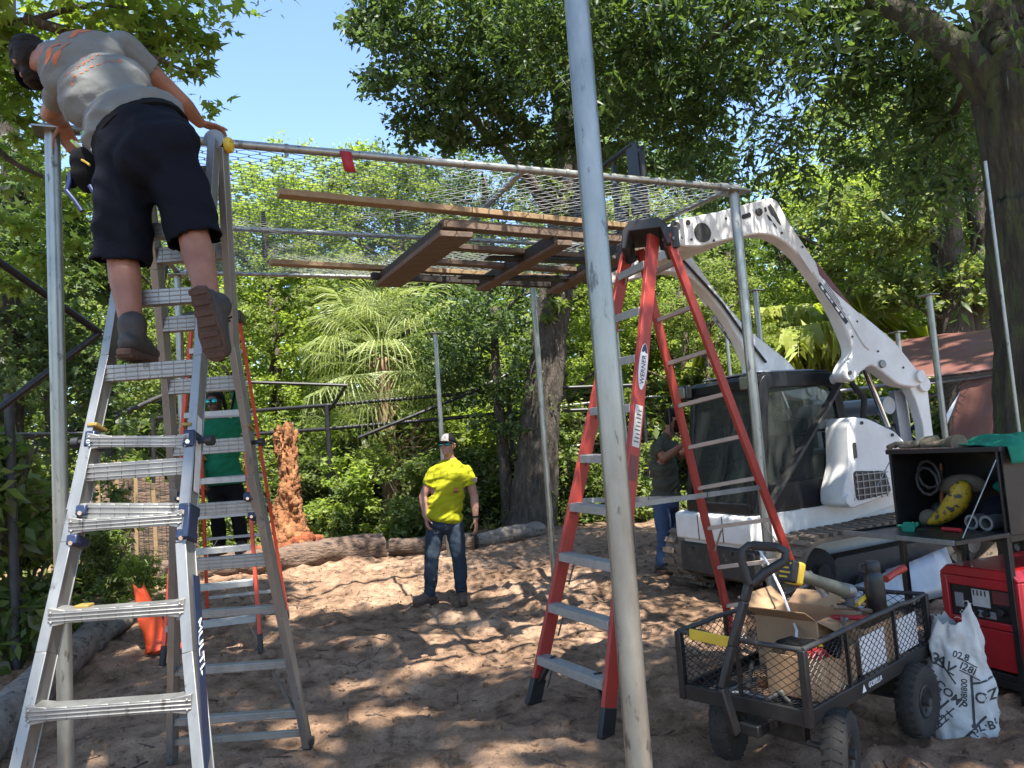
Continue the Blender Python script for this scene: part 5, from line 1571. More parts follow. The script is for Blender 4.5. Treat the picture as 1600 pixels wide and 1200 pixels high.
# louvres behind the side window and the lift-arm support bar
mb = MB()
for k in range(12): mb.box((-1.13 - .0 * k, .545, 1.10 + .035 * k), (.09, .03, .016))
B(mb, 'louvre', M['blackplastic'])
B(MB().box((-1.13, .525, 1.28), (.12, .03, .5)), 'louvre_frame', M['cabblack'])
B(MB().beam((-1.06, .60, 2.02), (-.02, .55, .84), .03, .085, EY), 'arm_stop', M['greyframe'], bevel=.006)
B(MB().tube([(-1.12, .62, 1.95), (-1.22, .66, 1.8), (-1.2, .64, 1.6), (-1.1, .6, 1.5)], .03, 8), 'hose', M['rubber'])

# --- lift arms
ARM = [(.80, 3.37), (.41, 3.45), (-.21, 3.62), (-.29, 3.60), (-.38, 3.43), (-.64, 3.08), (-1.0, 2.68), (-1.52, 2.32), (-1.80, 2.02), (-1.83, 1.90), (-1.74, 1.865), (-1.52, 1.90), (-1.34, 2.02), (-1.21, 2.10), (-1.07, 2.04), (-.97, 1.95), (-.90, 1.955), (-.83, 2.02), (-.90, 2.12), (-.99, 2.2), (-.985, 2.30), (-.88, 2.55), (-.73, 2.81), (-.51, 3.08), (-.33, 3.22), (-.18, 3.28), (-.03, 3.28), (.24, 3.23), (.62, 3.14), (.78, 3.14), (.87, 3.20), (.88, 3.30)]
for s_, ya, yb in ((1, .66, .80), (-1, -.74, -.60)):
    mb = MB(); side(mb, round_poly(ARM, .05, 2), ya, yb); am = B(mb, 'lift_arm', M['white'], bevel=.014)
    yo = yb + .001 if s_ > 0 else ya - .001
    def disc(x, z, r, t, nm, mat, par=am):
        return B(MB().tube([(x, yo - .002 * s_, z), (x, yo + s_ * t, z)], r, 20), nm, mat, par, .003)
    disc(.56, 3.265, .085, .008, 'pin_cap', M['greyframe']); disc(.84, 3.30, .042, .03, 'pin', M['greyframe']); disc(.70, 3.345, .022, .012, 'pin', M['greyframe'])
    disc(-.06, 3.475, .034, .02, 'pin', M['greyframe']); disc(-1.33, 2.10, .038, .02, 'pin', M['galv_dull']); disc(-.92, 2.03, .02, .012, 'pin', M['greyframe'])
    y0_, y1_ = sorted((yo, yo + s_ * .004))
    mb = MB(); side(mb, round_poly([(.13, 3.44), (.03, 3.47), (.025, 3.43), (.125, 3.40)], .018, 3), y0_, y1_); B(mb, 'slot', M['blackplastic'], am)
    # black logo of a cat's head, torn
    for poly in ([(-.17, 3.53), (-.20, 3.56), (-.235, 3.52), (-.27, 3.45), (-.30, 3.37), (-.26, 3.40), (-.225, 3.45), (-.20, 3.46)], [(-.15, 3.46), (-.18, 3.44), (-.205, 3.40), (-.17, 3.41)], [(-.13, 3.52), (-.15, 3.53), (-.155, 3.49), (-.135, 3.48)], [(-.21, 3.39), (-.235, 3.37), (-.25, 3.34), (-.22, 3.36)]):
        mb = MB(); side(mb, poly, y0_, y1_); B(mb, 'logo', M['ink'], am)
    # dark red swoosh and the black caution panel lower down the arm
    mb = MB(); side(mb, [(-.66, 3.055), (-.73, 2.98), (-1.02, 2.655), (-1.13, 2.57), (-1.10, 2.60), (-1.0, 2.665), (-.79, 2.82), (-.69, 2.93)][::-1], y0_, y1_); B(mb, 'stripe', M['decalred'], am)
    a, b = V((-.645, 0, 2.83)), V((-.93, 0, 2.47))
    dn = (b - a).normalized(); pr = V((-dn.z, 0, dn.x)) if s_ > 0 else V((-dn.z, 0, dn.x))
    if pr.x > 0: pr = -pr
    q = [a, b, b + pr * .11, a + pr * .11]
    mb = MB(); side(mb, [(v_.x, v_.z) for v_ in q], y0_, y1_); pn = B(mb, 'caution_panel', M['whiteplain'], am)
    q = [a + pr * .005, b + pr * .005, b + pr * .05, a + pr * .05]
    mb = MB(); side(mb, [(v_.x, v_.z) for v_ in q], min(y0_, y1_ + s_ * .003), y1_ + .003 if s_ > 0 else y1_); B(mb, 'black_band', M['ink'], pn)
    for i in range(3):
        q0 = a + pr * (.062 + .016 * i) + dn * .04; q1 = q0 + dn * (.36 - .06 * i)
        q = [q0, q1, q1 + pr * .005, q0 + pr * .005]; mb = MB(); side(mb, [(v_.x, v_.z) for v_ in q], y0_ - .002, y1_ + .002); B(mb, 'print_line', M['ink'], pn)
    for i, L in enumerate((.05, .09, .04, .07, .06)):
        q0 = a + pr * .018 + dn * (.03 + .08 * i); q1 = q0 + dn * L * .8; q = [q0, q1, q1 + pr * .02, q0 + pr * .02]
        mb = MB(); side(mb, [(v_.x, v_.z) for v_ in q], y0_ - .004, y1_ + .004); B(mb, 'print_line', M['whiteplain'], pn)
    # raised rib of the pressed plate
    mb = MB(); side(mb, round_poly([(-.95, 2.55), (-1.0, 2.58), (-1.22, 2.30), (-1.20, 2.22), (-1.12, 2.28)], .03), y0_ - .004, y1_ + .006); B(mb, 'pressed_rib', M['white'], am, .006)
    mb = MB(); side(mb, round_poly([(-.45, 3.14), (-.50, 3.13), (-.62, 2.97), (-.60, 2.93)], .02), y0_ - .004, y1_ + .004); B(mb, 'pressed_rib', M['white'], am, .004)
    yi = (ya - .018) if s_ > 0 else (yb + .018)
    B(MB().tube([(.55, yi, 3.28), (0, yi, 3.40), (-.22, yi, 3.42), (-.44, yi, 3.2), (-.68, yi, 2.95), (-.93, yi, 2.62), (-1.2, yi, 2.3)], .014, 8), 'hydraulic_line', M['greyframe'], am)
    mb = MB()
    for x, z in ((.30, 3.40), (.45, 3.20), (-.30, 3.30), (-.52, 3.18), (-.78, 2.72), (-1.08, 2.50), (-1.30, 2.22), (-1.60, 2.06), (.68, 3.20), (-1.0, 2.36)): mb.tube([(x, yo, z), (x, yo + s_ * .006, z)], .011, 8)
    B(mb, 'bolt_heads', M['greyframe'], am)
    # rear upright, links and cylinder
    mb = MB(); side(mb, round_poly([(-1.76, 2.02), (-1.86, 2.04), (-2.02, 1.93), (-2.02, 1.2), (-2.06, .9), (-1.86, .9), (-1.90, 1.5), (-1.84, 1.75), (-1.76, 1.9)], .04), *sorted((s_ * .60, s_ * .70))); B(mb, 'upright', M['white'], bevel=.01)
    B(MB().tube([(-1.95, s_ * .58, 1.90), (-1.95, s_ * .735, 1.90)], .075, 18), 'pivot_pin', M['white'], bevel=.006); B(MB().tube([(-1.80, s_ * .58, 1.97), (-1.80, s_ * .83, 1.97)], .06, 18), 'pivot_pin', M['white'], bevel=.006)
    mb = MB(); side(mb, [(-1.72, 1.86), (-1.86, 1.86), (-1.92, 1.0), (-1.75, 1.0)], *sorted((s_ * .50, s_ * .57))); B(mb, 'inner_upright', M['greysheet'], bevel=.006)
    yc = .60 * s_
    B(MB().tube([(-1.33, yc, 2.08), (-1.58, yc, 1.42)], .028, 14), 'cylinder_rod', M['chrome'])
    B(MB().tube([(-1.53, yc, 1.50), (-1.80, yc, .78)], .066, 16), 'cylinder_barrel', M['blackpaint'], bevel=.006)
B(MB().tube([(-1.02, -.6, 2.0), (-1.02, .66, 2.0)], .05, 14), 'cross_tube', M['white'])
B(MB().tube([(-1.62, -.55, 1.72), (-1.62, .58, 1.72)], .085, 18), 'cross_tube', M['greysheet'])
mb = MB(); rd = random.Random(3)
for k in range(9):
    x, y, z = -1.6 - rd.uniform(0, .35), rd.uniform(-.3, .55), 1.30
    mb.tube([(x, y, z), (x + rd.uniform(-.1, .1), y + .05, z + .2), (x - .12, y + rd.uniform(-.1, .15), z + rd.uniform(.1, .25)), (x - .2, y + .1, z - .05)], .016, 6)
B(mb, 'hydraulic_hose', M['rubber'])
mb = MB(); mb.box((-1.75, .45, 1.38), (.16, .14, .14)); mb.box((-1.62, .25, 1.36), (.1, .2, .1)); B(mb, 'valve_block', M['greyframe'], bevel=.01)
# --- tilt cylinders, carriage and forks
for y in (-.25, .25):
    B(MB().tube([(-.02, y, 3.50), (.45, y, 3.50)], .05, 12), 'tilt_barrel', M['blackpaint'], bevel=.005); B(MB().tube([(.45, y, 3.50), (.78, y, 3.46)], .022, 10), 'tilt_rod', M['chrome'])
B(MB().box((.2, 0, 3.33), (.25, 1.25, .10)), 'arm_cross_member', M['white'], bevel=.01)
B(MB().box((.95, 0, 3.30), (.06, 1.2, .34)), 'carriage', M['blackpaint'], bevel=.01)
for y in (-.60, -.15, .15, .60):
    B(MB().box((.97, y, 3.75), (.04, .05, .62)), 'backrest_bar', M['blackpaint'], bevel=.005)
B(MB().tube([(.97, -.62, 3.72), (.97, -.62, 4.0), (.97, -.5, 4.12), (.97, .5, 4.12), (.97, .62, 4.0), (.97, .62, 3.72)], .028, 10), 'backrest_hoop', M['blackpaint'])
mb = MB(); side(mb, [(.93, 3.5), (1.0, 3.5), (1.0, 4.1), (.93, 4.02)], .42, .60); B(mb, 'backrest_plate', M['blackpaint'], bevel=.006)
for y in (-.33, .33):
    mb = MB(); side(mb, [(1.0, 3.62), (1.045, 3.62), (1.05, 3.145), (2.35, 3.12), (2.35, 3.105), (1.0, 3.095)], y - .06, y + .06); B(mb, 'fork_tine', M['blackpaint'], bevel=.004)

# a bent grey sheet leans against the near track
def LW(x, y, z): return LO + HV * x + WV * y + V((0, 0, z))
pt_ = thing('steel_sheet', 'bent grey steel sheets leaning against the near loader track', 'metal sheet', LW(-.8, 1.05, 0))
for x0, x1, y0, z1, mt in ((-.30, -1.05, 1.14, .30, 'greysheet'), (-.95, -1.75, 1.06, .38, 'whiteplain')):
    vs, fs = [], []
    for j in range(5):
        for i in range(9):
            u, v = i / 8, j / 4
            vs.append(LW(x0 + (x1 - x0) * u, y0 - .13 * v + .02 * math.sin(u * 5), .0 + (z1 - .10 * (1 - u)) * v))
    for j in range(4):
        for i in range(8): k = j * 9 + i; fs.append((k, k + 1, k + 10, k + 9))
    o = MB().add(vs, fs).build('sheet', M['greysheet'], pt_, smooth=60); o.modifiers.new('thick', 'SOLIDIFY').thickness = .004
# ------------------------------------------------------------------ garden wagon (local: x to its rear, y to its far side)
WU = V((.745, .667, 0)).normalized(); WW = V((-WU.y, WU.x, 0))
WO = atz(1253, 1014, .66); WO.z = 0
WL, WD = 1.33, .64
wg = thing('garden_wagon', 'black mesh sided garden wagon loaded with boxes and tools at the lower right', 'wagon', WO, math.atan2(WU.y, WU.x))
def W(x, y, z): return WO + WU * x + WW * y + V((0, 0, z))
def WB(mb, nm, mat, par=wg, bevel=0, smooth=35): return mb.build(nm, mat, par, bevel, smooth, world=False)
zb0, zb1, zt_ = .335, .405, .655
mb = MB()
for a, b in (((0, 0), (WL, 0)), ((0, WD), (WL, WD)), ((0, 0), (0, WD)), ((WL, 0), (WL, WD))):
    mb = MB(); mb.beam((*a, (zb0 + zb1) / 2), (*b, (zb0 + zb1) / 2), .022, zb1 - zb0); WB(mb, 'tray_rim', M['blackpaint'], bevel=.004)
rd = random.Random(5)
for a, b, n in (((0, 0), (WL, 0), 9), ((0, WD), (WL, WD), 9), ((0, 0), (0, WD), 5), ((WL, 0), (WL, WD), 5)):
    pts = [V((a[0] + (b[0] - a[0]) * k / (n - 1), a[1] + (b[1] - a[1]) * k / (n - 1), zt_ + (0 if k in (0, n - 1) else rd.uniform(-.008, .006)))) for k in range(n)]
    WB(MB().tube(pts, .012, 10), 'top_rail', M['greyframe'], smooth=60)
for x, y in ((0, 0), (WL, 0), (0, WD), (WL, WD)):
    WB(MB().box((x, y, (zb0 + zt_) / 2), (.034, .034, zt_ - zb0)), 'corner_post', M['blackpaint'], bevel=.004)
for x, y in ((.40, 0), (.92, 0), (.40, WD), (.92, WD), (0, .32), (WL, .32)):
    WB(MB().box((x, y, (zb1 + zt_) / 2), (.016, .016, zt_ - zb1)), 'stay', M['blackpaint'])
for c_ in ([(0, 0, zb1), (WL, 0, zb1), (WL, 0, zt_), (0, 0, zt_)], [(0, WD, zb1), (WL, WD, zb1), (WL, WD, zt_), (0, WD, zt_)], [(0, 0, zb1), (0, WD, zb1), (0, WD, zt_), (0, 0, zt_)], [(WL, 0, zb1), (WL, WD, zb1), (WL, WD, zt_), (WL, 0, zt_)], [(0, 0, zb0 + .03), (WL, 0, zb0 + .03), (WL, WD, zb0 + .03), (0, WD, zb0 + .03)]):
    vs, fs = wire_grid(c_, .027, .017, .0019)
    o = WB(MB().add(vs, fs), 'side_mesh' if c_[2][2] > .5 else 'floor_mesh', M['blackpaint'], smooth=0); o['kind'] = 'stuff'
text('maker_plate', '▲ GORILLA' if False else 'GORILLA', .036, W(.62, -.0125, .372), WU, V((0, 0, 1)), M['whiteplain'], wg, shear=.2)
mb = MB(); mb.prism([(-.02, -.016), (.02, -.016), (0, .02)], W(.50, -.0125, .370), WU, V((0, 0, 1)), 0, .001); mb.build('maker_sign', M['whiteplain'], wg)
def wheel(x, y, steer=0.0):
    c = V((x, y, .182)); ax = Matrix.Rotation(steer, 3, 'Z') @ V((0, 1, 0))
    prof = [(.075, -.035), (.10, -.045), (.135, -.052), (.165, -.046), (.178, -.028), (.182, 0), (.178, .028), (.165, .046), (.135, .052), (.10, .045), (.075, .035)]
    mb = MB(); mb.lathe(prof, c, ax, 36, True)
    whl = WB(mb, 'wheel', M['rubber'], smooth=50)
    mb = MB(); a, u, d = frame_from(ax)
    for k in range(26):
        th = k * 6.2832 / 26; e = a * math.cos(th) + u * math.sin(th); tg = -a * math.sin(th) + u * math.cos(th)
        for s_ in (-1, 1):
            mb.beam(c + e * .181 + d * (s_ * .006) , c + e * .172 + d * s_ * .044 + tg * .012, .018, .007, e)
    WB(mb, 'tread', M['rubber'], whl)
    mb = MB(); mb.lathe([(.0, -.03), (.05, -.03), (.072, -.043), (.08, -.04), (.078, 0), (.08, .04), (.072, .043), (.05, .03), (.0, .03)], c, ax, 24)
    WB(mb, 'rim', M['blackpaint'], whl, smooth=40)
    mb = MB(); mb.tube([c - ax * .06, c + ax * .06], .022, 12)
    for k in range(5):
        th = k * 1.2566; mb.tube([c + (a * math.cos(th) + u * math.sin(th)) * .05 - ax * .035, c + (a * math.cos(th) + u * math.sin(th)) * .05 + ax * .035], .008, 6)
    WB(mb, 'hub', M['greyframe'], whl)
for x, y, st_ in ((.19, -.03, .25), (.24, .56, .25), (1.03, -.03, 0), (1.03, .64, 0)): wheel(x, y, st_)
WB(MB().tube([(.19, -.03, .182), (.24, .56, .182)], .014, 10), 'axle', M['greyframe']); WB(MB().tube([(1.03, -.03, .182), (1.03, .64, .182)], .014, 10), 'axle', M['greyframe'])
mb = MB(); mb.box((.21, .28, .26), (.05, .30, .15)); mb.box((.10, .28, .27), (.26, .10, .05)); WB(mb, 'steering_bracket', M['blackpaint'], bevel=.006)
WB(MB().box((1.03, .3, .26), (.05, .5, .15)), 'axle_bracket', M['blackpaint'], bevel=.006)
h0 = W(-.05, .33, .25)
hp = [h0, at(1129, 1075, h0.y - .02), at(1144, 1010, h0.y - .03), at(1163, 940, h0.y - .04), at(1170, 912, h0.y - .04)]
mb = MB()
for a, b in zip(hp[:-1], hp[1:]): mb.beam(a, b + (b - a).normalized() * .004, .05, .03, WW)
mb.build('handle_bar', M['blackplastic'], wg, .008)
yh = h0.y - .05
gp = [at(1171, 912, yh), at(1160, 880, yh), at(1160, 860, yh), at(1170, 852, yh), at(1215, 855, yh - .02), at(1228, 862, yh - .03), at(1227, 876, yh - .03), at(1195, 895, yh - .02), at(1176, 912, yh)]
MB().tube(gp, [.022, .019, .018, .018, .019, .02, .022, .022, .022], 12).build('handle_grip', M['blackplastic'], wg, smooth=70)
MB().tube([gp[3].lerp(gp[4], .1), gp[3].lerp(gp[4], .95)], .021, 12).build('grip_pad', M['rubber'], wg)
a, b = W(-.022, .56, .655), W(-.022, .32, .645)
mb = MB(); mb.beam(a, b, .012, .05); mb.build('yellow_label', M['yellow'], wg, .004)

def carton(nm, lab, x0, x1, y0, y1, z0, z1, flaps, rot=0.0):
    t = thing(nm, lab, 'box', W((x0 + x1) / 2, (y0 + y1) / 2, z0), math.atan2(WU.y, WU.x) + rot)
    hx, hy, h = (x1 - x0) / 2, (y1 - y0) / 2, z1 - z0
    mb = MB()
    mb.box((0, 0, .003), (hx * 2, hy * 2, .006))
    for c_, s_ in (((hx, 0, h / 2), (.005, hy * 2, h)), ((-hx, 0, h / 2), (.005, hy * 2, h)), ((0, hy, h / 2), (hx * 2, .005, h)), ((0, -hy, h / 2), (hx * 2, .005, h))): mb.box(c_, s_)
    mb.build('carton', M['card'], t, .002, world=False)
    for (sx, sy, ang) in flaps:
        L = (hx if sx else hy) * .75
        wv = hy * 2 if sx else hx * 2
        hinge = V((sx * hx, sy * hy, h)); out = V((sx, sy, 0)) * math.cos(ang) + V((0, 0, 1)) * math.sin(ang)
        mb = MB(); mb.beam(hinge, hinge + out * L, wv, .004, V((-sx, -sy, 0)) * math.sin(ang) + V((0, 0, 1)) * math.cos(ang)); mb.build('flap', M['card'], t, world=False)
    return t
carton('cardboard_box', 'open brown cardboard box with raised flaps in the middle of the wagon', .56, .90, .22, .56, .375, .635, [(-1, 0, R(30)), (1, 0, R(25)), (0, -1, R(-20)), (0, 1, R(40))])
carton('cardboard_box', 'flat topped carton against the near mesh side of the wagon, under the work gloves', .20, .53, .03, .30, .375, .56, [], .0)
carton('cardboard_box', 'tall carton at the rear of the wagon, under the black bottle', .66, 1.10, .03, .19, .375, .60, [], 0)
for x0, x1 in ((.57, .84), (.98, 1.24)):   # pale labels seen through the mesh
    mb = MB(); mb.prism([(0, 0), (x1 - x0, 0), (x1 - x0, .17), (0, .17)], W(x0, .022, .41), WU, V((0, 0, 1)), 0, .003)
    o = mb.build('paper_sheet', M['whiteplain']); tag(o, 'white paper sheet behind the mesh side, ' + ('middle bay of the wagon' if x0 < .9 else 'rear bay of the wagon'), 'paper', 'paper sheets in the wagon')

# things lying in and on the wagon
q = at(1371, 958, 4.12); q.z = .602
bt = thing('water_bottle', 'black steel water bottle standing upright in the wagon', 'bottle', q)
mb = MB(); mb.lathe([(0, 0), (.047, 0), (.05, .01), (.05, .17), (.046, .20), (.03, .225), (.0, .225)], q, (0, 0, 1), 24); mb.build('flask', M['blackpaint'], bt, smooth=45)
mb = MB(); mb.lathe([(0, .215), (.036, .215), (.038, .225), (.038, .262), (.03, .272), (0, .272)], q, (0, 0, 1), 20); lidb = mb.build('lid', M['blackplastic'], bt, smooth=40)
mb = MB(); mb.tube([q + V((-.036, 0, .262)), q + V((-.068, 0, .258)), q + V((-.07, 0, .225)), q + V((-.045, 0, .215))], .008, 8); mb.build('carry_loop', M['blackplastic'], lidb)
a, b = at(1237, 894, 3.80), at(1318, 922, 3.98)
gt = thing('cordless_grinder', 'cordless angle grinder with yellow black battery lying across the wagon', 'power tool', (a.x, a.y, a.z))
d = (b - a).normalized(); s_, u_, _ = frame_from(d)
MB().beam(a - d * .045, a + d * .0, .085, .105, u_).build('battery', M['blackplastic'], gt, .008)
MB().beam(a - d * .0, a + d * .045, .09, .11, u_).build('battery_shell', M['yellow'], gt, .012)
mb = MB()
for i in range(4): mb.beam(a - d * .0465 + u_ * (.035 - .022 * i) - s_ * .03, a - d * .0465 + u_ * (.035 - .022 * i) + s_ * (.03 - .012 * (i % 2)), .003, .008)
mb.build('battery_print', M['yellow'], gt)
MB().tube([a + d * .04, a + d * .10, a + d * .2, b - d * .05, b], [.036, .030, .028, .034, .036], 14).build('body', M['khaki'], gt, smooth=50)
MB().tube([b, b + d * .05, b + d * .07], [.038, .042, .03], 14).build('gear_head', M['galv_dull'], gt, smooth=40)
mb = MB(); mb.tube([b + d * .045 - u_ * .03, b + d * .05 - u_ * .07], [.03, .034], 14); mb.tube([b + d * .05 - u_ * .068, b + d * .05 - u_ * .074], .055, 20); mb.build('disc_guard', M['greyframe'], gt)
q = W(.32, .14, .562)
def glove(nm, lab, c, ang, mat, cuff, sc=1.0, par=None):
    t = thing(nm, lab, 'glove', c, ang)
    mb = MB()
    mb.ball((0, 0, .022 * sc), (.058 * sc, .045 * sc, .022 * sc), 12)
    for k in range(4):
        y = (-.034 + .023 * k) * sc; L = (.075, .09, .085, .06)[k] * sc
        mb.capsule((.04 * sc, y, .022 * sc), (.04 * sc + L * .55, y * 1.15, .03 * sc), .013 * sc, .012 * sc, 8); mb.capsule((.04 * sc + L * .55, y * 1.15, .03 * sc), (.04 * sc + L, y * 1.25, .016 * sc), .012 * sc, .011 * sc, 8)
    mb.capsule((-.005, .038 * sc, .02 * sc), (.035 * sc, .075 * sc, .018 * sc), .014 * sc, .011 * sc, 8)
    mb.build('hand_part', mat, t, smooth=60, world=False)
    MB().tube([(-.045 * sc, 0, .022 * sc), (-.075 * sc, 0, .024 * sc), (-.115 * sc, 0, .022 * sc)], [.036 * sc, .038 * sc, .043 * sc], 12).build('cuff', cuff, t, smooth=60, world=False)
    return t
glove('work_glove', 'black work glove lying on the front carton of the wagon', q, 2.5, M['blackcloth'], M['blackcloth'], 1.15)
q = W(.26, .07, .562)
glove('work_glove', 'red work glove with yellow cuff lying by the near rail of the wagon', q + V((0, 0, .0)), 4.0, M['redtape'], M['yellow'], .75)
for (p0, p1, r, mt, nm, lab, cat, zz) in [((1338, 945, 4.05), (1362, 926, 4.2), .014, 'yellow', 'hammer_handle', 'yellow tool handle beside the black bottle', 'handle', .0), ((1384, 905, 4.25), (1412, 888, 4.35), .02, 'red_fibre', 'grip_handle', 'red tool grip sticking out right of the bottle', 'handle', 0),
                                          ((1300, 948, 3.9), (1360, 955, 4.05), .012, 'oldwood', 'wood_strip', 'thin wooden strip lying across the cartons', 'strip', 0), ((1310, 938, 3.95), (1350, 944, 4.1), .01, 'pine', 'wood_strip', 'pale thin wooden strip lying next to the bottle', 'strip', 0), ((1262, 895, 4.0), (1290, 930, 4.0), .02, 'greysheet', 'foil_wrap', 'crumpled silver plastic wrap sticking out of the open box', 'wrapper', 0)]:
    a, b = at(*p0), at(*p1)
    mb = MB(); mb.tube([a, a.lerp(b, .5) + V((0, 0, .004)), b], [r, r * .9, r * 1.1], 10)
    tag(mb.build(nm, M[mt], None, smooth=50), lab, cat)
sq = thing('steel_tray', 'small square steel frame lying on the wagon floor', 'tray', W(.16, .40, .375))
for a, b in (((.10, .45), (.10, .25)), ((.10, .25), (.34, .25)), ((.34, .25), (.34, .45)), ((.34, .45), (.10, .45))):
    MB().beam(W(*a, .378), W(*b, .378), .02, .014).build('side', M['galv_dull'], sq, .002)
mb = MB(); mb.ball(W(.24, .35, .40), (.035, .03, .028), 10); tag(mb.build('rusty_fitting', M['rotwood'], None), 'rusty round pipe fitting on the wagon floor', 'fitting')
mb = MB()
for k in range(7):
    x, y, a = rd.uniform(.1, .35), rd.uniform(.06, .22), rd.uniform(0, 3)
    pass
mb.tube([W(.22, .42, .38), W(.55, .60, .38)], .012, 8); tag(mb.build('steel_bar', M['galv'], None), 'shiny steel bar lying along the far side of the wagon floor', 'bar')
mb = MB(); mb.tube([at(1180, 850, 4.6), at(1200, 880, 4.4), at(1222, 925, 4.2), at(1236, 962, 4.05), at(1245, 985, 3.95), at(1243, 1010, 3.9)], .007, 6); tag(mb.build('cable', M['whiteplain'], None), 'pale thin cable hanging down into the wagon from behind the handle', 'cable')

for k, (x, y, z, a, L, r, mt, nm, lab, cat) in enumerate([
    (.60, .10, .62, .4, .20, .012, 'galv', 'spanner', 'shiny spanner lying on the rear carton of the wagon', 'spanner'), (.98, .30, .40, 1.2, .26, .022, 'greyframe', 'pipe_piece', 'dark pipe piece at the rear of the wagon', 'pipe'),
    (1.12, .36, .46, .2, .22, .016, 'pine', 'wood_block', 'pale wood offcut at the rear corner of the wagon', 'wood block'), (.14, .18, .378, .8, .16, .010, 'galv', 'bolt_rod', 'short shiny threaded rod on the front floor of the wagon', 'rod'),
    (.06, .40, .378, 2.2, .14, .012, 'galv_dull', 'pipe_clamp', 'dull pipe clamp in the front corner of the wagon', 'clamp'), (.96, .45, .47, 2.6, .3, .02, 'rubber', 'rubber_hose', 'black hose end lying over the rear of the wagon', 'hose'), (.74, .12, .618, 2.0, .18, .014, 'redtape', 'pliers', 'red handled pliers on the rear carton of the wagon', 'pliers')]):
    c_ = W(x, y, z + r); dd = WU * math.cos(a) + WW * math.sin(a); pp = V((-dd.y, dd.x, 0))
    mb = MB(); mb.tube([c_ - dd * L / 2, c_ - dd * L * .2 + pp * .006, c_ + dd * L * .25, c_ + dd * L / 2 + pp * .01], [r * .8, r, r * .75, r * 1.25], 8); mb.ball(c_ + dd * L / 2, (r * 1.5, r * 1.5, r), 8)
    tag(mb.build(nm, M[mt], None, smooth=50), lab, cat)

# ------------------------------------------------------------------ tool box on its steel stand
S0, S1 = V((2.47, 5.10, 0)), V((2.74, 4.44, 0))
SE = (S1 - S0).normalized(); SN = V((SE.y, -SE.x, 0)); SN = SN if SN.x < 0 else -SN
SLn = (S1 - S0).length
def S(e, n, z): return S0 + SE * e - SN * n + V((0, 0, z))    # along the front, back into depth, up
sd = thing('steel_stand', 'black steel stand carrying the open tool box, over the red welder', 'stand', S(SLn / 2, .3, 0))
for e, n in ((0, 0), (SLn, 0), (0, .56), (SLn, .56)):
    g0 = gz(S(e, n, 0).x, S(e, n, 0).y) - .02
    MB().beam(S(e, n, g0), S(e, n, .90), .036, .036, SE).build('leg', M['blackpaint'], sd, .003)
for a, b in (((0, 0), (SLn, 0)), ((0, .56), (SLn, .56)), ((0, 0), (0, .56)), ((SLn, 0), (SLn, .56))):
    MB().beam(S(*a, .885), S(*b, .885), .036, .04).build('top_rail', M['blackpaint'], sd, .003)
    MB().beam(S(*a, .06), S(*b, .06), .034, .034).build('foot_rail', M['blackpaint'], sd, .003)
tb = thing('tool_box', 'black steel tool box with its front lid folded down, full of gear', 'tool box', S(SLn / 2, .25, .91))
bz0, bz1, t_ = .91, 1.395, .006
mt = M['blackpaint']; e0, e1, n0, n1 = -.03, SLn + .03, .0, .50
def panel(nm, a, b, w, t, up, mat=None): return MB().beam(a, b, w, t, up).build(nm, mat or mt, tb, .002)
em, nm_ = (e0 + e1) / 2, (n0 + n1) / 2
MB().box(S(em, nm_, bz0), (e1 - e0, n1 - n0, t_), Matrix((SE, -SN, V((0, 0, 1)))).transposed()).build('bottom', mt, tb)
MB().box(S(em, nm_ - .01, bz1), (e1 - e0 + .02, n1 - n0 + .02, .03), Matrix((SE, -SN, V((0, 0, 1)))).transposed()).build('top', mt, tb, .004)
MB().box(S(em, n1, (bz0 + bz1) / 2), (e1 - e0, t_, bz1 - bz0), Matrix((SE, -SN, V((0, 0, 1)))).transposed()).build('back', mt, tb)
for e in (e0, e1): MB().box(S(e, nm_, (bz0 + bz1) / 2), (t_, n1 - n0, bz1 - bz0), Matrix((SE, -SN, V((0, 0, 1)))).transposed()).build('side', mt, tb)
for e in (e0 + .02, e1 - .02): MB().beam(S(e, .0, bz0), S(e, .0, bz1), .03, .012, SE).build('front_flange', mt, tb, .002)
MB().beam(S(e0, -.012, bz1 + .004), S(em + .1, -.012, bz1 + .004), .012, .034).build('rusty_edge', pm('flaking edge', (.35, .2, .15), (.12, .09, .08), 30, .8), tb)
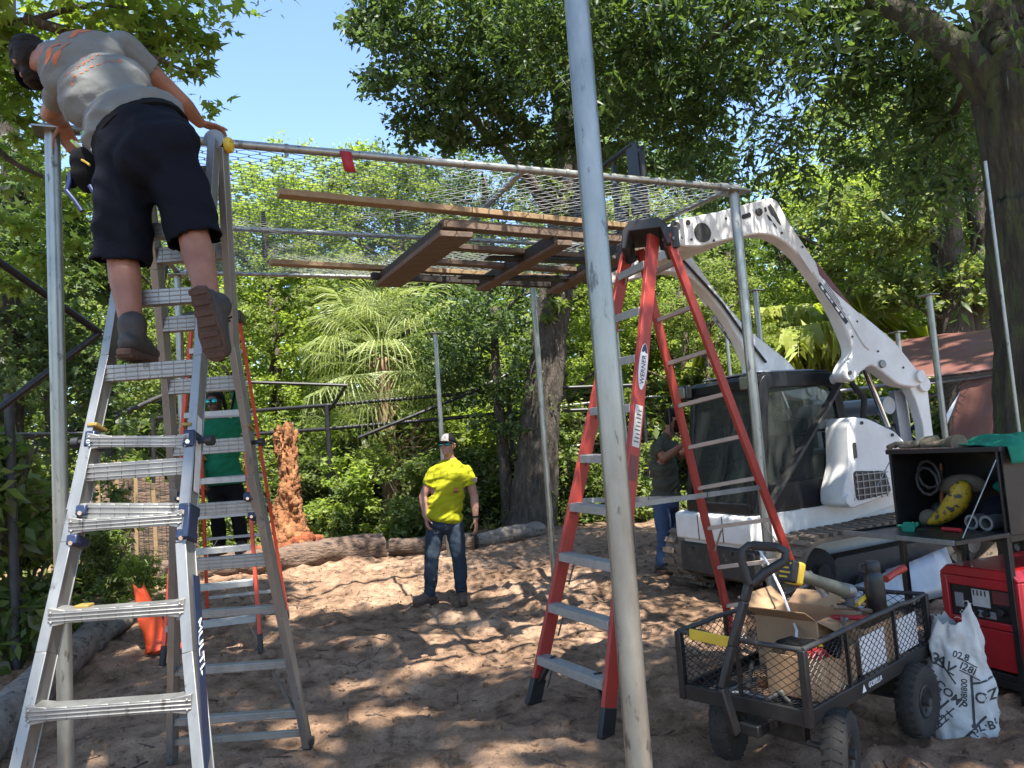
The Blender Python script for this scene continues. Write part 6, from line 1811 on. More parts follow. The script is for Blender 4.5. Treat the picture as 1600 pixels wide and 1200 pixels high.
# the lid lies level in front of the opening
MB().box(S(em, -.225, bz0 - .004), (e1 - e0, .45, .008), Matrix((SE, -SN, V((0, 0, 1)))).transposed()).build('lid', mt, tb)
MB().beam(S(e0, -.45, bz0 + .004), S(e1, -.45, bz0 + .004), .012, .028).build('lid_lip', M['galv_dull'], tb, .002)
for e in (e0, e1): MB().beam(S(e, -.45, bz0 + .002), S(e, -.01, bz0 + .002), .010, .024).build('lid_lip', mt, tb, .002)
for e in (e0 + .02, e1 - .02): MB().tube([S(e, -.02, bz1 - .06), S(e, -.36 if e > .1 else -.16, bz0 + .02 if e > .1 else bz1 - .22)], .0035, 6).build('lid_stay', M['galv_dull'], tb)
inner = [
    ('tool_bag', 'yellow black woven bag slumped inside the tool box', 'bag', M['yellowbag'], [(.15, .06, .02), (.24, .10, .07), (.33, .14, .16), (.37, .17, .30)], [.018, .055, .085, .05]),
    ('cable_coil', 'dark cable coil hanging inside the tool box on the left', 'coil', M['greyframe'], None, None),
    ('cloth_roll', 'dull olive cloth roll behind the yellow bag', 'cloth', M['glove'], [(.10, .25, .22), (.26, .28, .27), (.42, .3, .24)], [.05, .065, .05]),
    ('cloth_roll', 'blue black jacket crumpled at the right inside the tool box', 'cloth', M['navycloth'], [(.42, .2, .07), (.52, .25, .12), (.6, .3, .1)], [.07, .10, .07]),
    ('hose_roll', 'green dark hose bundle at the back of the tool box', 'hose', M['green_cloth'], [(.40, .36, .25), (.5, .38, .22), (.6, .36, .16)], [.035, .045, .035])]
inner += [
    ('paint_can', 'dark round can at the left inside the tool box', 'can', M['greyframe'], [(.06, .3, .0), (.06, .3, .14)], [.06, .06]),
    ('rag', 'brown rag slumped in the left corner of the tool box', 'rag', M['glove'], [(.05, .12, .03), (.12, .14, .05), (.2, .12, .03)], [.05, .07, .04]),
    ('hose_roll', 'black hose hanging from the top right inside the tool box', 'hose', M['rubber'], [(.36, .3, .46), (.5, .32, .40), (.62, .3, .44)], [.03, .03, .03]),
    ('rusty_rod', 'rusty rod leaning inside the tool box', 'rod', M['rotwood'], [(.14, .22, .12), (.15, .24, .3), (.15, .24, .40)], [.012, .012, .014])]
for nm, lab, cat, mat, pts, rs in inner:
    mb = MB()
    if pts is None:
        P = [S(.10 + .0 * k, .16, bz0 + .26) + SE * (math.cos(k * .6) * .085) + V((0, 0, math.sin(k * .6) * .10 + .004 * k)) - SN * (.002 * k) for k in range(22)]
        mb.tube(P, .011, 6)
    else: mb.tube([S(a, b, bz0 + c) for a, b, c in pts], rs, 14)
    o = mb.build(nm, mat, None, smooth=70)
    if pts is not None: o.modifiers.new('sub', 'SUBSURF').render_levels = 2; roughen(o.data, .02, 12, 2, 1)
    tag(o, lab, cat)
for k, e in enumerate((.46, .555)):
    mb = MB(); c_ = S(e, .06, bz0 + .048)
    mb.lathe([(.030, 0), (.045, 0), (.045, .22), (.030, .22)], c_, -SN, 20, True)
    tag(mb.build('pipe_offcut', M['galv_dull'], None, smooth=40), ('left' if k == 0 else 'right') + ' of two short grey pipe offcuts in the tool box', 'pipe', 'pipe offcuts in the tool box')
q = S(.16, -.10, bz0 + .002); glove('rubber_glove', 'dark teal glove lying on the open lid of the tool box', q, 1.0, M['green_cloth'], M['green_cloth'], .9)
q = S(.36, -.06, bz0 + .002); mb = MB(); mb.tube([q + V((0, 0, .012)), q + SE * .12 + V((0, 0, .012))], .012, 8); tag(mb.build('screwdriver', M['redtape'], None), 'pinkish red tool handle lying on the tool box lid', 'screwdriver')
q = S(.12, .06, bz1 + .014); glove('leather_glove', 'muddy leather glove lying palm down on the tool box, left of the cloth', q, math.atan2(-SE.y, -SE.x) + .3, M['glove'], M['glove'], 1.25)
q = S(.34, .08, bz1 + .014); glove('leather_glove', 'second muddy leather glove on the tool box, touching the green cloth', q, math.atan2(-SE.y, -SE.x) - .4, M['glove'], M['glove'], 1.25)
# green cloth draped over the back corner
vs, fs = [], []
nu, nv = 30, 26
for j in range(nv + 1):
    for i in range(nu + 1):
        u, v = i / nu, j / nv
        e = .34 + .50 * u; n = .02 + .46 * v; z = bz1 + .018
        ov_ = max(0, e - (e1 + .012)); e_ = min(e, e1 + .012) + ov_ * .15; z -= ov_ * 1.2
        bump = .055 * math.sin(u * 3.0) * math.sin(v * 3.1) + .02 * abs(mnoise.noise(V((u * 5, v * 4, 1)))) + .012 * math.sin(v * 16 + u * 5)
        vs.append(S(e_ + (.025 + bump * .5) * (ov_ > 0), n + .02 * mnoise.noise(V((u * 4, v * 4, 7))), z + (max(0, bump) if ov_ == 0 else .02 * mnoise.noise(V((u * 6, v * 6, 3))))))
for j in range(nv):
    for i in range(nu): k = j * (nu + 1) + i; fs.append((k, k + 1, k + nu + 2, k + nu + 1))
o = MB().add(vs, fs).build('cloth', M['green_cloth'], None, smooth=180); o.modifiers.new('thick', 'SOLIDIFY').thickness = .004
tag(o, 'teal green cloth draped over the right corner of the tool box', 'cloth')

# ------------------------------------------------------------------ red engine welder under the stand
gq = atz(1466, 880, .70); gq.z = 0
gn = thing('welder_generator', 'red engine driven welder standing on the ground under the tool box stand', 'welder', gq)
def G(e, n, z): return gq + SE * e - SN * n + V((0, 0, z))
GE, GN, GH = .50, .85, .69
def gbox(nm, e0, e1, n0, n1, z0, z1, mat, bev=.006, par=gn):
    return MB().box(G((e0 + e1) / 2, (n0 + n1) / 2, (z0 + z1) / 2), (e1 - e0, n1 - n0, z1 - z0), Matrix((SE, -SN, V((0, 0, 1)))).transposed()).build(nm, mat, par, bev)
gbox('body', 0, GE, .03, GN, .12, .64, M['redpaint'], .012)
sec = [(.0, .64), (.0, .655), (.05, .70), (GE - .05, .70), (GE, .655), (GE, .64)]
MB().prism(sec, G(0, 0, 0), SE, V((0, 0, 1)), -GN - .01, -.0, ez=SN).build('hood', M['redpaint'], gn, .01)
for a in (('frame_strip', 0, .045, 0, .03, .12, .64), ('frame_strip', GE - .06, GE, 0, .03, .12, .64), ('frame_strip', .045, GE - .06, 0, .03, .585, .64), ('frame_strip', .045, GE - .06, 0, .03, .36, .40), ('front_door', .045, .215, .008, .03, .125, .355), ('front_door', .225, GE - .065, .008, .03, .125, .355)):
    gbox(*a, M['redpaint'], .006)
pnl = gbox('control_panel', .045, GE - .06, .022, .03, .40, .585, M['blackpaint'], .002)
gbox('gauge_plate', .19, .30, .017, .022, .47, .57, M['paper'], .001, pnl); gbox('warning_label', .075, .13, .017, .022, .45, .535, M['greysheet'], .001, pnl); gbox('side_plate', .32, .42, .017, .022, .50, .575, M['decalred'], .001, pnl); gbox('switch_plate', .22, .33, .017, .022, .41, .45, M['greysheet'], .001, pnl)
mb = MB()
for k in range(4): mb.box(G(.205 + .024 * k, .0145, .55), (.006, .004, .03), Matrix((SE, -SN, V((0, 0, 1)))).transposed())
mb.build('gauge_mark', M['ink'], pnl)
for e, z, r in ((.275, .435, .022), (.37, .46, .026), (.215, .435, .012)):
    MB().tube([G(e, .022, z), G(e, -.008, z)], [r, r * .8], 16).build('dial', M['blackplastic'], pnl, .002)
gbox('base_frame', -.01, GE + .01, .0, GN, .03, .115, M['blackpaint'], .004)
for k in range(7): gbox('side_vent', GE - .002, GE + .004, .08, .30, .16 + .024 * k, .168 + .024 * k, M['whiteplain'], 0)
for e in (.08, GE - .08): MB().tube([G(e, .1, .0), G(e, .1, .04)], .03, 10).build('foot', M['rubber'], gn)
MB().tube([G(.28, .25, .70), G(.28, .25, .78), G(.34, .25, .80)], .022, 10).build('exhaust', M['greyframe'], gn)
text('letters', 'B', .04, G(GE + .013, .12, .60), -SN, V((0, 0, 1)), M['whiteplain'], gn)
mb = MB(); mb.tube([G(-.1, .3, .02), G(-.06, .1, .09), G(-.02, .02, .03), G(-.12, -.1, .02), G(-.25, .1, .02)], .012, 8); tag(mb.build('cable', M['rubber'], None), 'black cable loop on the ground left of the welder', 'cable')

# ------------------------------------------------------------------ white sand bag
q = atz(1503, 1128, .0); q.z = gz(q.x, q.y) - .015
sbq = q.copy()
sb = thing('sand_bag', 'white woven sack with black print standing open topped in front of the welder', 'sack', q)
cd_ = V((CAM.x - q.x, CAM.y - q.y, 0)).normalized(); cs_ = V((-cd_.y, cd_.x, 0)); cs_ = cs_ if cs_.x > 0 else -cs_
nu, nv = 64, 60
vs, fs = [], []
for j in range(nv + 1):
    v = j / nv
    h = .63 * v
    wx = .168 * (1 - .08 * v) if v < .1 else .168 * (1 - .10 * v - .42 * max(0, v - .25) ** 1.25)
    wx *= (.86 + .14 * min(1, v / .12)); wy = .135 * (1 - .62 * v ** 1.5)
    tw = .25 * v
    for i in range(nu):
        a = i / nu * 6.2832
        ca, sa = math.cos(a), math.sin(a)
        sx = math.copysign(abs(ca) ** .75, ca); sy = math.copysign(abs(sa) ** .75, sa)
        top = 1.0
        if v > .86: top = 1 - .25 * (v - .86) / .14
        p_ = V((ca * 1.3, sa * 1.3, v * 2.6))
        cr = .020 * mnoise.fractal(p_ * 2.0, 1, 2, 3) + .012 * abs(mnoise.noise(V((ca * 3.2 + v * 2, sa * 3.2, v * 3.5)))) + .010 * math.sin(a * 7 + v * 3) * v
        x = sx * (wx * top + cr); y = sy * (wy + cr)
        hh = h + (.085 * math.sin(a * 2 + .6) * max(0, ca * .6 + .5) + .03 * mnoise.noise(V((ca * 4, sa * 4, 9)))) * max(0, v - .8) / .2
        pos = q + cs_ * (x + .02 * v) + cd_ * y + V((0, 0, hh + .01))
        vs.append(pos)
for j in range(nv):
    for i in range(nu): fs.append((j * nu + i, j * nu + (i + 1) % nu, (j + 1) * nu + (i + 1) % nu, (j + 1) * nu + i))
fs.append(tuple(range(nu))[::-1])
o = MB().add(vs, fs).build('sack', M['bag'], sb, smooth=180)
from mathutils.bvhtree import BVHTree
sbt = BVHTree.FromPolygons([tuple(p) for p in vs], fs[:-1])
mb = MB(); rd = random.Random(8)
for k in range(34):
    i = rd.randrange(nu); p_ = V(vs[nv * nu + i]); d_ = V((rd.uniform(-1, 1), rd.uniform(-1, 1), rd.uniform(-.4, .8))) * .035
    mb.tube([p_, p_ + d_ * .6, p_ + d_ + V((0, 0, -.012))], .0012, 3)
mb.build('frayed_thread', M['bag'], sb)['kind'] = 'stuff'
def drape(me, o, ex, ey, d, bvh, off=.002):
    """press a flat print onto a surface: every vertex runs along d until it meets the mesh"""
    ex, ey, d = V(ex).normalized(), V(ey).normalized(), V(d).normalized()
    bm = bmesh.new(); bm.from_mesh(me)
    bmesh.ops.triangulate(bm, faces=bm.faces)
    for it in range(2):
        es = [e for e in bm.edges if e.calc_length() > .02]
        if es: bmesh.ops.subdivide_edges(bm, edges=es, cuts=1)
        bmesh.ops.triangulate(bm, faces=bm.faces)
    bad = []
    for v_ in bm.verts:
        p_ = o + ex * v_.co.x + ey * v_.co.y - d * .6
        hit = bvh.ray_cast(p_, d, 1.5)
        if hit[0] is None: bad.append(v_)
        else: v_.co = hit[0] - d * off
    bmesh.ops.delete(bm, geom=bad, context='VERTS')
    bm.to_mesh(me); bm.free(); return me
def bagprint(body, size, dx, z, ang, nm='print'):
    ex = cs_ * math.cos(ang) + V((0, 0, 1)) * math.sin(ang); ey = -cs_ * math.sin(ang) + V((0, 0, 1)) * math.cos(ang)
    me = text_mesh(body, size, 0, bold=size * .022) if isinstance(body, str) else MB().add([V((x, y, 0)) for x, y in body], [tuple(range(len(body)))]).mesh('p')
    drape(me, sbq + cs_ * dx + V((0, 0, z)), ex, ey, -cd_, sbt); me.materials.append(M['ink']); link_mesh(nm, me, None, sb)
def bar(L, t): return [(-L / 2, -t / 2), (-L / 4, -t / 2), (0, -t / 2), (L / 4, -t / 2), (L / 2, -t / 2), (L / 2, t / 2), (L / 4, t / 2), (0, t / 2), (-L / 4, t / 2), (-L / 2, t / 2)]
bagprint('8', .085, -.095, .44, -.5); bagprint('AV', .07, -.045, .42, -.6); bagprint('END COMP', .058, -.085, .315, -.75); bagprint('Q.', .05, -.16, .27, -.5)
bagprint('0 8 2 I', .052, -.095, .135, .75); bagprint('0 8 2 I', .05, .01, .055, .72); bagprint('02.8', .045, .03, .465, -.35); bagprint('I28I', .05, .055, .405, -.5)
bagprint('OZ', .075, .125, .27, .15); bagprint('SL·BU', .06, .115, .13, .2); bagprint('08I800', .04, .028, .30, 1.45)
for L, t, dx, z, a in ((.17, .010, -.11, .185, .75), (.22, .012, .035, .10, .8), (.25, .012, .06, .25, 1.52), (.10, .01, .115, .345, .25), (.13, .008, -.04, .385, -1.05), (.15, .008, -.075, .41, -.55), (.13, .006, -.115, .10, .75), (.13, .006, -.075, .165, .75), (.10, .006, .06, .375, -.5), (.10, .006, .055, .435, -.5)):
    bagprint(bar(L, t), 0, dx, z, a, 'print_line')
# ------------------------------------------------------------------ people
def fuse(name, mb, voxel, mat, parent, it=6, disp=None, cut=None):
    me = mb.mesh('tmp')
    o = bpy.data.objects.new('tmp', me); col.objects.link(o)
    m_ = o.modifiers.new('r', 'REMESH'); m_.mode = 'VOXEL'; m_.voxel_size = voxel; m_.adaptivity = 0
    s_ = o.modifiers.new('s', 'SMOOTH'); s_.factor = .5; s_.iterations = it
    bpy.context.view_layer.update()
    out = bpy.data.meshes.new_from_object(o.evaluated_get(bpy.context.evaluated_depsgraph_get()))
    bpy.data.objects.remove(o); bpy.data.meshes.remove(me)
    out.name = name; out.materials.clear()
    out.polygons.foreach_set('use_smooth', [True] * len(out.polygons))
    if disp: wrinkle(out, *disp)
    return link_mesh(name, out, mat, parent)


def wrinkle(me, amp, scale, seed, axis):
    """cloth folds: noise stretched across the given axis"""
    n = len(me.vertices)
    co = np.empty(n * 3, np.float32); me.vertices.foreach_get('co', co); no = np.empty(n * 3, np.float32); me.vertices.foreach_get('normal', no)
    co = co.reshape(-1, 3); no = no.reshape(-1, 3)
    a = np.array(V(axis).normalized())
    al = co @ a; pr = co - al[:, None] * a
    q = pr * scale * .35 + (al * scale)[:, None] * a
    d = np.array([1 - 2 * abs(mnoise.noise(V((p[0] + seed, p[1], p[2])))) + .5 * mnoise.noise(V((p[0] * 2.1, p[1] * 2.1 + seed, p[2] * 2.1))) for p in q])
    co += no * ((d - .5) * amp)[:, None].astype(np.float32)
    me.vertices.foreach_set('co', co.ravel()); me.update()


def hand(mb, wr, d, pn, curl=.35, flip=1, k=1.0, spread=.10):
    """palm, four unequal bent fingers and a thumb off the side; pn points out of the palm"""
    d = V(d).normalized(); pn = V(pn); pn = (pn - d * pn.dot(d)).normalized(); s_ = d.cross(pn) * flip
    for j in (-1.3, -.45, .45, 1.3):
        mb.capsule(wr + s_ * j * .013 * k + d * .015 * k, wr + d * .088 * k + s_ * j * .020 * k, .0135 * k, .0125 * k, 8)
    for j, L in ((-1.5, .068), (-.5, .080), (.5, .086), (1.5, .074)):
        b = wr + d * .090 * k + s_ * j * .0195 * k; dd = (d + s_ * j * spread * .5).normalized(); r = .0095 * k
        for seg, f in enumerate((.46, .31, .23)):
            ang = curl * (.8 + .35 * seg)
            dd = (dd * math.cos(ang) + pn * math.sin(ang)).normalized() if seg or curl > .2 else dd
            e = b + dd * L * f * k; mb.capsule(b, e, r, r * .92, 8); b = e; r *= .92
    b = wr + d * .028 * k + s_ * .028 * k; td = (d * .65 + s_ * .75 + pn * .25).normalized()
    for L in (.045, .033, .026):
        e = b + td * L * k; mb.capsule(b, e, .0125 * k if L > .04 else .0105 * k, .0105 * k if L > .04 else .009 * k, 8); b = e
        td = (td + d * .35 + pn * curl * .5).normalized()


def boot(par, an, toe, up, mat, solemat, h=.13, k=1.0):
    toe = V(toe).normalized(); up = V(up); up = (up - toe * up.dot(toe)).normalized(); sd = toe.cross(up)
    mb = MB()
    mb.capsule(an + up * (h - .045) * k, an - up * .01 * k, .060 * k, .052 * k, 14)
    mb.capsule(an - toe * .035 * k - up * .045 * k, an + toe * .06 * k - up * .045 * k, .044 * k, .048 * k, 12)
    mb.capsule(an + toe * .04 * k - up * .02 * k, an + toe * .15 * k - up * .055 * k, .047 * k, .042 * k, 12)
    for s_ in (-1, 1): mb.capsule(an + toe * .08 * k - up * .055 * k + sd * s_ * .012, an + toe * .16 * k - up * .058 * k + sd * s_ * .012, .036 * k, .034 * k, 10)
    o = fuse('boot', mb, .009 * k, mat, par, 3)
    out = [(-.085, -.030), (-.092, 0), (-.085, .030), (-.04, .036), (.03, .036), (.09, .048), (.15, .046), (.19, .026), (.20, 0), (.19, -.026), (.15, -.046), (.09, -.048), (.03, -.036), (-.04, -.036)]
    mb = MB(); mb.prism([(x * k, y * k) for x, y in out], an - up * .092 * k, toe, sd, -.014 * k, .016 * k, ez=up)
    mb.build('sole', solemat, o, .006)
    mb = MB()
    for i in range(7):
        x = (-.07 + .04 * i) * k
        mb.beam(an - up * .108 * k + toe * x - sd * .034 * k, an - up * .108 * k + toe * x + sd * .034 * k, .02 * k, .008 * k, up)
    mb.build('tread', solemat, o)
    mb = MB()
    for i in range(5):
        c_ = an + toe * (.052 + .012 * i) * k + up * (.075 - .026 * i) * k
        mb.tube([c_ - sd * .026 * k, c_ + toe * .008 * k, c_ + sd * .026 * k], .004, 5)
    mb.build('laces', M['blackcloth'], o)
    return o


def human(name, lab, J, skin, shirt, pants, sleeve=.55, leg=1.0, voxel=.009, fat=1.0, hands=None, hem=.06, longsleeve=False, base=None):
    g = lambda n: V(J[n])
    root = thing(name, lab, 'person', base if base is not None else (J['pelvis'][0], J['pelvis'][1], 0))
    pel, che, neck, head = g('pelvis'), g('chest'), g('neck'), g('head')
    up = (che - pel).normalized(); sd = g('shR') - g('shL'); sd = (sd - up * sd.dot(up)).normalized(); fw = up.cross(sd)
    Mx = Matrix((sd, fw, up)).transposed()
    T = (che - pel).length
    def torso(mb, inf):
        mb.ball(pel + up * .0, (.165 * fat + inf, .118 * fat + inf, .13), 16, Mx)
        mb.ball(pel.lerp(che, .28) + fw * .012 * fat, (.158 * fat + inf, .118 * fat + inf, .17), 16, Mx)
        mb.ball(pel.lerp(che, .62), (.165 * fat + inf, .118 * fat + inf, .20), 16, Mx)
        mb.ball(che - up * .03, (.178 + inf, .118 + inf, .17), 16, Mx)
        for s_ in ('shL', 'shR'): mb.capsule(che + up * .045, g(s_), .072 + inf * .5, .055 + inf * .5, 12)
        mb.capsule(che + up * .08, neck, .07 + inf * .3, .055, 12)
    hd = V(J['look']).normalized(); hu = V(J.get('headup', (0, 0, 1))); hu = (hu - hd * hu.dot(hd)).normalized(); hs = hd.cross(hu)
    HM = Matrix((hs, hd, hu)).transposed()
    mb = MB(); torso(mb, 0)
    mb.capsule(neck - up * .03, head - hu * .06 - hd * .01, .058, .054, 12)
    mb.ball(head + hu * .022, (.074, .096, .098), 18, HM); mb.ball(head + hd * .022 - hu * .055, (.056, .070, .062), 14, HM)
    mb.ball(head + hd * .055 - hu * .098, (.032, .03, .022), 10, HM)                       # chin
    mb.capsule(head + hd * .092 + hu * .005, head + hd * .110 - hu * .030, .010, .015, 8)       # nose
    mb.capsule(head + hd * .083 + hu * .022 - hs * .04, head + hd * .083 + hu * .022 + hs * .04, .014, .014, 8)   # brow
    mb.capsule(head + hd * .085 - hu * .062 - hs * .018, head + hd * .085 - hu * .062 + hs * .018, .009, .009, 8)  # lips
    for s_ in (-1, 1):
        mb.ball(head + hs * s_ * .076 - hu * .005 - hd * .005, (.011, .020, .032), 10, HM)
        mb.ball(head + hs * s_ * .045 + hd * .062 - hu * .022, (.024, .022, .022), 8, HM)
    for s_ in 'LR':
        mb.capsule(g('sh' + s_), g('el' + s_), .056, .044, 12); mb.capsule(g('el' + s_), g('el' + s_).lerp(g('wr' + s_), .3), .045, .046, 12); mb.capsule(g('el' + s_).lerp(g('wr' + s_), .3), g('wr' + s_), .046, .029, 12)
        mb.capsule(g('hip' + s_), g('kn' + s_), .088, .060, 14); mb.capsule(g('kn' + s_), g('kn' + s_).lerp(g('an' + s_), .32), .058, .062, 12); mb.capsule(g('kn' + s_).lerp(g('an' + s_), .32), g('an' + s_), .062, .038, 12)
        if hands and s_ in hands:
            h = hands[s_]; hand(mb, g('wr' + s_), h[0], h[1], h[2], h[3] if len(h) > 3 else 1)
    body = fuse('body', mb, voxel, skin, root, 4)
    # shirt
    mb = MB(); torso(mb, .023)
    lo = pel + up * hem
    mb.ball(lo, (.178 * fat + .030, .132 * fat + .030, .11), 16, Mx)
    for s_ in 'LR':
        e = g('sh' + s_).lerp(g('el' + s_), sleeve) if not longsleeve else g('el' + s_)
        mb.capsule(g('sh' + s_), e, .067, .064, 14)
        if longsleeve: mb.capsule(g('el' + s_), g('el' + s_).lerp(g('wr' + s_), .9), .062, .042, 12)
    sh_ = fuse('shirt', mb, .011, shirt, root, 5, (.012, 15, 3, up * .8 + sd * .5))
    # open the neck and square the hem and sleeve ends
    bm = bmesh.new(); bm.from_mesh(sh_.data)
    inv = WM[root.name].inverted()
    def slice_(co, no): bmesh.ops.bisect_plane(bm, geom=bm.verts[:] + bm.edges[:] + bm.faces[:], plane_co=inv @ co, plane_no=no, clear_outer=True)
    slice_(lo - up * .055, -up)
    nk = (neck - che).normalized(); 
    dl = [v_ for v_ in bm.verts if (v_.co - inv @ (neck + nk * .0)).length < .062 or (v_.co - inv @ (neck + nk * .05)).length < .07]
    bmesh.ops.delete(bm, geom=dl, context='VERTS')
    if not longsleeve:
        for s_ in 'LR':
            e = inv @ g('sh' + s_).lerp(g('el' + s_), sleeve); dr_ = (g('el' + s_) - g('sh' + s_)).normalized()
            dl = [v_ for v_ in bm.verts if (v_.co - e).dot(dr_) > 0.012 and (v_.co - e).length < .13]
            bmesh.ops.delete(bm, geom=dl, context='VERTS')
    bm.to_mesh(sh_.data); bm.free()
    sh_.modifiers.new('thick', 'SOLIDIFY').thickness = .005
    # trousers or shorts
    mb = MB(); mb.ball(pel + up * .0, (.178 * fat, .13 * fat, .12), 16, Mx); mb.ball(pel - up * .08, (.175 * fat, .13 * fat, .11), 16, Mx); mb.ball(pel + up * .07, (.158 * fat + (.03 if leg < 1 else 0), .115 * fat + (.03 if leg < 1 else 0), .11), 16, Mx)
    for s_ in 'LR':
        if leg >= 1:
            mb.capsule(g('hip' + s_), g('kn' + s_), .102, .078, 14); e = g('kn' + s_).lerp(g('an' + s_), .97); mb.capsule(g('kn' + s_), e, .077, .064, 14)
        else:
            kn = g('kn' + s_); ex_ = kn + (kn - g('hip' + s_)).normalized() * .05
            mb.capsule(g('hip' + s_), kn, .118, .108, 14); mb.capsule(kn, ex_, .108, .108, 14)
    pt = fuse('trousers' if leg >= 1 else 'shorts', mb, .012, pants, root, 5, (.016 if leg < 1 else .011, 9, 3, V((.7, .4, 1))))
    if leg < 1:
        bm = bmesh.new(); bm.from_mesh(pt.data)
        for s_ in 'LR':
            kn = inv @ g('kn' + s_); dr_ = (g('kn' + s_) - g('hip' + s_)).normalized(); c_ = kn + dr_ * .055
            bmesh.ops.delete(bm, geom=[v_ for v_ in bm.verts if (v_.co - c_).dot(dr_) > 0 and (v_.co - c_).length < .2], context='VERTS')
        bm.to_mesh(pt.data); bm.free(); pt.modifiers.new('thick', 'SOLIDIFY').thickness = .006
    return root, body, sh_, pt, (HM, hd, hu, hs, head), (Mx, sd, fw, up, pel, che)


def cap(root, H, mat, brimmat, back=False, tilt=0.0, panel=None):
    HM, hd, hu, hs, head = H
    mb = MB(); vs, fs = [], []
    n, m_ = 28, 10
    c = head + hu * .035 - hd * .004
    for j in range(m_ + 1):
        ph = j / m_ * math.pi / 2
        for i in range(n):
            a = i / n * 6.2832
            vs.append(c + hs * math.cos(a) * .084 * math.cos(ph) + hd * math.sin(a) * .106 * math.cos(ph) + hu * (.100 * math.sin(ph) - .006))
    for j in range(m_):
        for i in range(n): fs.append((j * n + i, j * n + (i + 1) % n, (j + 1) * n + (i + 1) % n, (j + 1) * n + i))
    mb.add(vs, fs); o = mb.build('cap', mat, root, smooth=180); o.modifiers.new('thick', 'SOLIDIFY').thickness = .004
    s_ = -1 if back else 1
    vs, fs = [], []
    for j in range(6):
        for i in range(13):
            a = R(-62 + 124 * i / 12); r = 1 + .62 * (j / 5) * math.cos(a * .9)
            vs.append(c + hs * math.sin(a) * .086 * (1 + .06 * j / 5) + hd * s_ * (math.cos(a) * .104 + .072 * (j / 5) * math.cos(a) ** .6) + hu * (-.006 - .012 * (j / 5) - .018 * abs(math.sin(a)) * (j / 5)))
    for j in range(5):
        for i in range(12): k = j * 13 + i; fs.append((k, k + 1, k + 14, k + 13))
    b = MB().add(vs, fs).build('brim', brimmat, o, smooth=180); b.modifiers.new('thick', 'SOLIDIFY').thickness = .005
    if panel:
        vs, fs = [], []
        for j in range(7):
            ph = .02 + j / 6 * 1.0
            for i in range(9):
                a = R(58 + 64 * i / 8); vs.append(c + (hs * math.cos(a) * .084 * math.cos(ph) + hd * math.sin(a) * .106 * math.cos(ph)) * 1.025 + hu * (.1025 * math.sin(ph) - .006))
        for j in range(6):
            for i in range(8): k = j * 9 + i; fs.append((k, k + 1, k + 10, k + 9))
        MB().add(vs, fs).build('front_panel', panel, o, smooth=180)
    return o


# --- man leaning over the post from the aluminium ladder, seen from behind
zr = 1.995
anL, anR = at(207, 522, 2.93), at(330, 482, 2.78)
J = dict(pelvis=at(235, 232, 3.00), chest=at(128, 100, 3.36), neck=at(76, 84, 3.53), head=at(50, 94, 3.63), shL=at(98, 140, 3.40), shR=at(192, 72, 3.52), elL=at(78, 178, 3.62), wrL=at(98, 190, 3.82), elR=at(282, 158, 3.78), wrR=at(312, 192, 3.98),
         hipL=at(198, 255, 3.0), hipR=at(268, 252, 3.0), knL=at(190, 392, 3.02), knR=at(300, 358, 3.00), anL=anL, anR=anR, look=(-.40, .72, -.56), headup=(-.55, .35, .75))
hR = (CC - CA).normalized()
r1, body, sh_, pt, H, TT = human('person', 'man in grey t shirt and dark shorts leaning left from the aluminium ladder', J, M['skin'], M['tee_grey'], M['navycloth'], .42, .5, .0075, 1.06, {'R': (at(335, 199, 4.06) - J['wrR'], V((0, .1, -1)), .45, -1), 'L': (V((-.1, .6, -.5)), V((.3, .3, -1)), .6, 1)}, .16)
boot(r1, anL + V((0, 0, 0)), (-.05, 1, -.05), (0, 0, 1), M['boot'], M['sole'], .085, .92)
boot(r1, anR + V((.02, -.02, 0)), (.12, .28, -.95), (.02, .9, .35), M['boot'], M['sole'], .06, .95)
cap(r1, H, M['navycloth'], M['navycloth'])
HM, hd, hu, hs, head = H
mb = MB(); mb.ball(head + hu * .028 - hd * .008, (.090, .108, .100), 16, HM); mb.ball(head - hd * .045 - hu * .03, (.086, .065, .085), 14, HM); mb.ball(head + hd * .03 - hu * .075, (.074, .08, .065), 14, HM)
fuse('hair', mb, .009, M['hair'], r1, 2, (.006, 40, 1, (0, 0, 1)))
Mx, sd, fw, up, pel, che = TT
bl0 = [pel + up * .092 + (sd * math.cos(a) * .193 + fw * math.sin(a) * .143) for a in [k * 6.2832 / 28 for k in range(29)]]
mb = MB()
for a, b in zip(bl0[:-1], bl0[1:]): mb.beam(a, b + (b - a) * .05, .012, .04, up)
mb.build('belt', M['blackcloth'], r1)
# orange print on the back of the shirt, worn and not readable any more
sbm = BVHTree.FromObject(sh_, bpy.context.evaluated_depsgraph_get())
loc_inv = WM[r1.name]
def backprint(poly, u0, v0, ang=0):
    bm_o = pel + up * v0 + sd * u0
    me = MB().add([V((x, y, 0)) for x, y in poly], [tuple(range(len(poly)))]).mesh('p')
    ex = sd * math.cos(ang) + up * math.sin(ang); ey = -sd * math.sin(ang) + up * math.cos(ang)
    o_l = loc_inv.inverted() @ bm_o
    drape(me, o_l, ex, ey, fw, sbm, .0022)
    me.materials.append(M['orangeprint']); link_mesh('back_print', me, None, r1, False)
rd = random.Random(12)
def blobp(w, h): return [(w * x + rd.uniform(-.1, .1) * w, h * y + rd.uniform(-.1, .1) * h) for x, y in ((-.5, -.3), (-.2, -.5), (.25, -.45), (.5, -.1), (.4, .4), (0, .5), (-.4, .35))]
TL_ = (che - pel).length
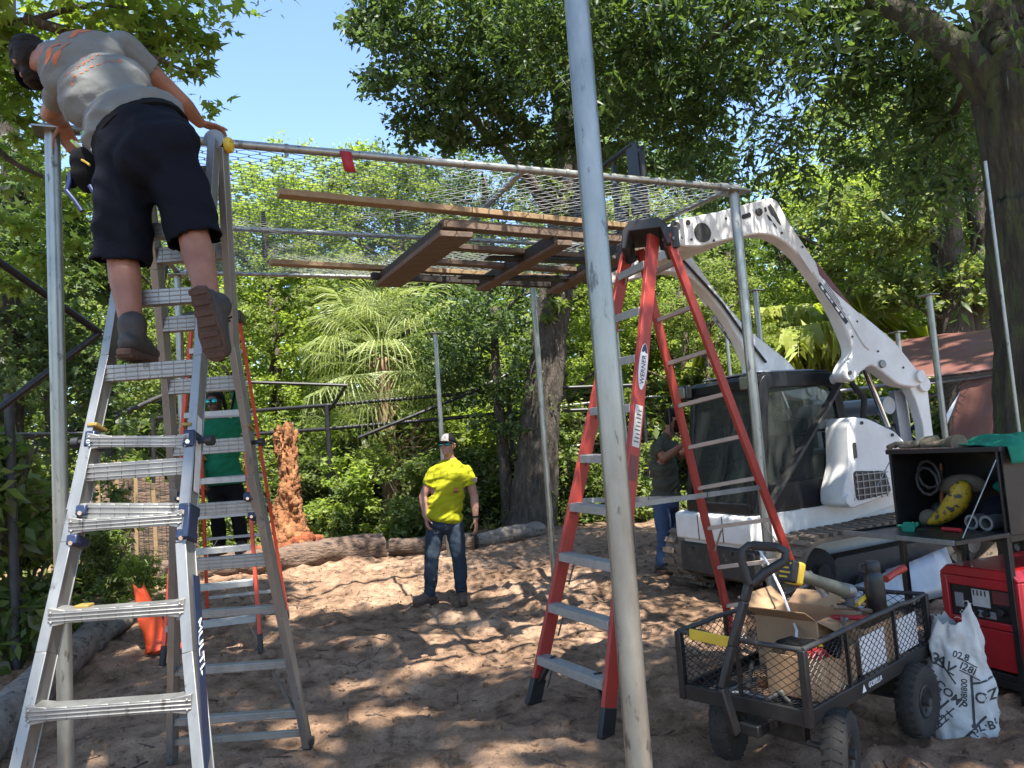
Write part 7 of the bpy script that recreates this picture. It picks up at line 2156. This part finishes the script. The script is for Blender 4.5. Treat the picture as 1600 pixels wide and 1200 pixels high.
for du, dv, w, h, a in ((-.10, .94, .075, .032, .5), (-.075, .89, .06, .026, .1), (-.055, .96, .05, .022, -.3), (.05, 1.0, .08, .030, .2), (.09, .97, .05, .025, -.3), (.02, .95, .03, .014, 0), (-.02, .91, .06, .010, .2)):
    backprint(blobp(w, h), du, TL_ * dv, a)
def stroke(w, h, a, x, y):
    c_, s_ = math.cos(a), math.sin(a); return [(x + px * c_ - py * s_, y + px * s_ + py * c_) for px, py in ((-w / 2, -h / 2), (w * .1, -h * .4), (w / 2, -h / 2), (w / 2, h / 2), (0, h * .6), (-w / 2, h * .45))]
for row, (v0, n, sz) in enumerate(((.76, 9, .034), (.66, 12, .024), (.58, 10, .020))):
    for k in range(n):
        if rd.random() < .1: continue
        for q_ in range(2):
            backprint(stroke(sz * rd.uniform(.5, .8), sz * rd.uniform(.16, .3), rd.choice([0, 1.57, .5, -.6]), sz * rd.uniform(-.25, .25), sz * rd.uniform(-.35, .35)), -.12 + .24 * k / (n - 1), TL_ * v0)
# tool pouch at his left hip
tp0 = at(140, 262, 3.05)
pch = MB(); pch.ball(tp0, (.075, .07, .105), 14); pch.ball(tp0 + V((.03, .0, .07)), (.07, .06, .06), 12); pch.capsule(tp0 + V((-.05, 0, .02)), tp0 + V((-.075, 0, -.06)), .028, .02)
tpo = fuse('tool_pouch', pch, .009, M['blackcloth'], r1, 3, (.012, 18, 2, (0, 0, 1)))
for a, b, r, mt in ((at(150, 235, 3.0), at(130, 208, 3.02), .012, 'green'), (at(148, 236, 2.98), at(143, 226, 2.98), .014, 'whiteplain'), (at(132, 240, 3.02), at(112, 220, 3.05), .007, 'lime'), (at(136, 238, 3.0), at(118, 222, 3.02), .006, 'galv'), (at(110, 270, 3.02), at(104, 300, 3.02), .010, 'bluepl'), (at(104, 298, 3.0), at(128, 330, 3.0), .009, 'bluepl'), (at(140, 290, 2.95), at(160, 325, 2.95), .009, 'bluepl'), (at(128, 250, 2.97), at(140, 258, 2.95), .005, 'yellow')):
    MB().tube([a, a.lerp(b, .5) + V((.003, 0, 0)), b], r, 8).build('hand_tool', M[mt], tpo, smooth=50)

# --- man in yellow standing in the clearing
f1, f2 = atz(668, 938, .03), atz(722, 936, .03)
Y0 = 8.12
J = dict(pelvis=at(692, 806, Y0), chest=at(704, 738, Y0), neck=at(703, 716, Y0 + .01), head=at(700, 696, Y0 - .02), shR=at(677, 739, Y0 - .03), shL=at(730, 737, Y0 + .03), elR=at(661, 776, Y0 - .03), wrR=at(665, 806, Y0 - .10), elL=at(741, 776, Y0 + .04), wrL=at(743, 810, Y0 - .02),
         hipR=at(681, 818, Y0), hipL=at(709, 818, Y0 + .02), knR=at(675, 868, Y0 - .05), knL=at(717, 868, Y0), anR=at(672, 927, Y0 + .0), anL=at(721, 925, Y0 + .05), look=(-.34, -.92, .2))
r2, body, sh_, pt, H, TT = human('person', 'man in yellow t shirt, jeans, cap and mirrored sunglasses standing in the clearing', J, M['skin_pale'], M['tee_yellow'], M['denim'], .50, 1.0, .008, 1.08, {'R': (V((.15, -.25, -1)), V((.9, .3, 0)), .35, 1), 'L': (V((.05, -.2, -1)), V((-.9, .3, 0)), .35, -1)}, .0)
boot(r2, J['anR'] + V((0, 0, -.005)), (-.85, -.5, 0), (0, 0, 1), M['bootbrown'], M['sole'], .09, 1.0)
boot(r2, J['anL'] + V((0, 0, -.005)), (.15, -1, 0), (0, 0, 1), M['bootbrown'], M['sole'], .09, 1.0)
cap(r2, H, M['blackcloth'], M['blackcloth'], panel=M['capgrey'])
HM, hd, hu, hs, head = H
def shades(root, H, mat, big=False):
    HM, hd, hu, hs, head = H
    mb = MB()
    for s_ in (-1, 1):
        mb.ball(head + hd * .090 + hs * s_ * .034 - hu * .004, (.031 if not big else .036, .014, .020 if not big else .030), 12, HM)
    o = mb.build('lens', mat, None, smooth=60)
    g_ = MB().tube([head - hd * .02 + hs * .083, head + hd * .075 + hs * .074 + hu * .004, head + hd * .105 + hu * .008, head + hd * .075 - hs * .074 + hu * .004, head - hd * .02 - hs * .083], .006, 6).build('sunglasses' if not big else 'goggles', M['blackplastic'], root)
    bpy.data.objects.remove(o)
    mb.build('lens', mat, g_, smooth=60)
shades(r2, H, M['lens'])
mb = MB(); mb.ball(head - hu * .045 - hd * .05, (.066, .05, .03), 12, HM); mb.build('hair', M['hair'], r2)
Mx, sd, fw, up, pel, che = TT
sbm = BVHTree.FromObject(sh_, bpy.context.evaluated_depsgraph_get())
for poly, u, v_, mt in ((blobp(.055, .05), -.075, .30, M['orangeprint']), (blobp(.05, .018), -.07, .275, M['ink'])):
    me = MB().add([V((x, y, 0)) for x, y in poly], [tuple(range(len(poly)))]).mesh('p')
    drape(me, WM[r2.name].inverted() @ (pel + up * v_ + sd * u), -sd, up, -fw, sbm, .005); me.materials.append(mt); link_mesh('chest_print', me, None, r2, False)
fl_ = J['shL'].lerp(J['elL'], .33); os_ = (V((.85, -.5, 0))).normalized()
MB().box(fl_ + os_ * .074, (.004, .06, .045), Matrix((os_, os_.cross(V((0, 0, 1))) * -1, V((0, 0, 1)))).transposed()).build('sleeve_patch', M['paper'], r2)
mb = MB()
for k in range(3): mb.box(fl_ + os_ * .077 + V((0, 0, -.014 + .014 * k)), (.002, .056, .006), Matrix((os_, os_.cross(V((0, 0, 1))) * -1, V((0, 0, 1)))).transposed())
mb.build('patch_stripe', M['redtape'], r2)
bl0 = J['wrL'].lerp(J['elL'], .08); MB().tube([bl0 + V((0, 0, -.008)), bl0 + V((0, 0, .008))], .036, 12).build('wrist_band', M['blackcloth'], r2)

# --- man in green behind the ladders
FLg, FRg, TFLg, TFRg, BLg, BRg, TBLg, TBRg = GL
Yg = 8.05
J = dict(pelvis=at(352, 752, Yg), chest=at(346, 672, Yg), neck=at(343, 650, Yg), head=at(336, 628, Yg - .03), shR=at(316, 668, Yg), shL=at(373, 664, Yg), elR=at(308, 712, Yg - .05), wrR=at(318, 748, Yg - .16), elL=at(372, 622, Yg - .08), wrL=at(358, 590, Yg - .12),
         hipR=at(340, 764, Yg), hipL=at(366, 763, Yg), knR=at(340, 808, Yg - .06), knL=at(372, 806, Yg - .02), anR=at(344, 850, Yg), anL=at(378, 846, Yg + .02), look=(-.1, -1, .05))
r3, body, sh_, pt, H, TT = human('person', 'man in green shirt and teal goggles standing behind the orange red ladder', J, M['skin_dark'], M['tee_green'], M['blackcloth'], .5, 1.0, .011, 1.0, {'L': (V((-.2, 0, 1)), V((-1, -.2, 0)), .6, 1), 'R': (V((.2, -.4, -.6)), V((1, 0, 0)), .5, 1)}, .02, True)
for a, t_ in (('anR', (-.15, -1, 0)), ('anL', (.15, -1, 0))): boot(r3, J[a], t_, (0, 0, 1), M['boot'], M['sole'], .09)
shades(r3, H, M['lens'], True)
HM, hd, hu, hs, head = H
mb = MB(); mb.ball(head + hu * .05 - hd * .015, (.09, .108, .085), 14, HM)
rd = random.Random(2)
for k in range(22):
    a = rd.uniform(.3, 5.9); d_ = hs * math.sin(a) + hd * (-abs(math.cos(a))); p_ = head + d_ * .085 + hu * .05
    mb.capsule(p_, p_ + d_ * .03 - hu * rd.uniform(.07, .17), .013, .010, 6)
fuse('hair', mb, .009, M['hair'], r3, 2)
MB().tube([at(352, 598, 7.95), at(367, 612, 7.9), at(362, 640, 7.85)], .012, 8).build('held_strap', M['blackcloth'], r3)

# --- man in olive at the loader door
Yo = 8.95
J = dict(pelvis=at(1040, 776, Yo), chest=at(1036, 704, Yo), neck=at(1044, 677, Yo), head=at(1052, 655, Yo - .02), shR=at(1025, 700, Yo - .17), shL=at(1050, 696, Yo + .17), elR=at(1038, 716, Yo - .25), wrR=at(1068, 694, Yo - .25), elL=at(1064, 712, Yo + .15), wrL=at(1086, 694, Yo + .08),
         hipR=at(1034, 790, Yo - .08), hipL=at(1048, 788, Yo + .08), knR=at(1038, 848, Yo - .08), knL=at(1050, 846, Yo + .1), anR=V((at(1030, 870, Yo).x, Yo - .08, gz(1.8, Yo) + .1)), anL=V((at(1044, 870, Yo).x, Yo + .1, gz(1.8, Yo) + .1)), look=(.93, .1, -.3))
r4, body, sh_, pt, H, TT = human('person', 'bearded man in olive t shirt and jeans working at the loader cab door', J, M['skin'], M['tee_olive'], M['denim_blue'], .5, 1.0, .010, 1.1, {'R': (V((.8, .1, .5)), V((.2, 1, 0)), .5, 1), 'L': (V((.8, 0, .4)), V((.2, -1, 0)), .5, -1)}, .0)
for a in ('anR', 'anL'): boot(r4, J[a], (1, 0, 0), (0, 0, 1), M['boot'], M['sole'], .09)
HM, hd, hu, hs, head = H
mb = MB(); mb.ball(head + hu * .045 - hd * .02, (.085, .100, .085), 14, HM); mb.ball(head - hd * .055 - hu * .02, (.076, .05, .06), 12, HM)
fuse('hair', mb, .009, M['hair'], r4, 2, (.01, 40, 1, (0, 0, 1)))
mb = MB(); mb.ball(head + hd * .045 - hu * .085, (.06, .06, .06), 12, HM); mb.capsule(head + hs * .07 - hu * .02 + hd * .01, head + hd * .06 - hu * .1 + hs * .03, .02, .03); mb.capsule(head - hs * .07 - hu * .02 + hd * .01, head + hd * .06 - hu * .1 - hs * .03, .02, .03)
fuse('beard', mb, .008, M['hair'], r4, 2, (.01, 40, 1, (0, 0, 1)))
